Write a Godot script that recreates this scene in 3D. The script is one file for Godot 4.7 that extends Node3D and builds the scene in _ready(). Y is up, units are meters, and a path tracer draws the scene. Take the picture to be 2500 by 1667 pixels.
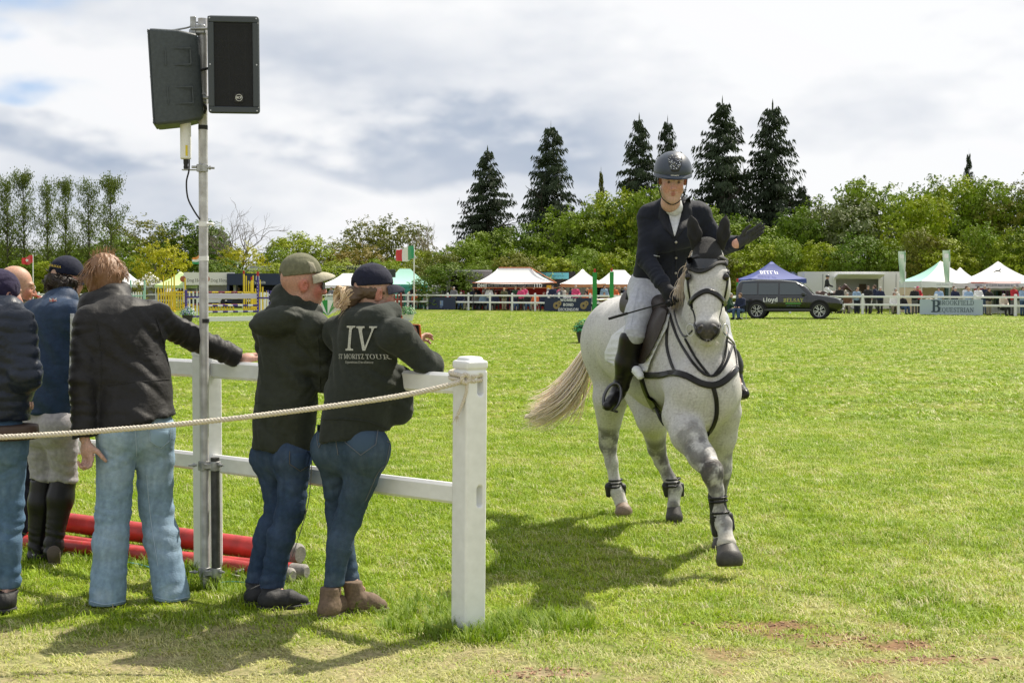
extends Node3D
# A show-jumping ground: a grey horse and its rider canter past spectators who lean on a white rail.
# Metres, y up. The photographer stands at the origin and looks along -z.

var M := {}
var taken := {}
var rng := RandomNumberGenerator.new()
var noise := FastNoiseLite.new()
var noise2 := FastNoiseLite.new()
var UPV := Vector3.UP

func _ready() -> void:
	rng.seed = 7
	noise.noise_type = FastNoiseLite.TYPE_SIMPLEX_SMOOTH
	noise.frequency = 1.0
	noise.fractal_type = FastNoiseLite.FRACTAL_NONE
	noise2.noise_type = FastNoiseLite.TYPE_SIMPLEX_SMOOTH
	noise2.frequency = 1.0
	noise2.seed = 5
	noise2.fractal_type = FastNoiseLite.FRACTAL_FBM
	noise2.fractal_octaves = 5
	# ---- camera
	var cam := Camera3D.new()
	cam.name = "camera"
	cam.fov = 26.99
	cam.near = 0.05
	cam.far = 2000.0
	add_child(cam)
	cam.position = Vector3(0, 1.6, 0)
	cam.rotation_degrees = Vector3(-2.121, 0, 0)
	cam.current = true
	# ---- sky
	var we := WorldEnvironment.new()
	we.name = "world_environment"
	var env := Environment.new()
	env.background_mode = Environment.BG_SKY
	var sky := Sky.new()
	var sm := PanoramaSkyMaterial.new()
	sm.panorama = sky_texture()
	sky.sky_material = sm
	env.sky = sky
	env.background_energy_multiplier = 1.0
	env.tonemap_mode = Environment.TONE_MAPPER_LINEAR
	env.tonemap_exposure = 1.45
	env.sdfgi_enabled = true
	env.ssao_enabled = true
	env.ssil_enabled = true
	we.environment = env
	add_child(we)
	# ---- sun: high, over the far right of the field, so that shadows fall towards the camera and to its left
	var sun := DirectionalLight3D.new()
	sun.name = "sun"
	add_child(sun)
	sun.look_at_from_position(Vector3.ZERO, Vector3(-0.534, -1.0, 0.565), UPV)
	sun.light_energy = 1.6
	sun.light_color = Color(1.0, 0.965, 0.9)
	sun.light_angular_distance = 0.6
	sun.shadow_enabled = true
	make_materials()
	build_ground()
	build_trees()
	build_far_fence()
	build_fairground()
	build_jumps()
	build_crowd()
	build_car()
	build_far_rider()
	build_grass()
	build_rail_fence()
	build_speaker_pole()
	build_red_poles()
	build_horse()
	build_rider()
	build_spectators()
	build_rope()
	build_litter()

# ------------------------------------------------------------------ names, things and parts
static func V(x: float, y: float, z: float) -> Vector3:
	return Vector3(x, y, z)

func numbered(n: String) -> String:
	taken[n] = taken.get(n, -1) + 1
	return n if taken[n] == 0 else "%s_%03d" % [n, taken[n]]

func thing(called: String, label: String, category: String, at := Vector3.ZERO, group := "", turn := 0.0) -> Node3D:
	var o := Node3D.new()
	o.name = numbered(called)
	add_child(o)
	o.position = at
	o.rotation.y = turn
	tag(o, label, category, group)
	return o

func tag(o: Node, label: String, category: String, group := "", kind := "") -> void:
	if label: o.set_meta("label", label)
	if category: o.set_meta("category", category)
	if group: o.set_meta("group", group)
	if kind: o.set_meta("kind", kind)

func part(called: String, mesh: Mesh, m: Material, parent: Node, at := Vector3.ZERO, label := "") -> MeshInstance3D:
	var o := MeshInstance3D.new()
	o.mesh = mesh
	o.material_override = m
	o.name = numbered(called) if parent == self else called
	parent.add_child(o, true)
	o.position = at
	if label: o.set_meta("label", label)
	return o

func single(called: String, mesh: Mesh, m: Material, label: String, category: String, at := Vector3.ZERO, group := "", kind := "") -> MeshInstance3D:
	var o := part(called, mesh, m, self, at)
	tag(o, label, category, group, kind)
	return o

# ------------------------------------------------------------------ materials (colours are linear base colours)
func lin(r: float, g: float, b: float) -> Color:
	return Color(r, g, b).linear_to_srgb()

func mat(r: float, g: float, b: float, rough := 0.8, metal := 0.0, spec := 0.5) -> StandardMaterial3D:
	var m := StandardMaterial3D.new()
	m.albedo_color = lin(r, g, b)
	m.roughness = rough
	m.metallic = metal
	m.metallic_specular = spec
	return m

func noise_image(size: int, freq: float, octaves: int, seed_: int) -> Image:
	var n := FastNoiseLite.new()
	n.noise_type = FastNoiseLite.TYPE_SIMPLEX_SMOOTH
	n.frequency = freq
	n.fractal_octaves = octaves
	n.seed = seed_
	return n.get_seamless_image(size, size)

func tinted(im: Image, lo: Color, hi: Color) -> ImageTexture:
	var out := Image.create(im.get_width(), im.get_height(), false, Image.FORMAT_RGB8)
	for y in im.get_height():
		for x in im.get_width():
			out.set_pixel(x, y, lo.lerp(hi, im.get_pixel(x, y).r))
	return ImageTexture.create_from_image(out)

func bumps(im: Image, strength: float) -> ImageTexture:
	var c: Image = im.duplicate()
	c.convert(Image.FORMAT_L8)
	c.convert(Image.FORMAT_RGBA8)
	c.bump_map_to_normal_map(strength)
	return ImageTexture.create_from_image(c)

func textured(m: StandardMaterial3D, albedo: Texture2D, normal: Texture2D, scale: float, depth := 1.0) -> StandardMaterial3D:
	if albedo: m.albedo_texture = albedo
	if normal:
		m.normal_enabled = true
		m.normal_texture = normal
		m.normal_scale = depth
	m.uv1_triplanar = true
	m.uv1_world_triplanar = true
	m.uv1_scale = Vector3(scale, scale, scale)
	return m

func cloth(r: float, g: float, b: float, rough := 0.85, sheen := 0.0, scale := 6.0, depth := 0.6) -> StandardMaterial3D:
	var m := textured(mat(r, g, b, rough, 0.0, 0.4), M.tex_mottle, M.nrm_cloth, minf(scale * 0.55, 5.0), depth * 1.1)
	if sheen > 0.0:
		m.rim_enabled = true
		m.rim = sheen
		m.rim_tint = 0.5
	return m

func vcol(m: StandardMaterial3D) -> StandardMaterial3D:
	m.vertex_color_use_as_albedo = true
	return m

func make_materials() -> void:
	var fine := noise_image(256, 0.03, 4, 3)
	M.tex_mottle = tinted(fine, Color(0.8, 0.8, 0.8), Color(1, 1, 1))
	M.nrm_cloth = bumps(noise_image(256, 0.02, 5, 9), 6.0)
	M.nrm_fine = bumps(noise_image(256, 0.08, 3, 19), 4.0)
	M.tex_dirt = tinted(noise_image(256, 0.02, 5, 31), Color(0.72, 0.72, 0.7), Color(1.0, 1.0, 1.0))
	M.tex_denim = tinted(noise_image(256, 0.02, 4, 61), Color(0.82, 0.83, 0.85), Color(1, 1, 1))
	M.white_plastic = textured(mat(0.84, 0.85, 0.86, 0.3), tinted(noise_image(256, 0.03, 5, 12), Color(0.93, 0.93, 0.925), Color(1, 1, 1)), null, 2.0)
	M.white_paint = mat(0.78, 0.78, 0.77, 0.5)
	M.black_plastic = mat(0.012, 0.012, 0.013, 0.5)
	M.black_rubber = mat(0.015, 0.015, 0.016, 0.7)
	M.steel = mat(0.55, 0.56, 0.57, 0.35, 0.9)
	M.galvanised = textured(mat(0.5, 0.51, 0.52, 0.5, 0.6), M.tex_dirt, M.nrm_fine, 4.0, 0.3)
	M.black_leather = textured(mat(0.009, 0.0085, 0.0085, 0.32, 0.0, 0.4), null, M.nrm_fine, 14.0, 0.4)
	M.brown_leather = textured(mat(0.035, 0.022, 0.016, 0.5), M.tex_dirt, M.nrm_fine, 12.0, 0.4)
	M.skin = textured(vcol(mat(1, 1, 1, 0.55, 0.0, 0.4)), M.tex_mottle, M.nrm_fine, 9.0, 0.15)
	M.skin.subsurf_scatter_enabled = true
	M.skin.subsurf_scatter_strength = 0.12
	M.rope = textured(mat(0.78, 0.71, 0.59, 0.9), M.tex_mottle, M.nrm_fine, 20.0, 0.6)
	M.red_paint = mat(0.45, 0.02, 0.02, 0.5)

# ------------------------------------------------------------------ mesh collector
class MB:
	var v := PackedVector3Array()
	var n := PackedVector3Array()
	var c := PackedColorArray()
	var i := PackedInt32Array()
	var col := Color(1, 1, 1)
	var use_col := false

	func tri(a: Vector3, b: Vector3, d: Vector3) -> void:
		var nn := (d - a).cross(b - a).normalized()
		var k := v.size()
		v.append(a); v.append(b); v.append(d)
		n.append(nn); n.append(nn); n.append(nn)
		if use_col:
			c.append(col); c.append(col); c.append(col)
		i.append(k); i.append(k + 1); i.append(k + 2)

	func quad(a: Vector3, b: Vector3, d: Vector3, e: Vector3) -> void:   # clockwise seen from the front
		var nn := (d - a).cross(b - a) + (e - a).cross(d - a)
		nn = nn.normalized()
		var k := v.size()
		v.append(a); v.append(b); v.append(d); v.append(e)
		n.append(nn); n.append(nn); n.append(nn); n.append(nn)
		if use_col:
			c.append(col); c.append(col); c.append(col); c.append(col)
		i.append(k); i.append(k + 1); i.append(k + 2)
		i.append(k); i.append(k + 2); i.append(k + 3)

	func box(xf: Transform3D, s: Vector3, bevel := 0.0) -> void:
		var h := s * 0.5
		if bevel <= 0.0:
			for ax in 3:
				for sg in [-1.0, 1.0]:
					var a := Vector3.ZERO
					a[ax] = sg * h[ax]
					var u := Vector3.ZERO
					u[(ax + 1) % 3] = h[(ax + 1) % 3]
					var w := Vector3.ZERO
					w[(ax + 2) % 3] = h[(ax + 2) % 3] * sg
					quad(xf * (a - u - w), xf * (a - u + w), xf * (a + u + w), xf * (a + u - w))
			return
		var b := bevel
		for ax in 3:
			var u1 := (ax + 1) % 3
			var u2 := (ax + 2) % 3
			for sg in [-1.0, 1.0]:
				var a := Vector3.ZERO
				a[ax] = sg * h[ax]
				var u := Vector3.ZERO
				u[u1] = h[u1] - b
				var w := Vector3.ZERO
				w[u2] = (h[u2] - b) * sg
				quad(xf * (a - u - w), xf * (a - u + w), xf * (a + u + w), xf * (a + u - w))
			for s1 in [-1.0, 1.0]:
				for s2 in [-1.0, 1.0]:
					var e := Vector3.ZERO
					e[ax] = h[ax] - b
					var p := Vector3.ZERO
					p[u1] = s1 * h[u1]
					p[u2] = s2 * (h[u2] - b)
					var q := Vector3.ZERO
					q[u1] = s1 * (h[u1] - b)
					q[u2] = s2 * h[u2]
					if s1 * s2 > 0.0:
						quad(xf * (p - e), xf * (p + e), xf * (q + e), xf * (q - e))
					else:
						quad(xf * (q - e), xf * (q + e), xf * (p + e), xf * (p - e))
		for s1 in [-1.0, 1.0]:
			for s2 in [-1.0, 1.0]:
				for s3 in [-1.0, 1.0]:
					var px := xf * Vector3(s1 * h.x, s2 * (h.y - b), s3 * (h.z - b))
					var py := xf * Vector3(s1 * (h.x - b), s2 * h.y, s3 * (h.z - b))
					var pz := xf * Vector3(s1 * (h.x - b), s2 * (h.y - b), s3 * h.z)
					if s1 * s2 * s3 > 0.0:
						tri(px, pz, py)
					else:
						tri(px, py, pz)

	func tube(pts: PackedVector3Array, rad: PackedFloat32Array, sides := 8, caps := true, flat := Vector3.ZERO, ff := 1.0) -> void:
		var k := v.size()
		var m := pts.size()
		var up := Vector3(0.31, 0.9, 0.27)
		if flat != Vector3.ZERO:
			up = flat
		for q in m:
			var d := (pts[mini(q + 1, m - 1)] - pts[maxi(q - 1, 0)]).normalized()
			var a := up - d * up.dot(d)
			if a.length() < 1e-4:
				a = Vector3.RIGHT.cross(d)
			a = a.normalized()
			if flat == Vector3.ZERO:
				up = a
			var b := d.cross(a)
			var r: float = rad[mini(q, rad.size() - 1)]
			for s in sides:
				var t := TAU * s / sides
				v.append(pts[q] + a * cos(t) * r * ff + b * sin(t) * r)
				n.append((a * cos(t) / ff + b * sin(t)).normalized())
				if use_col: c.append(col)
		for q in m - 1:
			for s in sides:
				var s1 := (s + 1) % sides
				var a0 := k + q * sides + s
				var a1 := k + q * sides + s1
				i.append(a0); i.append(a0 + sides); i.append(a1 + sides)
				i.append(a0); i.append(a1 + sides); i.append(a1)
		if caps:
			for e in [0, m - 1]:
				var kc := v.size()
				var d2 := (pts[1] - pts[0]).normalized() if e > 0 else -(pts[1] - pts[0]).normalized()
				if e > 0:
					d2 = (pts[m - 1] - pts[m - 2]).normalized()
				v.append(pts[e])
				n.append(d2)
				if use_col: c.append(col)
				for s in sides:
					v.append(v[k + e * sides + s])
					n.append(d2)
					if use_col: c.append(col)
				for s in sides:
					var b0 := kc + 1 + s
					var b1 := kc + 1 + (s + 1) % sides
					i.append(kc)
					if e > 0:
						i.append(b1); i.append(b0)
					else:
						i.append(b0); i.append(b1)

	func rod(a: Vector3, b: Vector3, r: float, sides := 8) -> void:
		tube(PackedVector3Array([a, b]), PackedFloat32Array([r, r]), sides)

	func lathe(at: Transform3D, prof: Array, sides := 20) -> void:   # prof: [radius, height] from the bottom up
		var k := v.size()
		for q in prof.size():
			var p0: Array = prof[maxi(q - 1, 0)]
			var p1: Array = prof[mini(q + 1, prof.size() - 1)]
			var nr: float = p1[1] - p0[1]
			var ny: float = p0[0] - p1[0]
			for s in sides:
				var t := TAU * s / sides
				v.append(at * Vector3(cos(t) * prof[q][0], prof[q][1], sin(t) * prof[q][0]))
				n.append((at.basis * Vector3(cos(t) * nr, ny, sin(t) * nr)).normalized())
				if use_col: c.append(col)
		for q in prof.size() - 1:
			for s in sides:
				var s1 := (s + 1) % sides
				var a0 := k + q * sides + s
				var a1 := k + q * sides + s1
				i.append(a0); i.append(a1 + sides); i.append(a0 + sides)
				i.append(a0); i.append(a1); i.append(a1 + sides)

	# a sheet over a grid of points, smooth normals
	func sheet(g: Array, closed := false) -> void:
		var k := v.size()
		var rows := g.size()
		var cols: int = g[0].size()
		for r in rows:
			for q in cols:
				var p: Vector3 = g[r][q]
				var q0: int = (q - 1 + cols) % cols if closed else maxi(q - 1, 0)
				var q1: int = (q + 1) % cols if closed else mini(q + 1, cols - 1)
				var du: Vector3 = g[r][q1] - g[r][q0]
				var dv: Vector3 = g[mini(r + 1, rows - 1)][q] - g[maxi(r - 1, 0)][q]
				v.append(p)
				n.append(dv.cross(du).normalized())
				if use_col: c.append(col)
		var last := cols if closed else cols - 1
		for r in rows - 1:
			for q in last:
				var a0 := k + r * cols + q
				var a1 := k + r * cols + (q + 1) % cols
				i.append(a0); i.append(a1); i.append(a1 + cols)
				i.append(a0); i.append(a1 + cols); i.append(a0 + cols)

	func mesh() -> ArrayMesh:
		var a := []
		a.resize(Mesh.ARRAY_MAX)
		a[Mesh.ARRAY_VERTEX] = v
		a[Mesh.ARRAY_NORMAL] = n
		if use_col: a[Mesh.ARRAY_COLOR] = c
		a[Mesh.ARRAY_INDEX] = i
		var m := ArrayMesh.new()
		m.add_surface_from_arrays(Mesh.PRIMITIVE_TRIANGLES, a)
		return m

func box_mesh(s: Vector3, bevel := 0.0, at := Vector3.ZERO) -> ArrayMesh:
	var b := MB.new()
	b.box(Transform3D(Basis(), at), s, bevel)
	return b.mesh()

func rod_mesh(a: Vector3, b: Vector3, r: float, sides := 8) -> ArrayMesh:
	var m := MB.new()
	m.rod(a, b, r, sides)
	return m.mesh()

func path(pts: Array, steps := 8) -> PackedVector3Array:   # smooth curve through points
	var out := PackedVector3Array()
	for k in pts.size() - 1:
		var p0: Vector3 = pts[maxi(k - 1, 0)]
		var p1: Vector3 = pts[k]
		var p2: Vector3 = pts[k + 1]
		var p3: Vector3 = pts[mini(k + 2, pts.size() - 1)]
		for s in steps:
			out.append(p1.cubic_interpolate(p2, p0, p3, float(s) / steps))
	out.append(pts[-1])
	return out

func strap(pts: Array, w: float, t: float, outward: Vector3, parent: Node, called: String, m: Material, base: Vector3) -> MeshInstance3D:
	var b := MB.new()
	var c := PackedVector3Array()
	for p in path(pts, 6):
		c.append(p - base)
	b.tube(c, PackedFloat32Array([w]), 8, true, outward, t / w)
	return part(called, b.mesh(), m, parent)

func basis_to(dir: Vector3, up: Vector3) -> Basis:   # z along dir, y near up
	var z := dir.normalized()
	var x := up.cross(z).normalized()
	return Basis(x, z.cross(x), z)

# ------------------------------------------------------------------ lettering
# a line of print too small to read in the photograph: strokes in word-long runs
func fine_print(w: float, h: float, m: Material, parent: Node, xf: Transform3D) -> void:
	var b := MB.new()
	var r := RandomNumberGenerator.new()
	r.seed = int(w * 1000.0) + 3
	var x := -w * 0.5
	var run := 5
	while x < w * 0.5 - h * 0.6:
		var cw := h * r.randf_range(0.35, 0.6)
		b.box(xf * Transform3D(Basis(), Vector3(x + h * 0.07, 0, 0)), Vector3(h * 0.14, h, 0.002))
		if r.randf() < 0.75:
			b.box(xf * Transform3D(Basis(), Vector3(x + cw * 0.5 + h * 0.12, h * (0.43 if r.randf() < 0.5 else -0.43), 0)), Vector3(cw * 0.5, h * 0.14, 0.002))
		if r.randf() < 0.6:
			b.box(xf * Transform3D(Basis(), Vector3(x + cw * 0.8, -h * 0.1, 0)), Vector3(h * 0.12, h * 0.7, 0.002))
		x += cw + h * 0.2
		run -= 1
		if run == 0:
			x += h * 0.45
			run = r.randi_range(4, 9)
	part("fine_print", b.mesh(), m, parent).set_meta("kind", "stuff")

func letters(text: String, h: float, m: Material, parent: Node, xf: Transform3D, serif := false, called := "lettering", bold := 400, italic := false) -> MeshInstance3D:
	var t := TextMesh.new()
	var f := SystemFont.new()
	f.font_names = PackedStringArray(["Droid Serif" if serif else "Droid Sans"])
	f.font_weight = bold
	f.font_italic = italic
	t.font = f
	t.text = text
	t.font_size = 32
	t.pixel_size = h / 23.0
	t.depth = 0.003
	t.horizontal_alignment = HORIZONTAL_ALIGNMENT_CENTER
	var o := part(called, t, m, parent)
	o.transform = xf
	return o

class Paint:   # colour of a body's surface at a place
	var spots := []   # [centre, reach, colour, strength]
	var base := Color(0.5, 0.5, 0.5)
	var n := FastNoiseLite.new()
	func color(p: Vector3, _nrm: Vector3) -> Color:
		var c := base
		for s in spots:
			var q: float = p.distance_squared_to(s[0]) / (s[1] * s[1])
			if q < 1.6:
				c = c.lerp(s[2], s[3] * clampf(1.6 - q, 0.0, 1.0))
		return c

# ------------------------------------------------------------------ bodies: a distance field of tapered limbs, joined smoothly, meshed as surface nets
class Field:
	var lo := Vector3.ZERO
	var nx := 0
	var ny := 0
	var nz := 0
	var h := 0.01
	var f := PackedFloat32Array()
	var folds := []

	func value(p: Vector3) -> float:
		var q := (p - lo) / h
		var x := int(floor(q.x))
		var y := int(floor(q.y))
		var z := int(floor(q.z))
		if x < 0 or y < 0 or z < 0 or x > nx - 2 or y > ny - 2 or z > nz - 2:
			return 1.0
		var i := (z * ny + y) * nx + x
		var u := q.x - x
		var w := q.y - y
		var t := q.z - z
		var a := lerpf(lerpf(f[i], f[i + 1], u), lerpf(f[i + nx], f[i + nx + 1], u), w)
		i += nx * ny
		return lerpf(a, lerpf(lerpf(f[i], f[i + 1], u), lerpf(f[i + nx], f[i + nx + 1], u), w), t)

# limb from a (radius ra) to b (radius rb); k: how softly it joins; fd, ff: thickness factor along a direction; op 1 carves
func cn(a: Vector3, ra: float, b: Vector3, rb: float, k := 0.03, fd := Vector3.ZERO, ff := 1.0, op := 0) -> Array:
	return [0, a, b, ra, rb, k, fd.normalized(), ff, op]

func el(c: Vector3, r: Vector3, bs := Basis(), k := 0.03, op := 0) -> Array:
	return [1, c, r, bs, k, op]

func bx(c: Vector3, half: Vector3, bs: Basis, r: float) -> Array:   # box with rounded edges
	return [3, c, half, bs, r]

func cut(p: Vector3, nrm: Vector3, reach := 9.0) -> Array:   # removes what lies on the side that nrm points to, within reach of p
	return [2, p, nrm.normalized(), reach]

func chain(pts: Array, rad: Array, k := 0.03, fd := Vector3.ZERO, ff := 1.0) -> Array:
	var out := []
	for q in pts.size() - 1:
		out.append(cn(pts[q], rad[q], pts[q + 1], rad[q + 1], k, fd, ff))
	return out

func field(prims: Array, h: float) -> Field:
	var F := Field.new()
	var lo := Vector3(1e9, 1e9, 1e9)
	var hi := -lo
	for pr in prims:
		if pr[0] == 0 and pr[8] == 0:
			var r: float = maxf(pr[3], pr[4]) * maxf(1.0, pr[7])
			for p in [pr[1], pr[2]]:
				lo = lo.min(p - Vector3(r, r, r))
				hi = hi.max(p + Vector3(r, r, r))
		elif pr[0] == 1 and pr[5] == 0:
			var rr: float = maxf(pr[2].x, maxf(pr[2].y, pr[2].z))
			lo = lo.min(pr[1] - Vector3(rr, rr, rr))
			hi = hi.max(pr[1] + Vector3(rr, rr, rr))
		elif pr[0] == 3:
			var far_: Vector3 = pr[3].x.abs() * pr[2].x + pr[3].y.abs() * pr[2].y + pr[3].z.abs() * pr[2].z
			lo = lo.min(pr[1] - far_)
			hi = hi.max(pr[1] + far_)
	lo -= Vector3(h, h, h) * 3.0
	hi += Vector3(h, h, h) * 3.0
	F.lo = lo
	F.h = h
	F.nx = int((hi.x - lo.x) / h) + 2
	F.ny = int((hi.y - lo.y) / h) + 2
	F.nz = int((hi.z - lo.z) / h) + 2
	F.f.resize(F.nx * F.ny * F.nz)
	F.f.fill(1000.0)
	for pr in prims:
		match pr[0]:
			0: add_limb(F, pr)
			1: add_ellipsoid(F, pr)
			2: add_cut(F, pr)
			3: add_box(F, pr)
	return F

func span(F: Field, lo: Vector3, hi: Vector3) -> Array:
	var a := (lo - F.lo) / F.h
	var b := (hi - F.lo) / F.h
	return [maxi(0, int(a.x)), maxi(0, int(a.y)), maxi(0, int(a.z)), mini(F.nx, int(b.x) + 2), mini(F.ny, int(b.y) + 2), mini(F.nz, int(b.z) + 2)]

func add_limb(F: Field, pr: Array) -> void:
	var a: Vector3 = pr[1]
	var b: Vector3 = pr[2]
	var ra: float = pr[3]
	var rb: float = pr[4]
	var k: float = maxf(pr[5], 0.0005)
	var fd: Vector3 = pr[6]
	var g: float = 1.0 / pr[7] - 1.0
	var flat := absf(g) > 0.001
	var carve: bool = pr[8] == 1
	var big: float = maxf(1.0, pr[7])
	var m := k + F.h * 2.0
	var ea := Vector3(1, 1, 1) * (ra * big + m)
	var eb := Vector3(1, 1, 1) * (rb * big + m)
	var s := span(F, (a - ea).min(b - eb), (a + ea).max(b + eb))
	var ba := b - a
	var bb := ba
	if flat:
		bb = ba + fd * (ba.dot(fd) * g)
	var inv := 1.0 / maxf(bb.dot(bb), 1e-9)
	var dr := rb - ra
	var x0: int = s[0]
	var x1: int = s[3]
	var h := F.h
	var nx := F.nx
	var f := F.f
	F.f = PackedFloat32Array()
	for z in range(s[2], s[5]):
		for y in range(s[1], s[4]):
			var i := (z * F.ny + y) * nx + x0
			var p := F.lo + Vector3(x0, y, z) * h - a
			for x in range(x0, x1):
				var q := p
				if flat:
					q = p + fd * (p.dot(fd) * g)
				var t := clampf(q.dot(bb) * inv, 0.0, 1.0)
				var d := (q - bb * t).length() - ra - dr * t
				var o := f[i]
				if carve:
					d = -d
					if d > o - k:
						var e := maxf(k - absf(o - d), 0.0) / k
						f[i] = maxf(o, d) + e * e * k * 0.25
				elif d < o + k:
					var e2 := maxf(k - absf(o - d), 0.0) / k
					f[i] = minf(o, d) - e2 * e2 * k * 0.25
				p.x += h
				i += 1
	F.f = f

func add_ellipsoid(F: Field, pr: Array) -> void:
	var c: Vector3 = pr[1]
	var r: Vector3 = pr[2]
	var bs: Basis = pr[3]
	var k: float = maxf(pr[4], 0.0005)
	var carve: bool = pr[5] == 1
	var rr := maxf(r.x, maxf(r.y, r.z)) + k + F.h * 2.0
	var s := span(F, c - Vector3(rr, rr, rr), c + Vector3(rr, rr, rr))
	var bt := bs.transposed()
	var ir := Vector3(1.0 / r.x, 1.0 / r.y, 1.0 / r.z)
	var step := bt * Vector3(F.h, 0, 0)
	var f := F.f
	F.f = PackedFloat32Array()
	for z in range(s[2], s[5]):
		for y in range(s[1], s[4]):
			var i: int = (z * F.ny + y) * F.nx + s[0]
			var p := bt * (F.lo + Vector3(s[0], y, z) * F.h - c)
			for x in range(s[0], s[3]):
				var q := p * ir
				var k0 := q.length()
				var d := k0 * (k0 - 1.0) / maxf((q * ir).length(), 1e-5)
				var o := f[i]
				if carve:
					d = -d
					if d > o - k:
						var e := maxf(k - absf(o - d), 0.0) / k
						f[i] = maxf(o, d) + e * e * k * 0.25
				elif d < o + k:
					var e2 := maxf(k - absf(o - d), 0.0) / k
					f[i] = minf(o, d) - e2 * e2 * k * 0.25
				p += step
				i += 1
	F.f = f

func add_box(F: Field, pr: Array) -> void:
	var bt: Basis = pr[3].transposed()
	var half: Vector3 = pr[2] - Vector3(pr[4], pr[4], pr[4])
	var i := 0
	for z in F.nz:
		for y in F.ny:
			var p: Vector3 = bt * (F.lo + Vector3(0, y, z) * F.h - pr[1])
			var step: Vector3 = bt * Vector3(F.h, 0, 0)
			for x in F.nx:
				var q := p.abs() - half
				var d: float = q.max(Vector3.ZERO).length() + minf(maxf(q.x, maxf(q.y, q.z)), 0.0) - pr[4]
				F.f[i] = minf(F.f[i], d)
				p += step
				i += 1

func add_cut(F: Field, pr: Array) -> void:
	var c: Vector3 = pr[1]
	var nrm: Vector3 = pr[2]
	var reach: float = pr[3]
	var s := span(F, c - Vector3(reach, reach, reach), c + Vector3(reach, reach, reach))
	var f := F.f
	F.f = PackedFloat32Array()
	for z in range(s[2], s[5]):
		for y in range(s[1], s[4]):
			var i: int = (z * F.ny + y) * F.nx + s[0]
			var p := F.lo + Vector3(s[0], y, z) * F.h - c
			for x in range(s[0], s[3]):
				var o := f[i]
				if o < 500.0 and (reach > 8.0 or p.length_squared() < reach * reach):
					f[i] = maxf(o, p.dot(nrm))
				p.x += F.h
				i += 1
	F.f = f

const EDGES := [0, 1, 2, 3, 4, 5, 6, 7, 0, 2, 1, 3, 4, 6, 5, 7, 0, 4, 1, 5, 2, 6, 3, 7]

func nets(F: Field) -> Array:
	var nx := F.nx
	var ny := F.ny
	var nz := F.nz
	var h := F.h
	var f := F.f
	var lim := h * 5.0
	var sl := nx * ny
	var id := PackedInt32Array()
	id.resize(f.size())
	id.fill(-1)
	var V := PackedVector3Array()
	var cells := PackedInt32Array()
	var off := [0, 1, nx, nx + 1, sl, sl + 1, sl + nx, sl + nx + 1]
	var cor := [Vector3(0, 0, 0), Vector3(1, 0, 0), Vector3(0, 1, 0), Vector3(1, 1, 0), Vector3(0, 0, 1), Vector3(1, 0, 1), Vector3(0, 1, 1), Vector3(1, 1, 1)]
	var val := PackedFloat32Array()
	val.resize(8)
	for z in nz - 1:
		for y in ny - 1:
			var i := (z * ny + y) * nx
			for x in nx - 1:
				if absf(f[i]) < lim:
					var neg := 0
					for q in 8:
						var w := f[i + off[q]]
						val[q] = w
						if w < 0.0:
							neg += 1
					if neg != 0 and neg != 8:
						var p := Vector3.ZERO
						var cnt := 0
						for e in 12:
							var e0: int = EDGES[e * 2]
							var e1: int = EDGES[e * 2 + 1]
							var v0 := val[e0]
							var v1 := val[e1]
							if (v0 < 0.0) != (v1 < 0.0):
								var t := v0 / (v0 - v1)
								p += cor[e0].lerp(cor[e1], t)
								cnt += 1
						id[i] = V.size()
						V.append(F.lo + (Vector3(x, y, z) + p / cnt) * h)
						cells.append(i)
				i += 1
	var I := PackedInt32Array()
	for i in cells:
		var neg0 := f[i] < 0.0
		for ax in 3:
			var o: int = [1, nx, sl][ax]
			var o1: int = [nx, sl, 1][ax]
			var o2: int = [sl, 1, nx][ax]
			if i - o1 - o2 < 0:
				continue
			if (f[i + o] < 0.0) != neg0:
				var a := id[i - o1 - o2]
				var b := id[i - o2]
				var c := id[i]
				var d := id[i - o1]
				if a < 0 or b < 0 or c < 0 or d < 0:
					continue
				if neg0:
					I.append(a); I.append(c); I.append(b)
					I.append(a); I.append(d); I.append(c)
				else:
					I.append(a); I.append(b); I.append(c)
					I.append(a); I.append(c); I.append(d)
	return [V, I]

func normals(V: PackedVector3Array, I: PackedInt32Array) -> PackedVector3Array:
	var N := PackedVector3Array()
	N.resize(V.size())
	for t in range(0, I.size(), 3):
		var a := I[t]
		var b := I[t + 1]
		var c := I[t + 2]
		var n := (V[c] - V[a]).cross(V[b] - V[a])
		N[a] += n
		N[b] += n
		N[c] += n
	for k in N.size():
		N[k] = N[k].normalized()
	return N

# folds: [centre, reach, axis across the folds, folds per metre, height]
func fold_height(p: Vector3, folds: Array) -> float:
	var d := 0.0
	for fo in folds:
		var c: Vector3 = fo[0]
		var q := p - c
		var g: float = q.length_squared() / (fo[1] * fo[1])
		if g < 3.0:
			var ax: Vector3 = fo[2]
			var along := q.dot(ax)
			var u: Vector3 = ax * (along * fo[3]) + (q - ax * along) * (fo[3] * 0.2) + c * 7.0
			var n := noise.get_noise_3dv(u)
			d += fo[4] * exp(-g) * (1.5 * sqrt(n * n + 0.006) - 0.42 + 0.3 * n)
	return d

func crease(V: PackedVector3Array, N: PackedVector3Array, folds: Array) -> void:
	for k in V.size():
		V[k] += N[k] * fold_height(V[k], folds)

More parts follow.
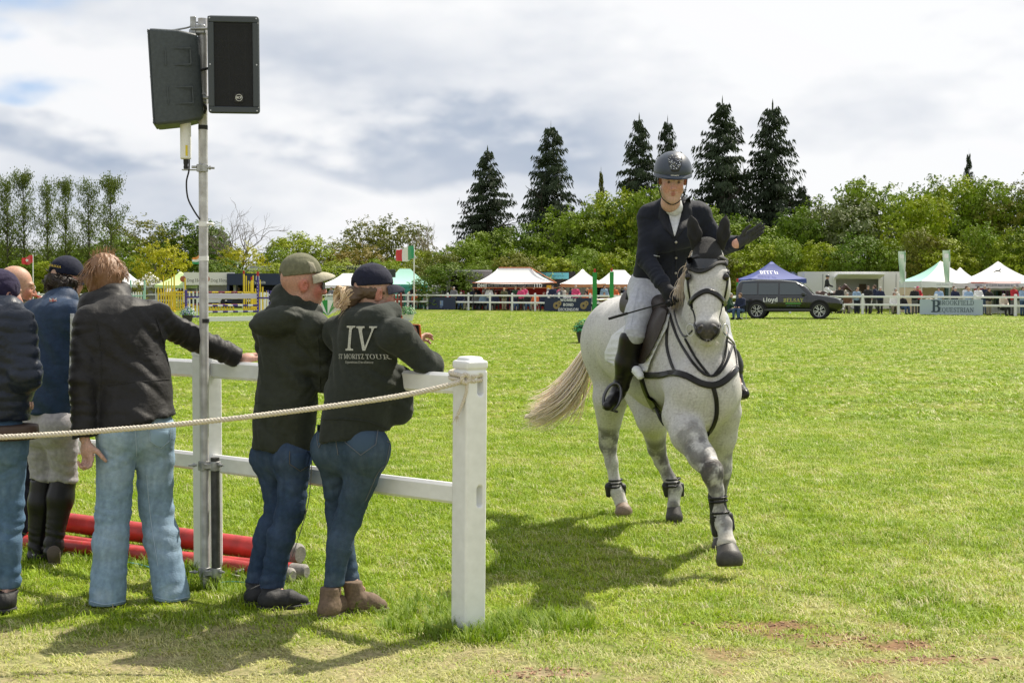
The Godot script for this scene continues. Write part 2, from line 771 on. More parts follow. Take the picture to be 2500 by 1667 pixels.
func blob(called: String, prims: Array, h: float, m: Material, parent: Node, base: Vector3, folds := [], paint: Paint = null, extra := []) -> Field:
	var F := field(prims, h)
	var VI := nets(F)
	var V: PackedVector3Array = VI[0]
	var I: PackedInt32Array = VI[1]
	for e in extra:
		var VJ := nets(e)
		var k := V.size()
		V.append_array(VJ[0])
		for q in VJ[1]:
			I.append(q + k)
	var N := normals(V, I)
	if folds:
		F.folds = folds
		crease(V, N, folds)
		N = normals(V, I)
	var a := []
	a.resize(Mesh.ARRAY_MAX)
	if paint:
		var C := PackedColorArray()
		C.resize(V.size())
		for k in V.size():
			C[k] = paint.color(V[k], N[k])
		a[Mesh.ARRAY_COLOR] = C
	for k in V.size():
		V[k] -= base
	a[Mesh.ARRAY_VERTEX] = V
	a[Mesh.ARRAY_NORMAL] = N
	a[Mesh.ARRAY_INDEX] = I
	var me := ArrayMesh.new()
	me.add_surface_from_arrays(Mesh.PRIMITIVE_TRIANGLES, a)
	part(called, me, m, parent)
	return F

# ------------------------------------------------------------------ laying flat things on a body
func slope(F: Field, p: Vector3) -> Vector3:
	var h := F.h
	return Vector3(F.value(p + Vector3(h, 0, 0)) - F.value(p - Vector3(h, 0, 0)), F.value(p + Vector3(0, h, 0)) - F.value(p - Vector3(0, h, 0)), F.value(p + Vector3(0, 0, h)) - F.value(p - Vector3(0, 0, h))).normalized()

func lay_on(F: Field, p: Vector3, dir: Vector3, off: float, back := 0.35) -> Vector3:   # from before the body along dir until its skin
	var q := p - dir * back
	for k in 160:
		var v := F.value(q) - off
		if v < 0.06 and F.folds:
			v -= fold_height(q, F.folds)
		if v < 0.001:
			return q
		q += dir * clampf(v * 0.7, 0.0015, 0.02)
	return p

func settle(F: Field, p: Vector3, off: float) -> Vector3:   # to the nearest place off the skin
	for k in 8:
		var v := F.value(p) - off
		if v < 0.06 and F.folds:
			v -= fold_height(p, F.folds)
		if v > 0.3:
			return p
		var g := slope(F, p)
		if g == Vector3.ZERO:
			return p
		p -= g * v * 0.8
	return p

func eye_line(p: Vector3) -> Vector3:
	return (p - Vector3(0, 1.6, 0)).normalized()

# a strap that follows the skin from point to point
func skin_strap(F: Field, pts: Array, w: float, t: float, parent: Node, called: String, m: Material, base: Vector3, off := 0.004, lay := true) -> void:
	var rows := [[], []]
	var line := path(pts, 8)
	var b := MB.new()
	var ring := []
	var last := Vector3.ZERO
	for k in line.size():
		var p := line[k]
		if lay:
			p = lay_on(F, p, eye_line(p), off)
		p = settle(F, p, off)
		if k > 0 and p.distance_to(last) > 0.12:
			p = line[k]
		last = p
		rows[0].append(p)
		rows[1].append(slope(F, p))
	for k in line.size():
		var p: Vector3 = rows[0][k]
		var d: Vector3 = (rows[0][mini(k + 1, line.size() - 1)] - rows[0][maxi(k - 1, 0)]).normalized()
		var n: Vector3 = rows[1][k]
		var s := d.cross(n).normalized()
		n = s.cross(d)
		var r := []
		for a in 10:
			var u := TAU * a / 10.0
			r.append(p - base + s * signf(cos(u)) * pow(absf(cos(u)), 0.5) * w + n * signf(sin(u)) * pow(absf(sin(u)), 0.5) * t)
		ring.append(r)
	b.sheet(ring, true)
	part(called, b.mesh(), m, parent)

# a panel of cloth or leather laid on the skin; rows of points from top to bottom
func drape(F: Field, rows: Array, off: float, called: String, m: Material, parent: Node, base: Vector3, cols := 14, steps := 6, edge := true, quilt := 0.0) -> void:
	var lines := []
	for r in rows:
		var pp := path(r, 10)
		var l := []
		for k in cols:
			var u := float(k) / (cols - 1) * (pp.size() - 1)
			var i0 := mini(int(u), pp.size() - 2)
			l.append(pp[i0].lerp(pp[i0 + 1], u - i0))
		lines.append(l)
	var g := []
	var total := (lines.size() - 1) * steps
	for q in total + 1:
		var i0 := mini(q / steps, lines.size() - 2)
		var t := float(q) / steps - i0
		var row := []
		for k in cols:
			var p: Vector3 = lines[i0][k].lerp(lines[i0 + 1][k], t)
			var o := off
			if edge and (q == 0 or q == total or k == 0 or k == cols - 1):
				o = -0.004
			elif quilt > 0.0:
				o += quilt * absf(sin(q * PI / 3.0))
			p = lay_on(F, p, eye_line(p), o)
			row.append(p - base)
		g.append(row)
	var b := MB.new()
	b.sheet(g)
	part(called, b.mesh(), m, parent)

# lettering printed on cloth
func print_on(F: Field, text: String, h: float, at: Vector3, right: Vector3, up: Vector3, m: Material, parent: Node, base: Vector3, serif := true, bold := 400, italic := false) -> void:
	var t := TextMesh.new()
	var f := SystemFont.new()
	f.font_names = PackedStringArray(["Droid Serif" if serif else "Droid Sans"])
	f.font_weight = bold
	f.font_italic = italic
	t.font = f
	t.text = text
	t.font_size = 48
	t.pixel_size = h / 35.0
	t.depth = 0.0
	var a := t.get_mesh_arrays()
	var V: PackedVector3Array = a[Mesh.ARRAY_VERTEX]
	var N: PackedVector3Array = a[Mesh.ARRAY_NORMAL]
	var into := up.cross(right).normalized()
	for k in V.size():
		var p := at + right * V[k].x + up * V[k].y
		p = lay_on(F, p, into, 0.0055, 0.2)
		V[k] = p - base
		N[k] = -into
	a[Mesh.ARRAY_VERTEX] = V
	a[Mesh.ARRAY_NORMAL] = N
	a[Mesh.ARRAY_TANGENT] = null
	a[Mesh.ARRAY_TEX_UV] = null
	var me := ArrayMesh.new()
	me.add_surface_from_arrays(Mesh.PRIMITIVE_TRIANGLES, a)
	part("lettering", me, m, parent)

# ------------------------------------------------------------------ sky
func sky_color(az: float, el_: float) -> Color:   # degrees; az 0 is straight ahead, positive to the right
	var a := deg_to_rad(az)
	var e := deg_to_rad(el_)
	var dir := Vector3(sin(a) * cos(e), sin(e), -cos(a) * cos(e))
	# cloud layers: banks seen edge-on low down, lumps higher up
	var lay := Vector3(dir.x, dir.y * 2.6, dir.z)
	var n1 := noise2.get_noise_3dv(lay * 3.4)
	var n2 := noise2.get_noise_3dv(lay * 9.0 + Vector3(5, 3, 1))
	var n3 := noise2.get_noise_3dv(lay * 26.0 + Vector3(1, 9, 4))
	var cover := 0.82 + 0.8 * n1 + 0.3 * n2 + 0.1 * n3
	var shade := clampf(0.4 + 1.0 * noise2.get_noise_3dv(lay * 3.2 + Vector3(0.3, 0.42, 0.1)) + 0.3 * n2, 0.0, 1.0)
	# the banks of this afternoon: a long grey-blue one ahead and to the left, its lower edge clear of the trees, bright cumulus above it
	var w := n2 * 2.2 + n3 * 1.1
	var low_edge := 4.0 - 0.05 * az + 0.5 * sin(az * 0.55 + 1.0) + w * 0.25
	var top_edge := 6.7 + 1.1 * sin(az * 0.25 + 1.4) + w
	var bank := smoothstep(low_edge - 0.25, low_edge + 0.35, el_) * (1.0 - smoothstep(top_edge - 2.4, top_edge + 0.5, el_)) * (1.0 - smoothstep(-2.0, 9.0, az + w * 2.0)) * smoothstep(-60.0, -30.0, az)
	var second := exp(-pow((az + 7.0 + w) / 6.0, 2.0) - pow((el_ - 9.0 + w * 0.3) / 1.5, 2.0))
	var third := exp(-pow((az - 3.0 + w) / 3.0, 2.0) - pow((el_ - 6.2) / 1.1, 2.0))
	shade = shade * 0.5 + 0.1 * n3 + 0.52 * bank + 0.3 * second + 0.3 * third - 0.3 * exp(-pow((az + 16.0) / 5.0, 2.0) - pow((el_ - 8.8) / 1.8, 2.0)) - 0.28 * smoothstep(2.0, 12.0, az) * smoothstep(60.0, 40.0, az)
	cover += 0.5 * bank + 0.3 * second - 0.8 * exp(-pow((az + 17.5) / 4.0, 2.0) - pow((el_ - 11.6) / 1.3, 2.0)) + 0.3 * smoothstep(-14.0, -8.0, az) * smoothstep(60.0, 40.0, az)
	shade = clampf(shade - 0.25 * exp(-pow(el_ / 2.2, 2.0)), 0.0, 1.0)
	var white := Color(0.66, 0.665, 0.675)
	var grey := Color(0.225, 0.285, 0.385)
	var blue := Color(0.2, 0.34, 0.58).lerp(Color(0.46, 0.56, 0.66), exp(-maxf(el_, 0.0) / 9.0))
	var c := blue.lerp(white.lerp(grey, shade), smoothstep(0.2, 0.62, cover))
	# brighter towards the sun, which stands at 52 degrees
	var s := maxf(dir.dot(Vector3(0.422, 0.79, -0.446)), 0.0)
	c = c * (1.0 + 0.12 * pow(s, 3.0))
	return Color(minf(c.r, 1.0), minf(c.g, 1.0), minf(c.b, 1.0)).linear_to_srgb()

func sky_texture() -> ImageTexture:
	var w := 768
	var hh := 384
	var im := Image.create(w, hh, false, Image.FORMAT_RGB8)
	for y in hh:
		var el_ := 90.0 - (y + 0.5) / hh * 180.0
		for x in w:
			if el_ < -2.0:
				im.set_pixel(x, y, Color(0.42, 0.46, 0.36))
			else:
				im.set_pixel(x, y, sky_color(wrapf((x + 0.5) / w * 360.0, -180.0, 180.0), maxf(el_, 0.0)))
	im.resize(4096, 2048, Image.INTERPOLATE_CUBIC)
	for y in range(868, 1026):
		var el2 := 90.0 - (y + 0.5) / 2048.0 * 180.0
		for xx in range(-330, 330):
			im.set_pixel(posmod(xx, 4096), y, sky_color((xx + 0.5) / 4096.0 * 360.0, maxf(el2, 0.0)))
	return ImageTexture.create_from_image(im)

# ------------------------------------------------------------------ ground
# what grows at a place: shares of straw, bare earth and lush blades, patchy by noise
class Turf:
	var straw := 0.0
	var earth := 0.0
	var lush := 0.0

var worn_spots := [[V(1.142, 0, -6.677), 0.3, 0.085], [V(1.451, 0, -6.492), 0.24, 0.07], [V(1.634, 0, -6.348), 0.26, 0.08], [V(1.83, 0, -6.084), 0.3, 0.075], [V(0.116, 0, -5.875), 0.2, 0.08]]

func turf(x: float, d: float) -> Turf:
	var n1 := noise2.get_noise_3d(x * 0.9, 3.0, d * 0.6)
	var n2 := noise2.get_noise_3d(x * 3.0, 8.0, d * 2.2)
	var left := smoothstep(0.4, -0.8, x)
	var edge := lerpf(6.35, 6.38, left)
	var straw := smoothstep(edge + 0.5, edge - 0.35, d + n1 * 0.5) * lerpf(0.62, 0.95, left)
	var track := absf(d - 7.0 - 0.1 * x + n1 * 2.2)   # where horses come and go
	straw += 0.35 * smoothstep(1.9, 0.7, track) * smoothstep(0.2, 0.5, noise2.get_noise_2d(x * 0.5, d * 0.5) + 0.5) * smoothstep(0.6, 1.6, x)
	straw += maxf(0.0, n1) * 0.6 + maxf(0.0, n2) * 0.5
	var earth := 0.0
	for s in worn_spots:
		var q := Vector2((x - s[0].x) / s[1], (d + s[0].z) / s[2]).length() + n2 * 1.4 - 0.1
		earth = maxf(earth, smoothstep(1.15, 0.55, q))
	earth = maxf(earth, 0.7 * smoothstep(0.34, 0.6, n2 + 0.25 * straw) * smoothstep(8.0, 6.0, d))
	var lush := clampf(0.35 - n1 * 0.9 - n2 * 0.4, 0.0, 1.0)
	var t := Turf.new()
	t.straw = clampf(straw, 0.0, 1.0)
	t.earth = clampf(earth, 0.0, 1.0)
	t.lush = lush
	return t

func land(x: float, d: float) -> float:   # gentle unevenness of the field
	return 0.018 * noise2.get_noise_2d(x * 0.7, d * 0.7) + 0.006 * noise.get_noise_2d(x * 6.0, d * 6.0)

func build_ground() -> void:
	var xs := PackedFloat32Array()
	var zs := PackedFloat32Array()
	for k in 190:
		xs.append(-7.2 + k * 0.08)
	var g := 0.1
	while xs[-1] < 600.0:
		xs.append(xs[-1] + g)
		g *= 1.22
	g = 0.1
	var le := PackedFloat32Array()
	le.append(-7.2)
	while le[-1] > -600.0:
		le.append(le[-1] - g)
		g *= 1.22
	le.reverse()
	le.resize(le.size() - 1)
	le.append_array(xs)
	xs = le
	var d := -60.0
	while d < 4.6:
		zs.append(d)
		d += clampf((4.8 - d) * 0.25, 0.08, 12.0)
	while d < 17.0:
		zs.append(d)
		d += 0.08
	while d < 1200.0:
		zs.append(d)
		d *= 1.02 if d < 60.0 else 1.1
	var V := PackedVector3Array()
	var C := PackedColorArray()
	for z in zs:
		for x in xs:
			V.append(Vector3(x, land(x, z) if z < 60.0 else 0.0, -z))
			var t := turf(x, z)
			var c := Color(0.11, 0.18, 0.014).lerp(Color(0.22, 0.26, 0.025), 1.0 - t.lush)
			c = c.lerp(Color(0.44, 0.385, 0.21), t.straw * 0.85)
			c = c.lerp(Color(0.3, 0.175, 0.105).lerp(Color(0.4, 0.31, 0.2), smoothstep(0.9, 0.2, x)), t.earth)
			C.append(c)
	var I := PackedInt32Array()
	var w := xs.size()
	for r in zs.size() - 1:
		for q in w - 1:
			var a := r * w + q
			I.append(a); I.append(a + w); I.append(a + w + 1)
			I.append(a); I.append(a + w + 1); I.append(a + 1)
	var arr := []
	arr.resize(Mesh.ARRAY_MAX)
	arr[Mesh.ARRAY_VERTEX] = V
	arr[Mesh.ARRAY_NORMAL] = normals(V, I)
	arr[Mesh.ARRAY_COLOR] = C
	arr[Mesh.ARRAY_INDEX] = I
	var me := ArrayMesh.new()
	me.add_surface_from_arrays(Mesh.PRIMITIVE_TRIANGLES, arr)
	var m := textured(vcol(mat(1, 1, 1, 0.95, 0, 0.2)), tinted(noise_image(512, 0.045, 5, 77), Color(0.62, 0.66, 0.6), Color(1.0, 1.0, 1.0)), M.nrm_cloth, 0.9, 0.8)
	var o := part("ground", me, m, self)
	tag(o, "broad grass field of the show ground", "ground", "", "structure")

func tuft_mesh(blades: int, reach: float, tall: float, wide: float, lean: float) -> ArrayMesh:
	var b := MB.new()
	b.use_col = true
	for k in blades:
		var a := rng.randf() * TAU
		var o := Vector3(cos(a), 0, sin(a)) * reach * sqrt(rng.randf())
		var t := rng.randf() * TAU
		var out := Vector3(cos(t), 0, sin(t)) * lean * rng.randf_range(0.3, 1.3)
		var side := Vector3(-sin(t + 0.6), 0, cos(t + 0.6)) * wide * rng.randf_range(0.6, 1.2)
		var hgt := tall * rng.randf_range(0.45, 1.1)
		var m := o + out * hgt * 0.4 + Vector3.UP * hgt * 0.6
		var e := o + out * hgt * 1.2 + Vector3.UP * hgt * (1.0 - 0.3 * lean)
		var sh := rng.randf_range(0.75, 1.2)
		b.col = Color(sh * rng.randf_range(0.9, 1.15), sh, sh * 0.9)
		b.quad(o - side, m - side * 0.8, m + side * 0.8, o + side)
		b.tri(m - side * 0.8, e, m + side * 0.8)
	for k in b.n.size():   # grass lights like a soft pile, so lean the blades' normals upwards
		b.n[k] = (b.n[k] + Vector3.UP * 0.9 * signf(b.n[k].y + 0.001)).normalized()
	return b.mesh()

func grass_field(called: String, label: String, mesh: Mesh, m: Material, spots: Array) -> void:
	var mm := MultiMesh.new()
	mm.transform_format = MultiMesh.TRANSFORM_3D
	mm.use_colors = true
	mm.mesh = mesh
	mm.instance_count = spots.size()
	for k in spots.size():
		mm.set_instance_transform(k, spots[k][0])
		mm.set_instance_color(k, spots[k][1])
	var o := MultiMeshInstance3D.new()
	o.multimesh = mm
	o.material_override = m
	o.name = called
	add_child(o)
	tag(o, label, "grass", "", "stuff")

func grass_color(t: Turf) -> Color:
	var c := Color(0.205, 0.325, 0.018).lerp(Color(0.41, 0.485, 0.03), rng.randf() * (1.0 - t.lush * 0.6))
	if rng.randf() < t.straw * 0.9:
		c = c.lerp(Color(0.6, 0.54, 0.3), rng.randf_range(0.4, 1.0))
	elif rng.randf() < 0.07:
		c = Color(0.58, 0.55, 0.32)
	return c * rng.randf_range(0.78, 1.18)

func build_grass() -> void:
	var m := vcol(mat(1, 1, 1, 0.55, 0, 0.35))
	m.cull_mode = BaseMaterial3D.CULL_DISABLED
	m.backlight_enabled = true
	m.backlight = Color(0.75, 0.8, 0.5)
	var near := []
	var tall := []
	var mid := []
	var far := []
	var straw_bits := []
	var tries := 56000
	for k in tries:
		var d := sqrt(rng.randf_range(5.3 * 5.3, 17.0 * 17.0))
		var x := rng.randf_range(-1.0, 1.0) * (d * 0.375 + 0.4)
		var t := turf(x, d)
		if rng.randf() < t.straw * 0.8 and straw_bits.size() < 16000:
			straw_bits.append([Transform3D(Basis(Vector3.UP, rng.randf() * TAU).scaled(Vector3(1, rng.randf_range(0.6, 1.4), 1)), Vector3(x + 0.03, land(x, d) - 0.002, -d)), Color(0.62, 0.56, 0.36).lerp(Color(0.36, 0.37, 0.12), rng.randf() * 0.8)])
		if rng.randf() < t.earth * 0.93:
			continue
		var s := rng.randf_range(0.65, 1.15) * (1.0 - 0.45 * t.straw * smoothstep(7.5, 6.0, d)) * (0.8 + 0.5 * t.lush)
		var bs := Basis(Vector3.UP, rng.randf() * TAU).scaled(Vector3(1, s * rng.randf_range(0.8, 1.1), 1) * lerpf(1.0, 1.5, (d - 5.3) / 11.7))
		near.append([Transform3D(bs, Vector3(x, land(x, d) - 0.004, -d)), grass_color(t)])
	for k in 34000:
		var d := sqrt(rng.randf_range(16.0 * 16.0, 44.0 * 44.0))
		var x := rng.randf_range(-1.0, 1.0) * (d * 0.37 + 0.5)
		var t := turf(x, d)
		var s := rng.randf_range(0.7, 1.2) * (0.7 + 0.6 * t.lush)
		mid.append([Transform3D(Basis(Vector3.UP, rng.randf() * TAU).scaled(Vector3(2.3, 1.25 * s, 2.3)), Vector3(x, land(x, d) - 0.006, -d)), grass_color(t)])
	for k in 26000:
		var d := sqrt(rng.randf_range(42.0 * 42.0, 96.0 * 96.0))
		var x := rng.randf_range(-1.0, 1.0) * (d * 0.37 + 0.5)
		var t := turf(x, d)
		far.append([Transform3D(Basis(Vector3.UP, rng.randf() * TAU).scaled(Vector3(5.0, 1.3 * rng.randf_range(0.6, 1.2), 5.0)), Vector3(x, -0.01, -d)), grass_color(t)])
	# long tufts that the mower leaves round posts, poles and wires
	for s in [[V(-0.195, 0, -6.592), 0.22, 130], [V(0.008, 0, -6.677), 0.2, 60], [V(0.236, 0, -6.721), 0.15, 40], [V(-1.658, 0, -7.73), 0.3, 130], [V(-1.599, 0, -8.158), 0.45, 90], [V(-2.16, 0, -8.289), 0.3, 80], [V(-0.556, 0, -7.043), 0.3, 60], [V(-1.259, 0, -7.344), 0.3, 50], [V(-2.706, 0, -8.564), 0.4, 80], [V(-0.363, 0, -6.677), 0.25, 50]]:
		for k in s[2]:
			var a := rng.randf() * TAU
			var r: float = s[1] * sqrt(rng.randf())
			var p: Vector3 = s[0] + Vector3(cos(a) * r, 0, sin(a) * r)
			var c := Color(0.14, 0.24, 0.02).lerp(Color(0.28, 0.38, 0.04), rng.randf())
			tall.append([Transform3D(Basis(Vector3.UP, rng.randf() * TAU).scaled(Vector3(1, rng.randf_range(0.5, 1.15), 1)), Vector3(p.x, land(p.x, -p.z) - 0.004, p.z)), c])
	grass_field("grass_straw", "dry flattened straw lying in the worn turf", tuft_mesh(9, 0.07, 0.012, 0.0017, 4.2), m, straw_bits)
	grass_field("grass", "short sunlit turf of the near field with worn straw patches", tuft_mesh(15, 0.06, 0.042, 0.0021, 0.95), m, near)
	grass_field("grass_mid", "yellow green turf of the middle of the field", tuft_mesh(15, 0.06, 0.042, 0.0024, 0.9), m, mid)
	grass_field("grass_far", "green turf towards the far white rail", tuft_mesh(14, 0.06, 0.042, 0.003, 0.8), m, far)
	grass_field("grass_tufts", "long dark green tufts round the posts and poles", tuft_mesh(14, 0.035, 0.12, 0.0026, 0.55), m, tall)

# ------------------------------------------------------------------ trees; prototypes are one metre tall and one wide, and are scaled to each tree
func leaf(b: MB, p: Vector3, nrm: Vector3, s: float, tall := 1.0) -> void:
	var u := nrm.cross(Vector3(rng.randfn(), rng.randfn(), rng.randfn())).normalized()
	var w := nrm.cross(u)
	u *= s * rng.randf_range(0.6, 1.1)
	w *= s * rng.randf_range(0.5, 1.0) * tall
	var bend := nrm * s * rng.randf_range(-0.3, 0.3)
	b.tri(p - u - w * 0.4 + bend, p + w + bend * 0.3, p + u * 0.2 - w)
	b.tri(p + u - w * 0.3 - bend, p + u * 0.1 - w, p + w * 0.8 + u * 0.4)

func crown_mesh(lobes: Array, count: int, size: float, gaps: float, seed_: int) -> ArrayMesh:
	rng.seed = seed_
	var b := MB.new()
	b.use_col = true
	var total := 0.0
	for l in lobes:
		total += l[1].x * l[1].y
	for l in lobes:
		var c: Vector3 = l[0]
		var r: Vector3 = l[1]
		var tone := rng.randf_range(0.8, 1.18)
		var warm := rng.randf_range(0.9, 1.15)
		# each lobe is made of sprays; leaves sit on the sprays
		var sprays := int(count * r.x * r.y / total / 14.0)
		for k in sprays:
			var d := Vector3(rng.randfn(), rng.randfn() + 0.25, rng.randfn()).normalized()
			var rr := 0.62 + 0.46 * pow(rng.randf(), 0.6)
			rr += 0.22 * noise.get_noise_3dv((c + d * r) * 9.0 + Vector3(seed_, 0, 0))
			var p := c + d * r * rr
			if p.y < 0.0 or noise.get_noise_3dv(p * 7.0 + Vector3(0, seed_, 0)) < gaps:
				continue
			var st := tone * rng.randf_range(0.82, 1.2)
			for q in 14:
				var o := Vector3(rng.randfn(), rng.randfn() * 0.6, rng.randfn()) * size * 1.5
				var sh := st * rng.randf_range(0.8, 1.2)
				b.col = Color(sh * warm, sh, sh * 0.9)
				leaf(b, p + o, (d + Vector3(rng.randfn(), rng.randfn() + 0.5, rng.randfn()) * 0.55).normalized(), size)
	return b.mesh()

func limb(b: MB, p: Vector3, d: Vector3, l: float, r: float, depth: int, spread: float, up: float, twist := 0.18) -> void:
	var pts := PackedVector3Array([p])
	var rad := PackedFloat32Array([r])
	var q := p
	var dd := d
	for k in 4:
		dd = (dd + Vector3(rng.randfn(), rng.randfn() + up, rng.randfn()) * twist).normalized()
		q += dd * l * 0.25
		pts.append(q)
		rad.append(r * (1.0 - 0.12 * (k + 1)))
	b.tube(pts, rad, 6 if r > 0.012 else (4 if r > 0.004 else 3), false)
	if depth == 0:
		return
	var n := rng.randi_range(2, 3) if depth > 1 else rng.randi_range(3, 4)
	for k in n:
		var ax := dd.cross(Vector3(rng.randfn(), rng.randfn(), rng.randfn())).normalized()
		var t := rng.randf_range(0.45, 1.0) if k > 0 else 1.0
		var o := pts[0].lerp(pts[-1], t) if t < 1.0 else pts[-1]
		if t < 1.0:
			o = pts[clampi(int(t * 4.0), 1, 4)]
		limb(b, o, dd.rotated(ax, spread * rng.randf_range(0.6, 1.3)), l * rng.randf_range(0.62, 0.82), r * 0.56, depth - 1, spread, up, twist)

func trunk_mesh(tall: float, r: float, seed_: int, limbs := 5) -> ArrayMesh:
	rng.seed = seed_
	var b := MB.new()
	b.tube(PackedVector3Array([Vector3(0, -0.02, 0), Vector3(0.004, tall * 0.4, 0.003), Vector3(-0.004, tall, 0)]), PackedFloat32Array([r, r * 0.75, r * 0.3]), 8, false)
	for k in limbs:
		var a := TAU * k / limbs + rng.randf()
		limb(b, Vector3(0, tall * rng.randf_range(0.35, 0.85), 0), Vector3(cos(a), 1.2, sin(a)).normalized(), tall * 0.35, r * 0.4, 2, 0.5, 0.25)
	return b.mesh()

func conifer_mesh(seed_: int) -> ArrayMesh:
	rng.seed = seed_
	var b := MB.new()
	b.use_col = true
	var levels := 44
	for k in levels:
		var t := float(k) / levels
		var y := 0.1 + 0.89 * t
		var reach := 0.5 * pow(1.0 - t, 0.72) * rng.randf_range(0.75, 1.15) + 0.014
		var n := 4 + int(5.0 * (1.0 - t))
		for q in n:
			var a := rng.randf() * TAU
			var out := Vector3(cos(a), 0, sin(a))
			var l := reach * rng.randf_range(0.7, 1.12)
			var steps := 3 + int(l * 26.0)
			var sh := rng.randf_range(0.65, 1.2)
			for m in steps:
				var u := (m + 1.0) / steps
				var p := out * l * u + Vector3(0, y + 0.03 * u - 0.11 * l * 2.0 * u * u + 0.02 * l * pow(u, 6.0) * 4.0, 0)
				for w in 7:
					var s2 := rng.randf_range(0.7, 1.25) * sh
					b.col = Color(s2, s2, s2)
					var sd := out.cross(Vector3.UP) * rng.randfn() * 0.022 * (1.2 - u * 0.5) * (0.5 + l * 2.2)
					var pp := p + sd + Vector3(rng.randfn() * 0.006, -absf(rng.randfn()) * 0.012, rng.randfn() * 0.006)
					var tip := pp + (out * 0.6 + sd.normalized() * 0.5 + Vector3(0, -0.5, 0)).normalized() * rng.randf_range(0.016, 0.034)
					var wd := out.cross(Vector3(rng.randfn(), rng.randfn(), 0.3)).normalized() * 0.006
					b.tri(pp - wd, tip, pp + wd)
					b.tri(pp - wd.rotated(out, 1.5), tip + Vector3(0, -0.006, 0), pp + wd.rotated(out, 1.5))
	for k in 10:   # leader
		var p := Vector3(0, 0.96 + k * 0.005, 0)
		b.tri(p + Vector3(-0.008, 0, 0), p + Vector3(0, 0.03, 0), p + Vector3(0.008, 0, 0))
	return b.mesh()

func poplar_mesh(seed_: int) -> ArrayMesh:
	rng.seed = seed_
	var b := MB.new()
	b.use_col = true
	for k in 46:
		var t := pow(rng.randf(), 0.8)
		var y := 0.22 + 0.72 * t
		var a := rng.randf() * TAU
		var out := Vector3(cos(a), 0, sin(a))
		var l := 0.34 * (1.0 - 0.72 * t) * rng.randf_range(0.6, 1.2) + 0.05
		var sh := rng.randf_range(0.75, 1.2)
		for m in 9:
			var u := (m + 1.0) / 9.0
			var p := Vector3(0, y, 0) + out * l * u + Vector3(0, l * u * 0.42, 0)
			for w in 12:
				var s := sh * rng.randf_range(0.75, 1.25)
				b.col = Color(s * rng.randf_range(0.95, 1.1), s, s * 0.85)
				leaf(b, p + Vector3(rng.randfn() * 0.036, rng.randfn() * 0.02, rng.randfn() * 0.036), Vector3(rng.randfn(), rng.randfn() + 0.4, rng.randfn()).normalized(), 0.0105)
	return b.mesh()

func poplar_trunk(seed_: int) -> ArrayMesh:
	rng.seed = seed_
	var b := MB.new()
	b.tube(PackedVector3Array([Vector3(0, -0.01, 0), Vector3(0.01, 0.4, 0), Vector3(-0.005, 0.75, 0), Vector3(0, 0.97, 0)]), PackedFloat32Array([0.03, 0.022, 0.011, 0.003]), 7, false)
	for k in 26:
		var t := rng.randf()
		var y := 0.2 + 0.7 * t
		var a := rng.randf() * TAU
		var l := 0.3 * (1.0 - 0.7 * t)
		b.tube(PackedVector3Array([Vector3(0, y, 0), Vector3(cos(a) * l * 0.5, y + l * 0.25, sin(a) * l * 0.5), Vector3(cos(a) * l, y + l * 0.5, sin(a) * l)]), PackedFloat32Array([0.007, 0.004, 0.0015]), 4, false)
	return b.mesh()

func lobes_round(seed_: int, n: int, low: float) -> Array:
	rng.seed = seed_
	var out := [[Vector3(0, 0.62, 0), Vector3(0.34, 0.34, 0.34)]]
	for k in n:
		var a := TAU * k / n * 2.4 + rng.randf()
		var y := lerpf(low, 0.84, float(k) / n)
		var wide := 0.36 * sqrt(clampf(1.0 - pow((y - 0.45) / 0.52, 2.0), 0.05, 1.0))
		var r := rng.randf_range(0.13, 0.2)
		out.append([Vector3(cos(a) * wide, y, sin(a) * wide), Vector3(r, r * 0.85, r)])
	return out

func leafy(r: float, g: float, b: float) -> StandardMaterial3D:
	var m := vcol(mat(r, g, b, 0.6, 0, 0.3))
	m.cull_mode = BaseMaterial3D.CULL_DISABLED
	m.backlight_enabled = true
	m.backlight = Color(0.55, 0.6, 0.35)
	return m

func tree(called: String, label: String, group: String, at: Vector3, tall: float, wide: float, trunk: Mesh, bark: Material, crown: Mesh, leaves: Material, turn: float) -> void:
	var t := thing(called, label, "tree", at, group, turn)
	var k := part("trunk", trunk, bark, t)
	k.scale = Vector3(wide, tall, wide) if crown == null else Vector3(wide * 0.75, tall * 0.9, wide * 0.75)
	if crown:
		var c := part("crown", crown, leaves, t)
		c.scale = Vector3(wide, tall, wide)

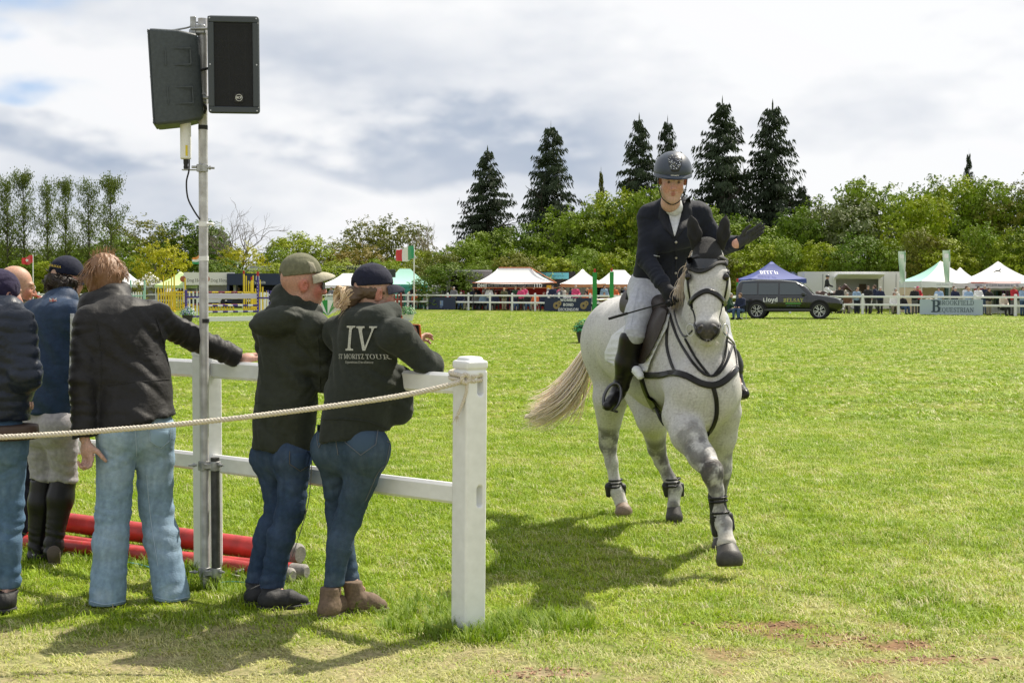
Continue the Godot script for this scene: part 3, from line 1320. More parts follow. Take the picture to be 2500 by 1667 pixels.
func build_trees() -> void:
	var crowns := []
	for k in 4:
		crowns.append(crown_mesh(lobes_round(50 + k, 15 + k * 2, 0.12), 12000, 0.0165, -0.42, 60 + k))
	var airy := []
	for k in 2:
		airy.append(crown_mesh(lobes_round(70 + k, 13, 0.3), 8000, 0.0155, -0.2, 80 + k))
	var firs := [conifer_mesh(91), conifer_mesh(92)]
	var pops := [poplar_mesh(94), poplar_mesh(95)]
	var trunks := [trunk_mesh(0.6, 0.035, 33), trunk_mesh(0.62, 0.03, 34)]
	var ptr := poplar_trunk(35)
	var bark := textured(mat(0.09, 0.075, 0.06, 0.95), M.tex_dirt, M.nrm_cloth, 1.0, 0.8)
	var G := {"green": leafy(0.175, 0.25, 0.018), "deep": leafy(0.115, 0.18, 0.016), "bright": leafy(0.27, 0.33, 0.018), "olive": leafy(0.165, 0.175, 0.024), "yellow": leafy(0.4, 0.38, 0.016), "bronze": leafy(0.22, 0.17, 0.035), "grey": leafy(0.16, 0.19, 0.08), "dark": leafy(0.05, 0.072, 0.036), "poplar": leafy(0.125, 0.165, 0.03)}
	var words := {"green": "mid green", "deep": "deep green", "bright": "fresh bright green", "olive": "olive green", "yellow": "yellow green", "bronze": "bronze leaved", "grey": "grey green", "poplar": "pale green"}
	# [x of the crown, y of its top, distance, width] as surveyed from the photograph
	var belt := [[1000, 565, 122, 130, "olive"], [1060, 548, 124, 140, "green"], [1130, 520, 126, 150, "green"], [1195, 508, 128, 140, "deep"], [1290, 468, 128, 190, "green"], [1372, 452, 130, 170, "deep"], [1440, 424, 132, 190, "bright"], [1500, 418, 130, 160, "green"], [1585, 455, 134, 180, "green"], [1668, 485, 130, 170, "deep"], [1745, 505, 128, 190, "green"], [1830, 470, 132, 170, "deep"], [1885, 448, 134, 180, "green"], [1950, 440, 132, 190, "grey"], [2012, 400, 136, 210, "green"], [2085, 432, 130, 200, "bright"], [2150, 402, 136, 210, "green"], [2212, 394, 138, 190, "bright"], [2285, 402, 134, 200, "green"], [2345, 396, 132, 200, "olive"], [2430, 400, 132, 180, "deep"],
		[690, 526, 140, 160, "bright"], [640, 560, 136, 120, "green"], [755, 545, 142, 170, "olive"], [825, 556, 138, 160, "bronze"], [845, 498, 148, 150, "olive"], [905, 490, 146, 180, "olive"], [945, 566, 134, 150, "bright"], [560, 552, 132, 120, "yellow"], [330, 494, 150, 190, "olive"], [425, 494, 152, 180, "deep"], [250, 530, 146, 170, "green"], [375, 546, 124, 125, "yellow"], [10, 555, 146, 170, "green"], [95, 560, 148, 170, "deep"], [175, 552, 146, 180, "green"], [480, 520, 150, 140, "deep"], [-60, 530, 146, 180, "green"]]
	var k := 0
	for q in belt:
		var z: float = q[2]
		var at := Vector3((q[0] - 1176.0) / 3267.0 * z, -0.05, -z)
		var tall: float = (663.0 - q[1]) / 3267.0 * z + 1.6
		var lab: String = "%s broadleaf tree in the belt behind %s" % [words[q[4]], landmark(q[0])]
		if q[0] < 980:
			lab = "%s broadleaf tree far behind %s" % [words[q[4]], landmark(q[0])]
		if q[0] == 375:
			lab = "small bright yellow green tree behind the pale green tent"
		tree("broadleaf_tree", lab, "broadleaf trees round the field", at, tall, q[3] / 3267.0 * z * 1.12, trunks[k % 2], bark, airy[k % 2] if q[4] in ["bronze", "yellow", "olive"] else crowns[k % 4], G[q[4]], k * 1.7)
		k += 1
	# lower growth along the foot of the belt
	for q in [[1030, 600, 112], [1110, 588, 114], [1190, 575, 114], [1260, 585, 115], [1335, 560, 115], [1420, 570, 116], [1500, 560, 114], [1590, 560, 114], [1660, 575, 112], [1722, 548, 112], [1800, 540, 112], [1880, 550, 111], [1960, 530, 110], [2040, 545, 110], [2115, 520, 110], [2190, 540, 108], [2260, 505, 108], [2335, 520, 106], [2400, 500, 106], [880, 590, 124], [960, 600, 120], [780, 590, 128], [700, 595, 128], [610, 600, 126], [520, 590, 128], [300, 580, 134], [220, 590, 134], [140, 595, 134], [50, 590, 134]]:
		var z: float = q[2]
		var tone: String = ["green", "bright", "deep", "green", "olive", "bright"][k % 6]
		var lab: String = "%s bush below the trees behind %s" % [words[tone], landmark(q[0])]
		var at := Vector3((q[0] - 1176.0) / 3267.0 * z, -0.1, -z)
		tree("bush", lab, "bushes at the foot of the trees", at, (663.0 - q[1]) / 3267.0 * z + 1.7, 4.4 + (k % 3) * 0.6, trunks[k % 2], bark, crowns[(k + 1) % 4], G[tone], k * 2.3)
		k += 1
	k = 0
	for q in [[1120, 346, 138, 185, "dark spruce standing apart over the pink roofed tent"], [1265, 290, 136, 190, "slender dark spruce above the white tents"], [1467, 274, 142, 175, "dark spruce paired with a smaller one behind the rider"], [1532, 279, 146, 130, "smaller dark spruce of the pair behind the rider"], [1657, 236, 140, 230, "tallest dark spruce of the wood"], [1772, 244, 142, 225, "broad dark spruce next to the tallest one"], [2222, 352, 150, 60, "spruce tip showing over the bright green trees"], [1380, 392, 142, 45, "thin young conifer poking out of the belt"], [1840, 425, 140, 120, "low dark conifer beside the broad spruce"]]:
		var z: float = q[2]
		tree("spruce_tree", q[4], "dark conifers", Vector3((q[0] - 1176.0) / 3267.0 * z, -0.1, -z), (663.0 - q[1]) / 3267.0 * z + 1.7, q[3] / 3267.0 * z * 1.25, trunks[1], bark, firs[k % 2], G.dark if k != 7 else G.olive, k * 1.3)
		k += 1
	for q in [[18, 393, 138, 105], [56, 391, 140, 105], [110, 403, 138, 105], [152, 409, 142, 95], [205, 402, 138, 110], [256, 402, 136, 120], [-25, 398, 139, 110]]:
		var z: float = q[2]
		tree("poplar_tree", "tall thin pale green poplar in the row beyond the red flag", "poplars in a row", Vector3((q[0] - 1176.0) / 3267.0 * z, -0.1, -z), (663.0 - q[1]) / 3267.0 * z + 1.7, q[3] / 3267.0 * z * 1.25, ptr, bark, pops[k % 2], G.poplar, k * 1.9)
		k += 1
	for q in [[548, 452, 134, 5.2, 3, 0.62, "large leafless tree with spreading grey twigs"], [1002, 486, 138, 4.0, 8, 0.5, "pale leafless tree with upright twigs beside the olive trees"], [800, 560, 150, 3.4, 12, 0.6, "small leafless tree beyond the white lorries"]]:
		rng.seed = q[4]
		var z: float = q[2]
		var tall: float = (663.0 - q[1]) / 3267.0 * z + 1.6
		var b := MB.new()
		b.tube(PackedVector3Array([Vector3(0, -0.1, 0), Vector3(0.05, tall * 0.3, 0)]), PackedFloat32Array([0.28, 0.2]), 8, false)
		for m in 6:
			var a := TAU * m / 6.0 + rng.randf() * 0.5
			limb(b, Vector3(0.05, tall * (0.26 + 0.05 * (m % 2)), 0), Vector3(cos(a) * q[5] * 1.4, 1.0, sin(a) * q[5] * 1.4).normalized(), tall * 0.26, 0.1, 4, q[5], 0.35, 0.2)
		var t := thing("bare_tree", q[6], "tree", Vector3((q[0] - 1176.0) / 3267.0 * z, 0, -z))
		part("branches", b.mesh(), mat(0.13, 0.11, 0.09, 0.95) if q[4] != 8 else mat(0.26, 0.22, 0.16, 0.95), t)

# ------------------------------------------------------------------ the far side of the field
var rail_line := [[-60.0, 140.0], [-45.0, 130.0], [-8.2, 112.0], [3.3, 100.0], [14.0, 95.0], [22.2, 90.0], [29.4, 83.0], [44.0, 66.0]]

func rail_at(x: float) -> float:
	for k in rail_line.size() - 1:
		if x < rail_line[k + 1][0]:
			return remap(x, rail_line[k][0], rail_line[k + 1][0], rail_line[k][1], rail_line[k + 1][1])
	return 66.0

func landmark(px: float) -> String:
	var best := ""
	for q in [[60, "the red flag"], [200, "the poplars"], [318, "the two white tents"], [415, "the lime green tent"], [488, "the Dog House trailer"], [590, "the navy bar trailer"], [730, "the long white lorry"], [815, "the low white marquee"], [930, "the yellow and green tent"], [1020, "the white van"], [1078, "the grey horsebox"], [1182, "the pink roofed tent"], [1272, "the turquoise signed trailer"], [1400, "the terracotta edged tents"], [1560, "the grey horse's rider"], [1680, "the seated couple"], [1790, "the blue tent"], [1900, "the bay horse"], [2000, "the white trailer"], [2070, "the green feather banners"], [2160, "the cream walled tent"], [2292, "the red edged tent"], [2410, "the last white tent"]]:
		if best == "" or px > q[0] - 45:
			best = q[1]
	return best

func far(px: float, z: float, y := 0.0) -> Vector3:   # a place seen px along the tree line, z metres off
	return Vector3((px - 1176.0) / 3267.0 * z, y, -z)

func build_far_fence() -> void:
	var f := thing("rail_fence", "long white post and rail fence along the far side of the field", "fence", Vector3.ZERO)
	var post := square_loft([[0.07, -0.1], [0.07, 1.2], [0.075, 1.21], [0.075, 1.25], [0.04, 1.29]], 0.015)
	var pts := []
	for k in rail_line.size() - 1:
		var a := Vector2(rail_line[k][0], rail_line[k][1])
		var b := Vector2(rail_line[k + 1][0], rail_line[k + 1][1])
		var n := maxi(1, roundi(a.distance_to(b) / 2.3))
		for q in n:
			pts.append(a.lerp(b, float(q) / n))
	for k in pts.size():
		var p := Vector3(pts[k].x, 0, -pts[k].y)
		part("post", post, M.white_paint, f, p)
		if k + 1 < pts.size():
			var e := Vector3(pts[k + 1].x, 0, -pts[k + 1].y)
			var d := e - p
			for y in [1.1, 0.6]:
				var r := part("rail", box_mesh(Vector3(d.length() - 0.14, 0.12, 0.05), 0.012), M.white_paint, f, p + d * 0.5 + Vector3(0, y, 0))
				r.rotation.y = atan2(-d.z, d.x)

func tent(label: String, px: float, z: float, w: float, deep: float, eave: float, peak: float, roof: Array, val: Material, opt := {}) -> Node3D:
	var t := thing("gazebo_tent", label, "tent", far(px, z), "pop-up tents of the fair")
	t.rotation.y = opt.get("turn", 0.0)
	var ridge: float = opt.get("ridge", 0.0)
	var cols := 12
	var sides := [[Vector3(-w, 0, deep) * 0.5, Vector3(w, 0, deep) * 0.5], [Vector3(w, 0, deep) * 0.5, Vector3(w, 0, -deep) * 0.5], [Vector3(w, 0, -deep) * 0.5, Vector3(-w, 0, -deep) * 0.5], [Vector3(-w, 0, -deep) * 0.5, Vector3(-w, 0, deep) * 0.5]]
	for s in 4:
		var a: Vector3 = sides[s][0]
		var b: Vector3 = sides[s][1]
		var rows := []
		for q in 9:
			var u := q / 8.0
			var row := []
			for k in cols + 1:
				var p := a.lerp(b, float(k) / cols)
				var top := Vector3(clampf(p.x, -ridge * 0.5, ridge * 0.5), 0, 0)
				var h := eave + (peak - eave) * (0.55 * u + 0.45 * pow(u, 2.4))
				h -= 0.06 * sin(PI * k / cols) * (1.0 - u)
				var m := p.lerp(top, u)
				row.append(Vector3(m.x, h, m.z))
			rows.append(row)
		rows.reverse()
		var m2 := MB.new()
		m2.sheet(rows)
		var rm: Material = roof[s % roof.size()]
		part("roof_panel", m2.mesh(), rm, t)
		var v := MB.new()
		var vr := [[], []]
		for k in cols + 1:
			var p := a.lerp(b, float(k) / cols)
			var sag := 0.06 * sin(PI * k / cols)
			vr[0].append(Vector3(p.x, eave - sag, p.z))
			vr[1].append(Vector3(p.x * 1.004, eave - opt.get("drop", 0.28) - 0.03 * absf(sin(k * PI / 2.0)), p.z * 1.004))
		v.sheet(vr)
		part("valance", v.mesh(), val, t)
	for x in [-1.0, 1.0]:
		for zz in [-1.0, 1.0]:
			part("leg", box_mesh(Vector3(0.045, eave, 0.045), 0.0, Vector3(x * (w * 0.5 - 0.05), eave * 0.5, zz * (deep * 0.5 - 0.05))), opt.get("leg", M.white_paint), t)
	for q in opt.get("walls", []):
		var wl := MB.new()
		match q[0]:
			"back": wl.box(Transform3D(Basis(), Vector3(0, eave * 0.5, -deep * 0.5 + 0.02)), Vector3(w - 0.1, eave - 0.05, 0.02))
			"left": wl.box(Transform3D(Basis(), Vector3(-w * 0.5 + 0.02, eave * 0.5, 0)), Vector3(0.02, eave - 0.05, deep - 0.1))
			"right": wl.box(Transform3D(Basis(), Vector3(w * 0.5 - 0.02, eave * 0.5, 0)), Vector3(0.02, eave - 0.05, deep - 0.1))
			"front": wl.box(Transform3D(Basis(), Vector3(0, eave * 0.5, deep * 0.5 - 0.04)), Vector3(w - 0.1, eave - 0.05, 0.02))
		part("wall_sheet", wl.mesh(), q[1], t)
	return t

func stall_goods(px: float, z: float, n: int, seed_: int, where: String) -> void:
	rng.seed = seed_
	for k in n:
		var x := far(px, z).x + (k - (n - 1) * 0.5) * 0.8
		var rail := thing("clothes_rail", "hanging coats on a rail in the %s" % where, "clothes rail", Vector3(x, 0, -z), "goods on the stalls")
		part("bar", rod_mesh(Vector3(-0.36, 1.5, 0), Vector3(0.36, 1.5, 0), 0.02, 6), M.steel, rail)
		for s in [-0.35, 0.35]:
			part("upright", rod_mesh(Vector3(s, 0, 0), Vector3(s, 1.5, 0), 0.02, 6), M.steel, rail)
		for q in 7:
			var h := rng.randf_range(0.6, 0.95)
			var c := Color.from_hsv(rng.randf(), rng.randf_range(0.1, 0.7), rng.randf_range(0.08, 0.5))
			part("coat", box_mesh(Vector3(0.07, h, 0.4), 0.02, Vector3(-0.3 + q * 0.1, 1.48 - h * 0.5, 0)), mat(c.r * c.r, c.g * c.g, c.b * c.b, 0.9), rail)

func open_box(parent: Node, w: float, h: float, deep: float, lift: float, hole: Rect2, m: Material) -> void:   # a box body with a real opening in its front
	var t := 0.06
	var y0 := lift
	var l := hole.position.x
	var r := hole.end.x
	var b := hole.position.y
	var u := hole.end.y
	var f := deep * 0.5 - t * 0.5
	for q in [["back_wall", Vector3(0, y0 + h * 0.5, -f), Vector3(w, h, t)], ["side_wall", Vector3(-w * 0.5 + t * 0.5, y0 + h * 0.5, 0), Vector3(t, h, deep - 2.0 * t)], ["side_wall", Vector3(w * 0.5 - t * 0.5, y0 + h * 0.5, 0), Vector3(t, h, deep - 2.0 * t)], ["roof", Vector3(0, y0 + h + t * 0.5, 0), Vector3(w, t, deep)], ["floor", Vector3(0, y0 - t * 0.5, 0), Vector3(w, t, deep)], ["front_panel", Vector3((l - w * 0.5) * 0.5, y0 + h * 0.5, f), Vector3(l + w * 0.5, h, t)], ["front_panel", Vector3((r + w * 0.5) * 0.5, y0 + h * 0.5, f), Vector3(w * 0.5 - r, h, t)], ["lower_panel", Vector3((l + r) * 0.5, (y0 + b) * 0.5, f), Vector3(r - l, b - y0, t)], ["upper_panel", Vector3((l + r) * 0.5, (u + y0 + h) * 0.5, f), Vector3(r - l, y0 + h - u, t)]]:
		if q[2].x > 0.01 and q[2].y > 0.01:
			part(q[0], box_mesh(q[2], 0.0, q[1]), m, parent)

func trailer(called: String, label: String, px: float, z: float, w: float, h: float, deep: float, lift: float, m: Material, hole := Rect2()) -> Node3D:
	var t := thing(called, label, "trailer", far(px, z))
	if hole.size.x > 0.0:
		open_box(t, w, h, deep, lift, hole, m)
	else:
		part("body", box_mesh(Vector3(w, h, deep), 0.06, Vector3(0, lift + h * 0.5, 0)), m, t)
	for s in [-0.32, 0.3, 0.4]:
		var wm := MB.new()
		wm.rod(Vector3(w * s, 0.42, deep * 0.5 - 0.3), Vector3(w * s, 0.42, deep * 0.5 + 0.01), 0.42, 18)
		part("wheel", wm.mesh(), M.black_rubber, t)
	return t

func sign_board(parent: Node, at: Vector3, w: float, h: float, m: Material, called := "sign_board") -> MeshInstance3D:
	return part(called, box_mesh(Vector3(w, h, 0.04), 0.0, at), m, parent)

func build_fairground() -> void:
	var white := mat(0.78, 0.78, 0.78, 0.7)
	white.backlight_enabled = true
	white.backlight = Color(0.4, 0.4, 0.4)
	var lime := mat(0.52, 0.66, 0.3, 0.7)
	var pink := mat(0.72, 0.2, 0.22, 0.7)
	var orange := mat(0.55, 0.19, 0.08, 0.8)
	var black := mat(0.02, 0.02, 0.02, 0.8)
	var blue := mat(0.045, 0.07, 0.26, 0.7)
	var teal := mat(0.06, 0.34, 0.25, 0.7)
	var aqua := mat(0.33, 0.6, 0.5, 0.7)
	var sun_y := mat(0.7, 0.55, 0.06, 0.7)
	var navy := mat(0.012, 0.022, 0.06, 0.6)
	var tan := mat(0.42, 0.33, 0.22, 0.8)
	var cream := mat(0.62, 0.5, 0.36, 0.8)
	var red := mat(0.5, 0.02, 0.025, 0.6)
	var canvas := mat(0.7, 0.7, 0.7, 0.8)
	var grey := mat(0.22, 0.22, 0.23, 0.6)
	tent("white tent next to another one beyond the yellow jump", 293, 128, 2.6, 3.0, 2.0, 3.15, [white], white, {"walls": [["back", canvas], ["left", canvas], ["right", canvas]]})
	tent("white tent between a white one and the pale green one", 343, 126, 3.4, 3.0, 2.0, 3.15, [white], white, {"walls": [["back", canvas], ["left", canvas], ["right", canvas]]})
	tent("pale lime green tent behind the yellow jump", 415, 122, 3.6, 3.4, 1.95, 3.1, [lime], lime, {})
	# food trailers
	var dog := trailer("catering_trailer", "white catering trailer lettered Dog House", 488, 121, 4.4, 2.3, 2.4, 0.5, white, Rect2(-2.0, 0.95, 4.0, 0.95))
	sign_board(dog, Vector3(0, 2.45, 1.24), 4.3, 1.05, mat(0.74, 0.72, 0.7, 0.6))
	for x in [-1.6, 0.4]:
		letters("Dog House", 0.24, mat(0.05, 0.04, 0.04, 0.6), dog, Transform3D(Basis(), Vector3(x + 0.55, 2.3, 1.27)), true)
		var em := MB.new()
		em.lathe(Transform3D(Basis(Vector3.RIGHT, PI * 0.5), Vector3(x - 0.62, 2.42, 1.27)), [[0.0, 0.02], [0.22, 0.02], [0.26, 0.0]], 14)
		part("emblem", em.mesh(), mat(0.4, 0.12, 0.06, 0.6), dog)
	var bar := trailer("bar_trailer", "navy fascia of a bar trailer beside the Dog House trailer", 590, 120, 4.6, 2.3, 2.4, 0.5, navy, Rect2(-2.1, 0.95, 4.2, 0.95))
	sign_board(bar, Vector3(0, 2.4, 1.24), 4.5, 0.95, navy)
	letters("U", 0.4, M.white_paint, bar, Transform3D(Basis(Vector3(0, 0, 1), PI), Vector3(0.3, 2.55, 1.28)), false, "emblem")
	fine_print(1.5, 0.2, M.white_paint, bar, Transform3D(Basis(), Vector3(0.3, 2.12, 1.28)))
	var lorry := trailer("horse_lorry", "long white horse lorry with a navy rear end above the stalls", 730, 130, 12.3, 2.6, 2.5, 1.05, mat(0.66, 0.66, 0.66, 0.5))
	part("stripe", box_mesh(Vector3(4.0, 1.5, 0.05), 0.0, Vector3(3.9, 2.75, 1.26)), navy, lorry)
	part("window", box_mesh(Vector3(0.7, 0.6, 0.06), 0.0, Vector3(5.2, 2.85, 1.28)), mat(0.4, 0.45, 0.5, 0.2), lorry)
	part("skylight_edge", box_mesh(Vector3(12.0, 0.12, 0.06), 0.0, Vector3(0, 3.58, 1.27)), mat(0.3, 0.31, 0.33, 0.5), lorry)
	for x in [-4.4, -1.3]:
		part("locker_door", box_mesh(Vector3(2.7, 1.7, 0.04), 0.02, Vector3(x, 2.45, 1.27)), mat(0.6, 0.6, 0.6, 0.5), lorry)
	part("emblem", box_mesh(Vector3(0.7, 0.7, 0.05), 0.0, Vector3(0.9, 2.7, 1.27)), mat(0.4, 0.22, 0.07, 0.5), lorry)
	tent("low white marquee with many visitors behind the man in the khaki cap", 815, 120, 5.4, 4.0, 1.95, 2.9, [white], white, {"ridge": 2.0})
	tent("yellow and green tent with green side walls left of the flag pole", 930, 118, 4.4, 4.0, 2.0, 3.25, [aqua, aqua, aqua, sun_y], teal, {"ridge": 0.9, "turn": 0.12, "walls": [["back", teal], ["right", teal], ["front", teal]]})
	tent("yellow tent half hidden behind the green one", 888, 121, 2.8, 2.6, 2.0, 3.1, [sun_y], sun_y, {})
	var van := trailer("white_van", "plain white van parked between the green tent and the grey container", 1020, 116, 2.6, 1.5, 2.0, 0.4, white)
	van.set_meta("category", "van")
	# grey horsebox with its door open
	var bx := thing("horsebox", "grey horsebox with an open doorway beside the pink roofed tent", "trailer", far(1078, 113))
	open_box(bx, 3.6, 2.55, 2.4, 0.48, Rect2(-1.42, 0.62, 1.15, 1.98), grey)
	part("door", box_mesh(Vector3(0.28, 1.95, 0.08), 0.01, Vector3(-1.6, 1.6, 1.26)), mat(0.35, 0.34, 0.33, 0.6), bx)
	part("frame", box_mesh(Vector3(3.66, 0.1, 0.06), 0.0, Vector3(0, 3.0, 1.22)), mat(0.4, 0.4, 0.42, 0.5), bx)
	for s in [-0.9, 0.9]:
		var wm := MB.new()
		wm.rod(Vector3(s, 0.4, 0.9), Vector3(s, 0.4, 1.21), 0.4, 16)
		part("wheel", wm.mesh(), M.black_rubber, bx)
	var pk := tent("large tent with white and pink roof and black lettered valance", 1182, 108, 6.3, 3.4, 2.02, 3.2, [white, pink, white, pink], black, {"ridge": 2.4, "drop": 0.36, "leg": black, "walls": [["back", red]]})
	fine_print(3.4, 0.13, mat(0.4, 0.38, 0.36, 0.7), pk, Transform3D(Basis(), Vector3(-0.3, 1.83, 1.73)))
	letters("JTD", 0.3, M.white_paint, pk, Transform3D(Basis(), Vector3(1.75, 1.83, 1.72)), false, "lettering", 700, true)
	letters("DHJ", 0.3, M.white_paint, pk, Transform3D(Basis(), Vector3(-2.45, 1.83, 1.72)), false, "lettering", 700, true)
	for s in 4:
		var ed: Array = [[Vector3(-3.15, 2.04, 1.7), Vector3(3.15, 2.04, 1.7)], [Vector3(-3.15, 1.67, 1.72), Vector3(3.15, 1.67, 1.72)], [Vector3(-1.2, 3.2, 0.02), Vector3(1.2, 3.2, 0.02)], [Vector3(1.2, 3.2, 0.02), Vector3(3.15, 2.04, 1.7)]][s]
		part("edging", rod_mesh(ed[0], ed[1], 0.035, 6), orange, pk)
	stall_goods(1160, 108.2, 4, 301, "pink roofed tent")
	var sg := thing("price_sign", "small orange notice board on the stall by the pink roofed tent", "sign", far(1261, 106))
	part("board", box_mesh(Vector3(0.36, 0.3, 0.03), 0.0, Vector3(0, 1.72, 0)), mat(0.7, 0.36, 0.02, 0.6), sg)
	part("stake", rod_mesh(Vector3(0, 0, -0.02), Vector3(0, 1.6, -0.02), 0.02, 6), M.white_paint, sg)
	var dk := trailer("dark_trailer", "dark trailer with a turquoise name panel behind the white tents", 1272, 114, 3.4, 2.4, 2.4, 0.55, black)
	sign_board(dk, Vector3(-0.1, 2.62, 1.23), 2.5, 0.5, mat(0.12, 0.45, 0.52, 0.5))
	fine_print(1.8, 0.12, mat(0.02, 0.12, 0.16, 0.5), dk, Transform3D(Basis(), Vector3(-0.1, 2.62, 1.26)))
	tent("white tent with terracotta valance next to the dark trailer", 1338, 110, 3.4, 3.2, 2.0, 3.15, [white], mat(0.5, 0.22, 0.11, 0.8), {"walls": [["back", canvas], ["left", canvas], ["right", canvas]]})
	tent("white tent with terracotta valance behind the green jump stands", 1420, 110, 3.8, 3.2, 2.0, 3.05, [white], mat(0.5, 0.22, 0.11, 0.8), {"ridge": 1.0, "walls": [["back", canvas], ["left", canvas], ["right", canvas]]})
	tent("white tent mostly hidden behind the horse and rider", 1480, 112, 3.2, 3.2, 2.0, 3.0, [white], mat(0.5, 0.22, 0.11, 0.8), {})
	stall_goods(1390, 110, 4, 305, "terracotta edged tents")
	var bt := tent("deep blue lettered tent behind the dark car", 1772, 100, 4.0, 3.4, 2.3, 3.55, [blue], blue, {"turn": 0.1, "drop": 0.3})
	fine_print(1.5, 0.4, M.white_paint, bt, Transform3D(Basis(Vector3.RIGHT, -0.98), Vector3(-0.4, 2.74, 1.22)))
	fine_print(0.9, 0.3, M.white_paint, bt, Transform3D(Basis(UPV, PI * 0.5) * Basis(Vector3.RIGHT, -0.9), Vector3(1.55, 2.68, 0.1)))
	# white show trailer with a side awning
	var sw := thing("show_trailer", "long white trailer with a raised awning and dark serving hatch", "trailer", far(1955, 102))
	open_box(sw, 7.2, 2.5, 2.4, 0.25, Rect2(-1.35, 0.8, 3.0, 1.5), mat(0.6, 0.6, 0.58, 0.6))
	var aw := MB.new()
	aw.box(Transform3D(Basis(Vector3.RIGHT, -0.2), Vector3(0.15, 2.5, 1.85)), Vector3(3.3, 0.06, 1.35))
	part("awning", aw.mesh(), white, sw)
	for x in [-2.3, 2.0, 2.9]:
		part("panel_joint", box_mesh(Vector3(0.05, 2.3, 0.03), 0.0, Vector3(x, 1.5, 1.21)), mat(0.3, 0.3, 0.3, 0.6), sw)
	part("inner_cupboard", box_mesh(Vector3(0.5, 0.7, 0.03), 0.0, Vector3(1.1, 1.6, -1.1)), mat(0.14, 0.1, 0.07, 0.8), sw)
	var gw := tent("white and pale green tent with cream walls between two green banners", 2160, 96, 4.3, 3.6, 2.12, 3.5, [white, aqua, white, aqua], mat(0.62, 0.66, 0.64, 0.7), {"turn": 0.14, "drop": 0.42, "walls": [["back", cream], ["left", cream]]})
	fine_print(1.6, 0.1, mat(0.25, 0.27, 0.27, 0.7), gw, Transform3D(Basis(), Vector3(-0.3, 1.88, 1.84)))
	part("corner_post", box_mesh(Vector3(0.3, 2.1, 0.2), 0.0, Vector3(-0.3, 1.05, 1.7)), mat(0.02, 0.05, 0.04, 0.8), gw)
	tent("plain white tent behind the pale green one", 2205, 99, 2.6, 3.0, 2.0, 3.1, [white], white, {"walls": [["front", mat(0.6, 0.62, 0.62, 0.8)]]})
	var rd := tent("white tent with a leaping horse mark and red edged valance", 2292, 90, 4.6, 3.6, 2.0, 3.35, [white], mat(0.66, 0.6, 0.62, 0.8), {"drop": 0.36, "walls": [["back", canvas]]})
	fine_print(3.0, 0.12, mat(0.06, 0.09, 0.2, 0.7), rd, Transform3D(Basis(), Vector3(-0.5, 1.82, 1.84)))
	part("edging", box_mesh(Vector3(4.6, 0.06, 0.03), 0.0, Vector3(0, 2.0, 1.83)), red, rd)
	part("red_panel", box_mesh(Vector3(0.95, 0.85, 0.04), 0.0, Vector3(-1.5, 1.2, 1.5)), red, rd)
	var hm := MB.new()
	var xf := Transform3D(Basis(Vector3.RIGHT, -0.75), Vector3(-0.35, 2.72, 0.98))
	hm.box(xf, Vector3(0.26, 0.1, 0.02))
	hm.box(xf * Transform3D(Basis(Vector3(0, 0, 1), 0.8), Vector3(0.17, 0.1, 0)), Vector3(0.16, 0.06, 0.02))
	hm.box(xf * Transform3D(Basis(Vector3(0, 0, 1), 0.6), Vector3(-0.2, -0.08, 0)), Vector3(0.2, 0.04, 0.02))
	hm.box(xf * Transform3D(Basis(Vector3(0, 0, 1), -0.7), Vector3(0.14, -0.08, 0)), Vector3(0.14, 0.035, 0.02))
	part("horse_mark", hm.mesh(), black, rd)
	stall_goods(2310, 90.6, 4, 309, "red edged tent")
	tent("white tent at the end of the row past the red edged one", 2410, 88, 3.6, 3.4, 2.0, 3.1, [white], white, {})
	# feather banners
	for q in [[2070, 93, "green feather banner beside the white trailer"], [2172, 91, "green feather banner in front of the pale green tent"]]:
		var fb := thing("feather_banner", q[2], "banner", far(q[0], q[1]), "green feather banners")
		part("pole", rod_mesh(Vector3(0.24, 0, 0), Vector3(0.24, 4.1, 0), 0.022, 6), M.white_paint, fb)
		var rows := []
		for r in 13:
			var u := r / 12.0
			var row := []
			for c in 5:
				var s := c / 4.0
				row.append(Vector3(0.24 - 0.46 * s * (1.0 - 0.55 * pow(u, 3.0)) + 0.04 * sin(u * 4.0), 4.05 - 1.95 * u - 0.2 * s * u * u, 0.05 * sin(u * 7.0 + s * 3.0)))
			rows.append(row)
		var s2 := MB.new()
		s2.sheet(rows)
		var gm := mat(0.1, 0.3, 0.13, 0.7)
		gm.backlight_enabled = true
		gm.backlight = Color(0.6, 0.6, 0.6)
		part("cloth", s2.mesh(), gm, fb)
		part("print", box_mesh(Vector3(0.26, 0.26, 0.01), 0.0, Vector3(0.02, 3.7, 0.06)), M.white_paint, fb)
	# banners hung on the far rail
	var b1 := banner("navy sponsor banner with a small gold shield on the far rail", 1015, 2.35, navy)
	part("shield", box_mesh(Vector3(0.36, 0.42, 0.01), 0.0, Vector3(0, 0.5, 0.03)), mat(0.16, 0.24, 0.42, 0.5), b1)
	fine_print(0.3, 0.26, mat(0.4, 0.38, 0.18, 0.5), b1, Transform3D(Basis(), Vector3(0, 0.53, 0.037)))
	fine_print(0.36, 0.11, mat(0.3, 0.4, 0.6, 0.5), b1, Transform3D(Basis(), Vector3(0, 0.2, 0.03)))
	var b2 := banner("navy banner with gold rings reading WOMBLE BOND DICKINSON", 1304, 3.2, navy)
	letters("WOMBLE\nBOND\nDICKINSON", 0.2, M.white_paint, b2, Transform3D(Basis(), Vector3(0.05, 0.48, 0.03)), false, "lettering", 600)
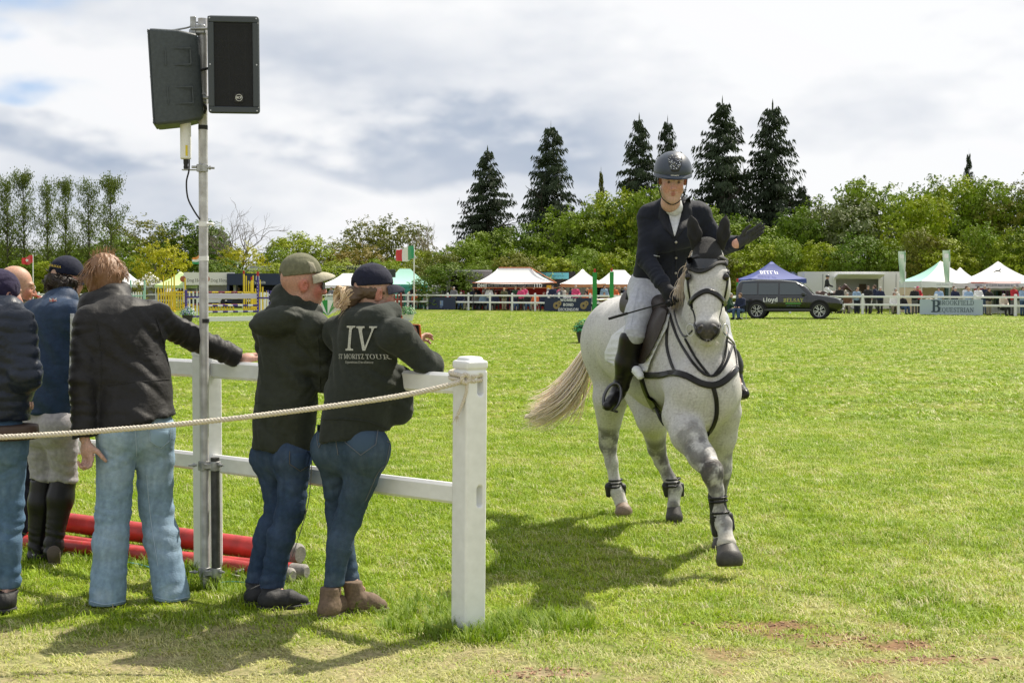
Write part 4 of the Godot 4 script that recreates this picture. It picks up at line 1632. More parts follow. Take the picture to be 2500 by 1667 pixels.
	for x in [-0.85, 1.2]:
		for q in [[0.0, 0.0, 0.24], [0.2, 0.16, 0.17]]:
			var rg := MB.new()
			var pts := PackedVector3Array()
			for k in 25:
				pts.append(Vector3(x + q[0] + cos(TAU * k / 24) * q[2] * 0.7, 0.42 + q[1] + sin(TAU * k / 24) * q[2] * 0.7, 0.03))
			rg.tube(pts, PackedFloat32Array([q[2] * 0.42]), 6, false, Vector3(0, 0, 1), 0.06)
			part("gold_ring", rg.mesh(), mat(0.28, 0.2, 0.08, 0.5), b2)
	var b3 := banner("pale blue banner reading BROOKFIELD EQUESTRIAN on the far rail", 2183, 3.05, mat(0.42, 0.5, 0.56, 0.6))
	letters("B", 0.72, mat(0.05, 0.075, 0.1, 0.6), b3, Transform3D(Basis(), Vector3(-0.95, 0.52, 0.03)), true, "lettering", 600)
	letters("BROOKFIELD\nEQUESTRIAN", 0.26, mat(0.06, 0.09, 0.12, 0.6), b3, Transform3D(Basis(), Vector3(0.35, 0.54, 0.03)), true)
	banner("white and green banner behind the woman's cap", 820, 5.5, mat(0.55, 0.62, 0.58, 0.6), "DICKINSON")
	# flags
	flag("red flag with a white five petalled flower on a white pole", 76, 122, 4.6, 584, [Color(0.6, 0.02, 0.03)], "flower", 0.95)
	flag("saffron, white and green flag hanging from a pole behind the mast", 468, 118, 4.6, 580, [Color(0.7, 0.25, 0.03), Color(0.75, 0.75, 0.72), Color(0.02, 0.3, 0.1)], "bands", 0.95)
	flag("green, white and red tricolour flying from a tall white pole", 951, 107, 4.9, 562, [Color(0.02, 0.3, 0.12), Color(0.76, 0.76, 0.74), Color(0.6, 0.03, 0.04)], "tricolour", 1.4)

func banner(label: String, px: float, w: float, m: Material, text := "") -> Node3D:
	var x := (px - 1176.0) / 3267.0 * 95.0
	for k in 6:
		x = (px - 1176.0) / 3267.0 * rail_at(x)
	var d := Vector3(0.5, 0, -(rail_at(x + 0.25) - rail_at(x - 0.25)))
	var b := thing("rail_banner", label, "banner", Vector3(x, 0, -rail_at(x) + 0.13), "sponsor banners on the far rail")
	b.rotation.y = atan2(-d.z, d.x)
	part("sheet", box_mesh(Vector3(w / maxf(0.75, absf(d.normalized().x)), 0.92, 0.03), 0.0, Vector3(0, 0.5, 0)), m, b)
	if text:
		letters(text, 0.3, mat(0.05, 0.2, 0.15, 0.6), b, Transform3D(Basis(), Vector3(0.8, 0.5, 0.03)), true)
	return b

func flag(label: String, px: float, z: float, _h: float, top: float, cols: Array, style: String, w: float) -> void:
	var h := (663.0 - top) / 3267.0 * z + 1.6
	var f := thing("flag", label, "flag", far(px, z), "national flags round the field")
	part("pole", rod_mesh(Vector3(0, 0, 0), Vector3(0, h, 0), 0.045, 8), M.white_paint, f)
	var n := 3 if style != "flower" else 1
	var hgt := w * 0.68
	for k in n:
		var rows := []
		for r in 9:
			var row := []
			for c in 9:
				var u := r / 8.0
				var s := c / 8.0
				if style == "bands":
					u = (k + u) / n
				elif style == "tricolour":
					s = (k + s) / n
				row.append(Vector3(-w * s * (0.94 + 0.04 * sin(u * 3.0)), h - 0.1 - hgt * u - (0.18 if style != "bands" else 0.3) * s * w + 0.07 * sin(s * 6.0 + u * 2.0), 0.14 * sin(s * 7.0 + u * 1.5)))
			rows.append(row)
		var m := MB.new()
		m.sheet(rows)
		var fm := mat(cols[k].r, cols[k].g, cols[k].b, 0.8)
		fm.cull_mode = BaseMaterial3D.CULL_DISABLED
		fm.backlight_enabled = true
		fm.backlight = Color(0.25, 0.25, 0.25)
		part("cloth", m.mesh(), fm, f)
	if style == "flower":
		for q in 5:
			var a := TAU * q / 5.0 + 0.3
			var pm := MB.new()
			pm.tube(PackedVector3Array([Vector3(0, 0, 0), Vector3(cos(a), sin(a), 0) * 0.07, Vector3(cos(a + 0.3), sin(a + 0.3), 0) * 0.15]), PackedFloat32Array([0.015, 0.05, 0.01]), 6, true, Vector3(0, 0, 1), 0.2)
			part("petal", pm.mesh(), M.white_paint, f, Vector3(-0.46, h - 0.52, 0.13))

# ------------------------------------------------------------------ jumps
func wing(label: String, px: float, z: float, w: float, h: float, m: Material, style: String, turn := 0.0, pin := true) -> void:
	var t := thing("jump_stand", label, "jump stand", far(px, z), "jump stands on the course", turn)
	part("upright", box_mesh(Vector3(0.26 if style == "board" else 0.1, h, 0.1), 0.012, Vector3(0, h * 0.5, 0)), m, t)
	part("foot", box_mesh(Vector3(0.12, 0.1, 0.9), 0.012, Vector3(0, 0.05, 0)), m, t)
	if style != "plain" and style != "board":
		part("outer_upright", box_mesh(Vector3(0.09, h * 0.66, 0.09), 0.012, Vector3(w, h * 0.33, 0)), m, t)
		part("foot", box_mesh(Vector3(0.12, 0.1, 0.9), 0.012, Vector3(w, 0.05, 0)), m, t)
		var n := int(absf(w) / 0.16)
		for k in range(1, n):
			var x := w * k / n
			var hh := h * 0.62 - 0.1
			if style == "crown":
				hh = h * (0.55 + 0.38 * absf(sin(k * 1.9)))
			part("slat", box_mesh(Vector3(0.075, hh, 0.035), 0.0, Vector3(x, 0.12 + hh * 0.5, 0)), m if style != "white" else M.white_paint, t)
		for y in [0.2, h * 0.5]:
			part("cross_rail", box_mesh(Vector3(absf(w), 0.08, 0.05), 0.0, Vector3(w * 0.5, y, 0.025)), m, t)
	for k in 9:
		part("hole_strip", box_mesh(Vector3(0.03, 0.04, 0.02), 0.0, Vector3(0, 0.5 + k * (h - 0.7) / 9.0, 0.055)), M.white_paint if style == "white" or style == "plain" else m, t)
	if pin:
		part("marker", box_mesh(Vector3(0.12, 0.22, 0.05), 0.01, Vector3(0, h + 0.12, 0)), M.red_paint, t)

func jump_rail(label: String, a: Vector3, b: Vector3, r: float, c0: Material, c1: Material, bands: int, plank := 0.0) -> void:
	var t := thing("jump_plank" if plank > 0.0 else "jump_pole", label, "plank" if plank > 0.0 else "pole", (a + b) * 0.5 * Vector3(1, 0, 1), "poles and planks of the jumps")
	var o := t.position
	for k in bands:
		var p := a.lerp(b, float(k) / bands) - o
		var q := a.lerp(b, float(k + 1) / bands) - o
		var m: Material = c0 if k % 2 == 0 else c1
		if plank > 0.0:
			var bm := MB.new()
			bm.box(Transform3D(Basis(UPV, atan2(-(q - p).z, (q - p).x)), (p + q) * 0.5), Vector3((q - p).length(), plank, 0.03), 0.004)
			part("plank", bm.mesh(), m, t)
		else:
			part("band", rod_mesh(p, q, r, 8), m, t)

func build_jumps() -> void:
	var yel := mat(0.66, 0.48, 0.02, 0.5)
	var pur := mat(0.06, 0.035, 0.24, 0.5)
	var lil := mat(0.6, 0.55, 0.68, 0.5)
	var maroon := mat(0.22, 0.015, 0.04, 0.5)
	var grn := mat(0.02, 0.27, 0.05, 0.5)
	var rust := mat(0.24, 0.03, 0.02, 0.5)
	var W: Material = M.white_paint
	# yellow oxer
	wing("yellow slatted jump stand, front one beside the bush of yellow slats", 425, 96, -1.6, 2.3, yel, "slat", 0.1, false)
	wing("yellow jump stand with pointed slats next to the pale green tent", 400, 99, -1.1, 2.6, yel, "crown", 0.1, false)
	wing("yellow jump stand with a crown of uneven slats right of the mast", 560, 97, 1.3, 2.6, yel, "crown", -0.1)
	wing("yellow slatted jump stand partly behind another yellow one", 578, 100, 1.1, 2.2, yel, "slat", -0.1)
	for k in 4:
		var y: float = [1.36, 0.95, 0.52, 1.36][k]
		jump_rail("yellow and maroon striped pole of the yellow jump" if k < 3 else "yellow and maroon striped back pole of the yellow jump", far(427, 96, y) if k < 3 else far(402, 99, y), far(560, 97, y) if k < 3 else far(578, 100, y), 0.05, yel, maroon if k != 1 else W, 9)
	var filler := thing("jump_filler", "low yellow picket filler under the yellow jump", "jump filler", far(478, 97.5), "", 0.0)
	for k in 18:
		part("picket", box_mesh(Vector3(0.1, 0.5, 0.03), 0.0, Vector3((k - 8.5) * 0.2, 0.3, 0)), yel, filler)
	for y in [0.12, 0.45]:
		part("cross_rail", box_mesh(Vector3(3.7, 0.07, 0.05), 0.0, Vector3(0, y, 0.03)), yel, filler)
	# purple plank jump
	wing("purple jump stand just left of the mast with lilac slats", 461, 72, -0.75, 2.35, pur, "white", 0.25)
	wing("purple and white jump stand behind the green hood", 592, 74, 0.7, 2.25, pur, "white", -0.15)
	jump_rail("broad white plank across the purple jump", far(463, 72, 1.22), far(591, 74, 1.22), 0.0, lil, lil, 1, 0.26)
	jump_rail("purple and white pole below the broad plank", far(463, 72, 0.74), far(591, 74, 0.74), 0.055, pur, W, 11)
	jump_rail("lowest purple and white pole of the plank jump", far(463, 72, 0.42), far(591, 74, 0.42), 0.055, pur, W, 11)
	jump_rail("white plank lying low across the front of the purple jump", far(470, 66, 0.16), far(600, 68, 0.22), 0.0, W, W, 1, 0.22)
	wing("second purple jump stand further back with pale slats", 428, 78, -0.6, 1.5, pur, "plain", 0.2, false)
	planter("bowl of blue and white flowers beside the purple jump", 430, 69, 0.55, [Color(0.06, 0.12, 0.4), Color(0.7, 0.7, 0.72), Color(0.05, 0.22, 0.06)])
	wing("white and violet jump stand at the far side of the plank jump", 615, 84, 0.8, 1.5, pur, "white", 0.0, false)
	# brown red gate jump by the woman's cap
	wing("rust red jump stand with a dark box on top behind the navy cap", 890, 74, 0.7, 2.1, rust, "slat", 0.0, false)
	wing("rust red jump stand nearer the flower trough", 912, 72, 0.55, 1.1, rust, "slat", 0.2, false)
	wing("thin red jump stand behind the man's cap", 826, 80, 0.5, 2.2, maroon, "plain", 0.0, false)
	for y in [0.3, 0.7]:
		jump_rail("rust and cream plank of the red jump", far(890, 73, y), far(800, 75, y), 0.0, rust, mat(0.6, 0.52, 0.4, 0.6), 5, 0.2)
	var bxm := thing("jump_timer", "dark electronic timer on the rust red jump stand", "timer", far(893, 73.9, 2.1))
	part("case", box_mesh(Vector3(0.5, 0.42, 0.2), 0.02, Vector3(0.1, 0.3, 0)), mat(0.03, 0.035, 0.035, 0.6), bxm)
	part("bracket", box_mesh(Vector3(0.08, 0.14, 0.08), 0.0, Vector3(0, 0.05, 0)), M.black_plastic, bxm)
	planter("white trough of leafy flowers by the red jump", 937, 71, 0.6, [Color(0.7, 0.7, 0.66), Color(0.05, 0.2, 0.05), Color(0.08, 0.26, 0.08)])
	# fan shaped wing in green and white
	var fan := thing("fan_wing", "green and white fan shaped jump wing behind the man's chin", "jump wing", far(752, 84))
	for k in 6:
		var a0 := PI * (0.16 + 0.113 * k)
		var a1 := PI * (0.16 + 0.113 * (k + 1))
		var fm := MB.new()
		var tip := Vector3(0, 0.02, 0)
		fm.tri(tip, Vector3(cos(a1) * 1.0, sin(a1) * 0.95, 0.02), Vector3(cos(a0) * 1.0, sin(a0) * 0.95, 0.02))
		fm.tri(tip + Vector3(0, 0, -0.04), Vector3(cos(a0) * 1.0, sin(a0) * 0.95, -0.02), Vector3(cos(a1) * 1.0, sin(a1) * 0.95, -0.02))
		part("blade", fm.mesh(), grn if k % 2 else W, fan)
	wing("green slatted jump wing beside the fan shaped one", 735, 84, -0.6, 0.9, grn, "slat", 0.0, false)
	# green stands by the horse
	wing("green jump stand with red marker, front of the pair near the horse", 1366, 84, -0.12, 2.55, grn, "board", 0.0)
	wing("green jump stand leaning behind the front one near the horse", 1405, 92, 0.2, 2.7, grn, "board", 0.0)
	wing("green jump stand behind the dark car's tail", 1694, 88, 0.2, 2.0, grn, "plain", 0.0)
	jump_rail("cream pole of the green jump beside the horse", far(1366, 84, 0.95), far(1420, 92, 0.95), 0.055, mat(0.6, 0.55, 0.45, 0.5), W, 6)
	for k in 3:
		jump_rail("green and white pole of the jump behind the seated couple", far(1640, 88, 0.35 + 0.35 * k), far(1690, 88, 0.35 + 0.35 * k), 0.055, grn, W, 4)
	planter("dark tub with a glossy green shrub behind the horse's rump", 1343, 42, 0.5, [Color(0.02, 0.12, 0.05), Color(0.02, 0.2, 0.06), Color(0.04, 0.26, 0.1)])
	# red and white jump far away to the left
	for k in 3:
		jump_rail("red and white pole of the small jump past the bald man", far(84, 92, 0.5 + 0.3 * k), far(122, 92, 0.5 + 0.3 * k), 0.06, M.red_paint, W, 4)
	wing("white jump stand with mint edges past the curly haired rider", 300, 100, 0.9, 2.2, mat(0.3, 0.55, 0.48, 0.5), "white", 0.0, false)
	wing("mint jump stand at the other end of the white gate", 332, 100, 0.15, 2.2, mat(0.3, 0.55, 0.48, 0.5), "plain", 0.0, false)

func planter(label: String, px: float, z: float, w: float, cols: Array) -> void:
	var t := thing("flower_tub", label, "flower tub", far(px, z), "tubs of plants on the course")
	var m := MB.new()
	m.lathe(Transform3D(), [[w * 0.36, 0], [w * 0.5, 0.3], [w * 0.53, 0.32], [w * 0.46, 0.32], [w * 0.3, 0.28]], 16)
	part("tub", m.mesh(), mat(0.05, 0.045, 0.04, 0.8) if cols[0].r < 0.3 else M.white_paint, t)
	for k in 3:
		var b := MB.new()
		rng.seed = 500 + int(px) + k
		for q in 260:
			var d := Vector3(rng.randfn(), absf(rng.randfn()) * 0.9, rng.randfn()).normalized()
			leaf(b, Vector3(0, 0.34, 0) + d * w * rng.randf_range(0.35, 0.78), (d + Vector3(0, 0.5, 0)).normalized(), 0.03 + 0.01 * k)
		part("foliage" if k > 0 else "blossom", b.mesh(), mat(cols[k].r, cols[k].g, cols[k].b, 0.7), t)

# ------------------------------------------------------------------ crowd
func build_crowd() -> void:
	# three poses, each with its parts; copies wear other colours
	var protos := []
	for pose in 3:
		var o := Vector3.ZERO
		var j: Dictionary
		if pose == 0:   # standing, arms on the rail
			j = {"sl": Vector3(-0.19, 1.42, 0), "sr": Vector3(0.19, 1.42, 0), "el": Vector3(-0.27, 1.16, 0.1), "er": Vector3(0.27, 1.16, 0.1), "wl": Vector3(-0.1, 1.12, 0.3), "wr": Vector3(0.1, 1.12, 0.3), "hl": Vector3(-0.09, 0.92, 0), "hr": Vector3(0.09, 0.92, 0), "kl": Vector3(-0.1, 0.5, 0.02), "kr": Vector3(0.1, 0.5, 0.02), "al": Vector3(-0.1, 0.08, 0), "ar": Vector3(0.1, 0.08, 0), "tl": Vector3(-0.12, 0.04, 0.16), "tr": Vector3(0.12, 0.04, 0.16), "neck": Vector3(0, 1.5, 0.02)}
		elif pose == 1:   # sitting on a low chair
			j = {"sl": Vector3(-0.19, 0.98, 0.0), "sr": Vector3(0.19, 0.98, 0.0), "el": Vector3(-0.26, 0.72, 0.1), "er": Vector3(0.26, 0.72, 0.1), "wl": Vector3(-0.12, 0.62, 0.32), "wr": Vector3(0.12, 0.62, 0.32), "hl": Vector3(-0.1, 0.48, 0), "hr": Vector3(0.1, 0.48, 0), "kl": Vector3(-0.14, 0.5, 0.42), "kr": Vector3(0.14, 0.5, 0.42), "al": Vector3(-0.14, 0.1, 0.46), "ar": Vector3(0.14, 0.1, 0.46), "tl": Vector3(-0.15, 0.05, 0.62), "tr": Vector3(0.15, 0.05, 0.62), "neck": Vector3(0, 1.06, 0.04)}
		else:   # walking past
			j = {"sl": Vector3(-0.18, 1.42, 0), "sr": Vector3(0.18, 1.42, 0), "el": Vector3(-0.24, 1.14, -0.06), "er": Vector3(0.24, 1.14, 0.08), "wl": Vector3(-0.24, 0.9, 0.08), "wr": Vector3(0.22, 0.94, 0.24), "hl": Vector3(-0.09, 0.92, 0), "hr": Vector3(0.09, 0.92, 0), "kl": Vector3(-0.1, 0.52, 0.16), "kr": Vector3(0.1, 0.48, -0.04), "al": Vector3(-0.1, 0.1, 0.2), "ar": Vector3(0.1, 0.12, -0.28), "tl": Vector3(-0.11, 0.05, 0.36), "tr": Vector3(0.11, 0.04, -0.12), "neck": Vector3(0, 1.5, 0.02)}
		var hc: Vector3 = j.neck + Vector3(0, 0.13, 0.03)
		var root := Node3D.new()
		blob("body", body_prims(j), 0.035, mat(0.5, 0.3, 0.22, 0.7), root, o, [], null, [field(head_prims(hc, Vector3(0, -0.1, 1), UPV), 0.022), field([el(j.wl + Vector3(0, -0.02, 0.06), Vector3(0.045, 0.04, 0.07)), el(j.wr + Vector3(0, -0.02, 0.06), Vector3(0.045, 0.04, 0.07))], 0.022)])
		blob("jacket", jacket_prims(j, {"down": 0.02, "chest": 0.2, "waist": 0.19, "hem": 0.2}), 0.03, M.white_paint, root, o)
		blob("trousers", trouser_prims(j, {}), 0.032, M.white_paint, root, o)
		blob("hair", [el(hc + Vector3(0, 0.05, -0.02), Vector3(0.09, 0.09, 0.105), Basis(), 0.02), cn(hc + Vector3(0, 0, -0.06), 0.08, hc + Vector3(0, -0.1, -0.06), 0.06, 0.03)], 0.024, M.white_paint, root, o)
		for s in ["l", "r"]:
			blob("shoe", [cn(j["a" + s] - UPV * 0.03, 0.05, j["t" + s], 0.045, 0.02)], 0.025, M.black_leather, root, o)
		protos.append(root)
	var chair := Node3D.new()
	var cm := mat(0.03, 0.035, 0.04, 0.8)
	part("seat", box_mesh(Vector3(0.5, 0.04, 0.46), 0.0, Vector3(0, 0.36, 0.05)), cm, chair)
	part("backrest", box_mesh(Vector3(0.5, 0.5, 0.04), 0.0, Vector3(0, 0.66, -0.19)), cm, chair)
	for x in [-0.23, 0.23]:
		for z in [-0.16, 0.26]:
			part("leg", box_mesh(Vector3(0.03, 0.36, 0.03), 0.0, Vector3(x, 0.18, z)), M.steel, chair)
	var tops := {"black": Color(0.015, 0.015, 0.017), "navy": Color(0.012, 0.018, 0.05), "red": Color(0.4, 0.02, 0.03), "pink": Color(0.55, 0.06, 0.16), "cream": Color(0.55, 0.5, 0.42), "grey": Color(0.16, 0.16, 0.17), "olive": Color(0.08, 0.08, 0.035), "brown": Color(0.12, 0.06, 0.03), "pale blue": Color(0.25, 0.36, 0.5), "white": Color(0.68, 0.68, 0.68), "dark green": Color(0.02, 0.06, 0.03), "orange": Color(0.5, 0.12, 0.03)}
	var hairs := {"dark haired": Color(0.02, 0.014, 0.01), "fair haired": Color(0.4, 0.27, 0.13), "brown haired": Color(0.1, 0.055, 0.03), "grey haired": Color(0.35, 0.34, 0.33)}
	var legs := [Color(0.015, 0.02, 0.035), Color(0.02, 0.02, 0.02), Color(0.05, 0.09, 0.18), Color(0.25, 0.22, 0.17), Color(0.1, 0.1, 0.1)]
	var mats := {}
	for k in tops: mats[k] = mat(tops[k].r, tops[k].g, tops[k].b, 0.9)
	for k in hairs: mats[k] = mat(hairs[k].r, hairs[k].g, hairs[k].b, 0.8)
	var lm := []
	for c in legs: lm.append(mat(c.r, c.g, c.b, 0.9))
	rng.seed = 77
	var tk := tops.keys()
	var hk := hairs.keys()
	var weight := ["black", "navy", "black", "grey", "dark green", "black", "brown", "cream", "red", "pale blue", "olive", "white", "pink", "navy", "orange", "grey"]
	var spots := []
	var x := -31.0
	while x < 34.0:
		x += rng.randf_range(0.42, 0.7) if x > -9.5 else rng.randf_range(0.8, 1.5)
		if x > 9.0 and x < 19.5:
			continue
		if x > -20.0 and x < -17.0:
			continue
		spots.append([x, 1 if rng.randf() < 0.62 else 0, rng.randf_range(0.9, 1.5)])
		if rng.randf() < (0.75 if x < 9.0 else 0.45):
			spots.append([x + rng.randf_range(-0.3, 0.3), 0 if rng.randf() < 0.6 else 2, rng.randf_range(2.2, 3.6)])
	var n := 0
	for s in spots:
		var top: String = weight[rng.randi() % weight.size()]
		var hr: String = hk[rng.randi() % hk.size()]
		var verb: String = ["standing", "sitting", "walking"][s[1]]
		var where := "at the far rail before %s" % landmark(1176.0 + s[0] / rail_at(s[0]) * 3267.0)
		place_person(protos[s[1]], "%s %s spectator in %s before %s" % [verb, hr, top, landmark(1176.0 + s[0] / rail_at(s[0]) * 3267.0)], Vector3(s[0], 0, -rail_at(s[0]) - s[2]), rng.randf_range(-0.5, 0.5) if s[1] < 2 else rng.randf_range(1.2, 1.9) * (1 if rng.randf() < 0.5 else -1), rng.randf_range(0.92, 1.05), mats[top], lm[rng.randi() % lm.size()], mats[hr])
		if s[1] == 1:
			var c: Node3D = chair.duplicate()
			c.name = numbered("camping_chair")
			add_child(c)
			c.position = Vector3(s[0], 0, -rail_at(s[0]) - s[2])
			tag(c, "dark folding chair %s" % where, "chair", "folding chairs behind the far rail")
		n += 1
	# a few who stand out
	place_person(protos[0], "spectator in a bright pink hat and red coat by the cream walled tent", far(2108, 93), 0.2, 1.0, mats["red"], lm[1], mats["pink"])
	place_person(protos[2], "man in pale blue shirt standing between the green jump stands", far(1388, 104), 0.3, 1.05, mats["pale blue"], lm[3], mats["dark haired"])
	place_person(protos[2], "person in a pink coat walking before the pink roofed tent", far(1284 - 1, 103.5), 1.4, 1.0, mats["pink"], lm[3], mats["brown haired"])
	place_person(protos[1], "seated man in dark jumper and blue jeans by the dark car's wheel", far(1676, 74.5), 1.2, 1.05, mats["dark green"], lm[2], mats["grey haired"])
	place_person(protos[1], "seated woman with long brown hair and navy top by the dark car's wheel", far(1702, 74), -0.7, 1.05, mats["navy"], lm[2], mats["brown haired"])
	for q in [1676, 1702]:
		var c2: Node3D = chair.duplicate()
		c2.name = numbered("camping_chair")
		add_child(c2)
		c2.position = far(q, 74.5 if q == 1676 else 74.0)
		c2.rotation.y = 1.2 if q == 1676 else -0.7
		tag(c2, "dark folding chair beside the dark car's back wheel", "chair", "folding chairs behind the far rail")
	chair.queue_free()
	for p in protos:
		p.queue_free()

func place_person(proto: Node3D, label: String, at: Vector3, turn: float, size: float, top: Material, leg: Material, hair: Material) -> void:
	var c: Node3D = proto.duplicate()
	c.name = numbered("person")
	add_child(c)
	c.position = at
	c.rotation.y = turn
	c.scale = Vector3(size, size, size)
	tag(c, label, "person", "spectators across the field")
	for k in c.get_children():
		var b := String(k.name)
		if b.begins_with("jacket"): k.material_override = top
		elif b.begins_with("trousers"): k.material_override = leg
		elif b.begins_with("hair"): k.material_override = hair

# ------------------------------------------------------------------ the dark car, and the rider beyond the rail
func car_top(x: float) -> float:
	var pts := [[-2.5, 1.55], [-2.36, 1.8], [-1.5, 1.86], [-0.4, 1.85], [0.3, 1.78], [0.7, 1.6], [1.22, 1.16], [1.8, 1.09], [2.25, 1.0], [2.46, 0.84], [2.5, 0.7]]
	for k in pts.size() - 1:
		if x <= pts[k + 1][0]:
			return remap(x, pts[k][0], pts[k + 1][0], pts[k][1], pts[k + 1][1])
	return 0.7

func build_car() -> void:
	var c := thing("parked_car", "dark grey off-road car with sponsor lettering on its doors parked on the field", "car", far(1815, 77))
	c.rotation.y = deg_to_rad(-15)
	c.scale = Vector3(1.12, 1.12, 1.12)
	var paint := mat(0.012, 0.014, 0.016, 0.18, 0.2)
	paint.clearcoat_enabled = true
	paint.clearcoat = 0.8
	paint.clearcoat_roughness = 0.05
	var rows := []
	for k in 51:
		var x := lerpf(-2.5, 2.5, k / 50.0)
		var top := car_top(x)
		var belt := minf(1.1, top - 0.05)
		var ends := clampf((2.5 - absf(x)) / 0.25, 0.0, 1.0)
		var w := 0.86 + 0.14 * sqrt(ends)
		var low := 0.34 + 0.1 * (1.0 - ends)
		var g := clampf((top - belt) / 0.7, 0.0, 1.0)
		var half := [[0.0, low], [0.82 * w, low], [0.97 * w, low + 0.14], [w, 0.72], [0.985 * w, belt - 0.03], [0.955 * w, belt + 0.02], [lerpf(0.94, 0.87, g) * w, belt + (top - belt) * 0.45], [lerpf(0.9, 0.76, g) * w, top - 0.06], [lerpf(0.8, 0.62, g) * w, top - 0.005], [0.0, top + 0.02]]
		var ring := []
		for p in half:
			ring.append(Vector3(x, p[1], p[0]))
		for q in range(half.size() - 2, 0, -1):
			ring.append(Vector3(x, half[q][1], -half[q][0]))
		rows.append(ring)
	var b := MB.new()
	b.sheet(rows, true)
	for e in [0, 50]:
		var m := Vector3(-2.5 if e == 0 else 2.5, 0.7, 0)
		for q in rows[e].size():
			if e == 0:
				b.tri(m, rows[e][(q + 1) % rows[e].size()], rows[e][q])
			else:
				b.tri(m, rows[e][q], rows[e][(q + 1) % rows[e].size()])
	part("body", b.mesh(), paint, c)
	var glass := mat(0.045, 0.06, 0.07, 0.04)
	glass.clearcoat_enabled = true
	for s in [1.0, -1.0]:
		for w in [[-2.28, -1.5, -2.16, -1.5], [-1.42, -0.5, -1.42, -0.5], [-0.42, 0.86, -0.42, 0.3]]:
			var g := MB.new()
			var z0: float = 0.972 * s
			var z1: float = 0.8 * s
			var p := [Vector3(w[0], 1.15, z0), Vector3(w[1], 1.15, z0), Vector3(w[3], 1.7, z1), Vector3(w[2], 1.7, z1)]
			if s > 0.0:
				g.quad(p[0], p[3], p[2], p[1])
			else:
				g.quad(p[0], p[1], p[2], p[3])
			part("side_window", g.mesh(), glass, c)
		part("sill_trim", box_mesh(Vector3(2.4, 0.1, 0.05), 0.02, Vector3(-0.1, 0.42, s * 0.99)), mat(0.06, 0.06, 0.06, 0.4), c)
		for x in [-1.5, 1.44]:
			var arch := MB.new()
			arch.rod(Vector3(x, 0.44, s * 0.8), Vector3(x, 0.44, s * 1.012), 0.47, 26)
			part("wheel_arch", arch.mesh(), mat(0.008, 0.008, 0.008, 0.9), c)
			var wh := thing_part("wheel", c)
			var ty := MB.new()
			ty.lathe(Transform3D(Basis(Vector3.RIGHT, PI * 0.5 * s), Vector3(x, 0.385, s * 0.9)), [[0.26, -0.1], [0.37, -0.1], [0.385, -0.06], [0.385, 0.08], [0.365, 0.125], [0.28, 0.13], [0.275, 0.06]], 30)
			part("tyre", ty.mesh(), M.black_rubber, wh)
			var dish := MB.new()
			dish.rod(Vector3(x, 0.385, s * 0.93), Vector3(x, 0.385, s * 0.98), 0.27, 26)
			part("hub", dish.mesh(), mat(0.02, 0.02, 0.02, 0.5), wh)
			for k in 10:
				var a := TAU * k / 10.0 + (0.1 if k % 2 else -0.1)
				var sp := MB.new()
				sp.box(Transform3D(Basis(Vector3(0, 0, 1), a), Vector3(x, 0.385, s * 1.0) + Vector3(cos(a), sin(a), 0) * 0.16), Vector3(0.22, 0.035, 0.03))
				part("spoke", sp.mesh(), mat(0.6, 0.6, 0.62, 0.3, 0.8), wh)
			var rim := MB.new()
			var pts := PackedVector3Array()
			for k in 31:
				pts.append(Vector3(x + cos(TAU * k / 30) * 0.272, 0.385 + sin(TAU * k / 30) * 0.272, s * 1.005))
			rim.tube(pts, PackedFloat32Array([0.016]), 6, false)
			part("rim", rim.mesh(), mat(0.6, 0.6, 0.62, 0.3, 0.8), wh)
		var mr := MB.new()
		mr.box(Transform3D(Basis(UPV, s * 0.2), Vector3(0.68, 1.17, s * 1.08)), Vector3(0.16, 0.15, 0.22), 0.03)
		part("mirror", mr.mesh(), paint, c)
		for x in [-0.62, 0.3]:
			part("door_handle", box_mesh(Vector3(0.2, 0.03, 0.03), 0.008, Vector3(x - 0.5, 1.0, s * 0.992)), paint, c)
		for x in [-1.0, -0.46, 0.86]:
			part("door_gap", box_mesh(Vector3(0.012, 0.6, 0.01), 0.0, Vector3(x, 0.78, s * 0.993)), M.black_rubber, c)
		part("headlight", box_mesh(Vector3(0.34, 0.12, 0.1), 0.03, Vector3(2.22, 0.9, s * 0.72)), mat(0.7, 0.72, 0.75, 0.1), c)
	var ws := MB.new()
	ws.quad(Vector3(1.19, 1.2, 0.8), Vector3(0.5, 1.735, 0.63), Vector3(0.5, 1.735, -0.63), Vector3(1.19, 1.2, -0.8))
	part("windscreen", ws.mesh(), mat(0.5, 0.56, 0.6, 0.08), c)
	part("grille", box_mesh(Vector3(0.06, 0.17, 1.1), 0.02, Vector3(2.47, 0.78, 0)), mat(0.3, 0.3, 0.31, 0.3, 0.7), c)
	for k in 7:
		part("grille_bar", box_mesh(Vector3(0.04, 0.15, 0.03), 0.0, Vector3(2.5, 0.78, -0.45 + k * 0.15)), M.black_plastic, c)
	part("bumper", box_mesh(Vector3(0.2, 0.12, 1.6), 0.04, Vector3(2.44, 0.45, 0)), mat(0.3, 0.3, 0.32, 0.4, 0.5), c)
	part("number_plate", box_mesh(Vector3(0.02, 0.11, 0.5), 0.0, Vector3(2.545, 0.6, 0)), M.white_paint, c)
	letters("Lloyd", 0.2, M.white_paint, c, Transform3D(Basis(), Vector3(-0.86, 0.9, 1.0)), false, "lettering", 700)
	fine_print(0.75, 0.05, mat(0.3, 0.3, 0.3, 0.5), c, Transform3D(Basis(), Vector3(-0.9, 0.74, 1.003)))
	letters("BELSAY", 0.17, mat(0.45, 0.45, 0.12, 0.5), c, Transform3D(Basis(), Vector3(0.22, 0.88, 1.0)), true, "lettering", 700)
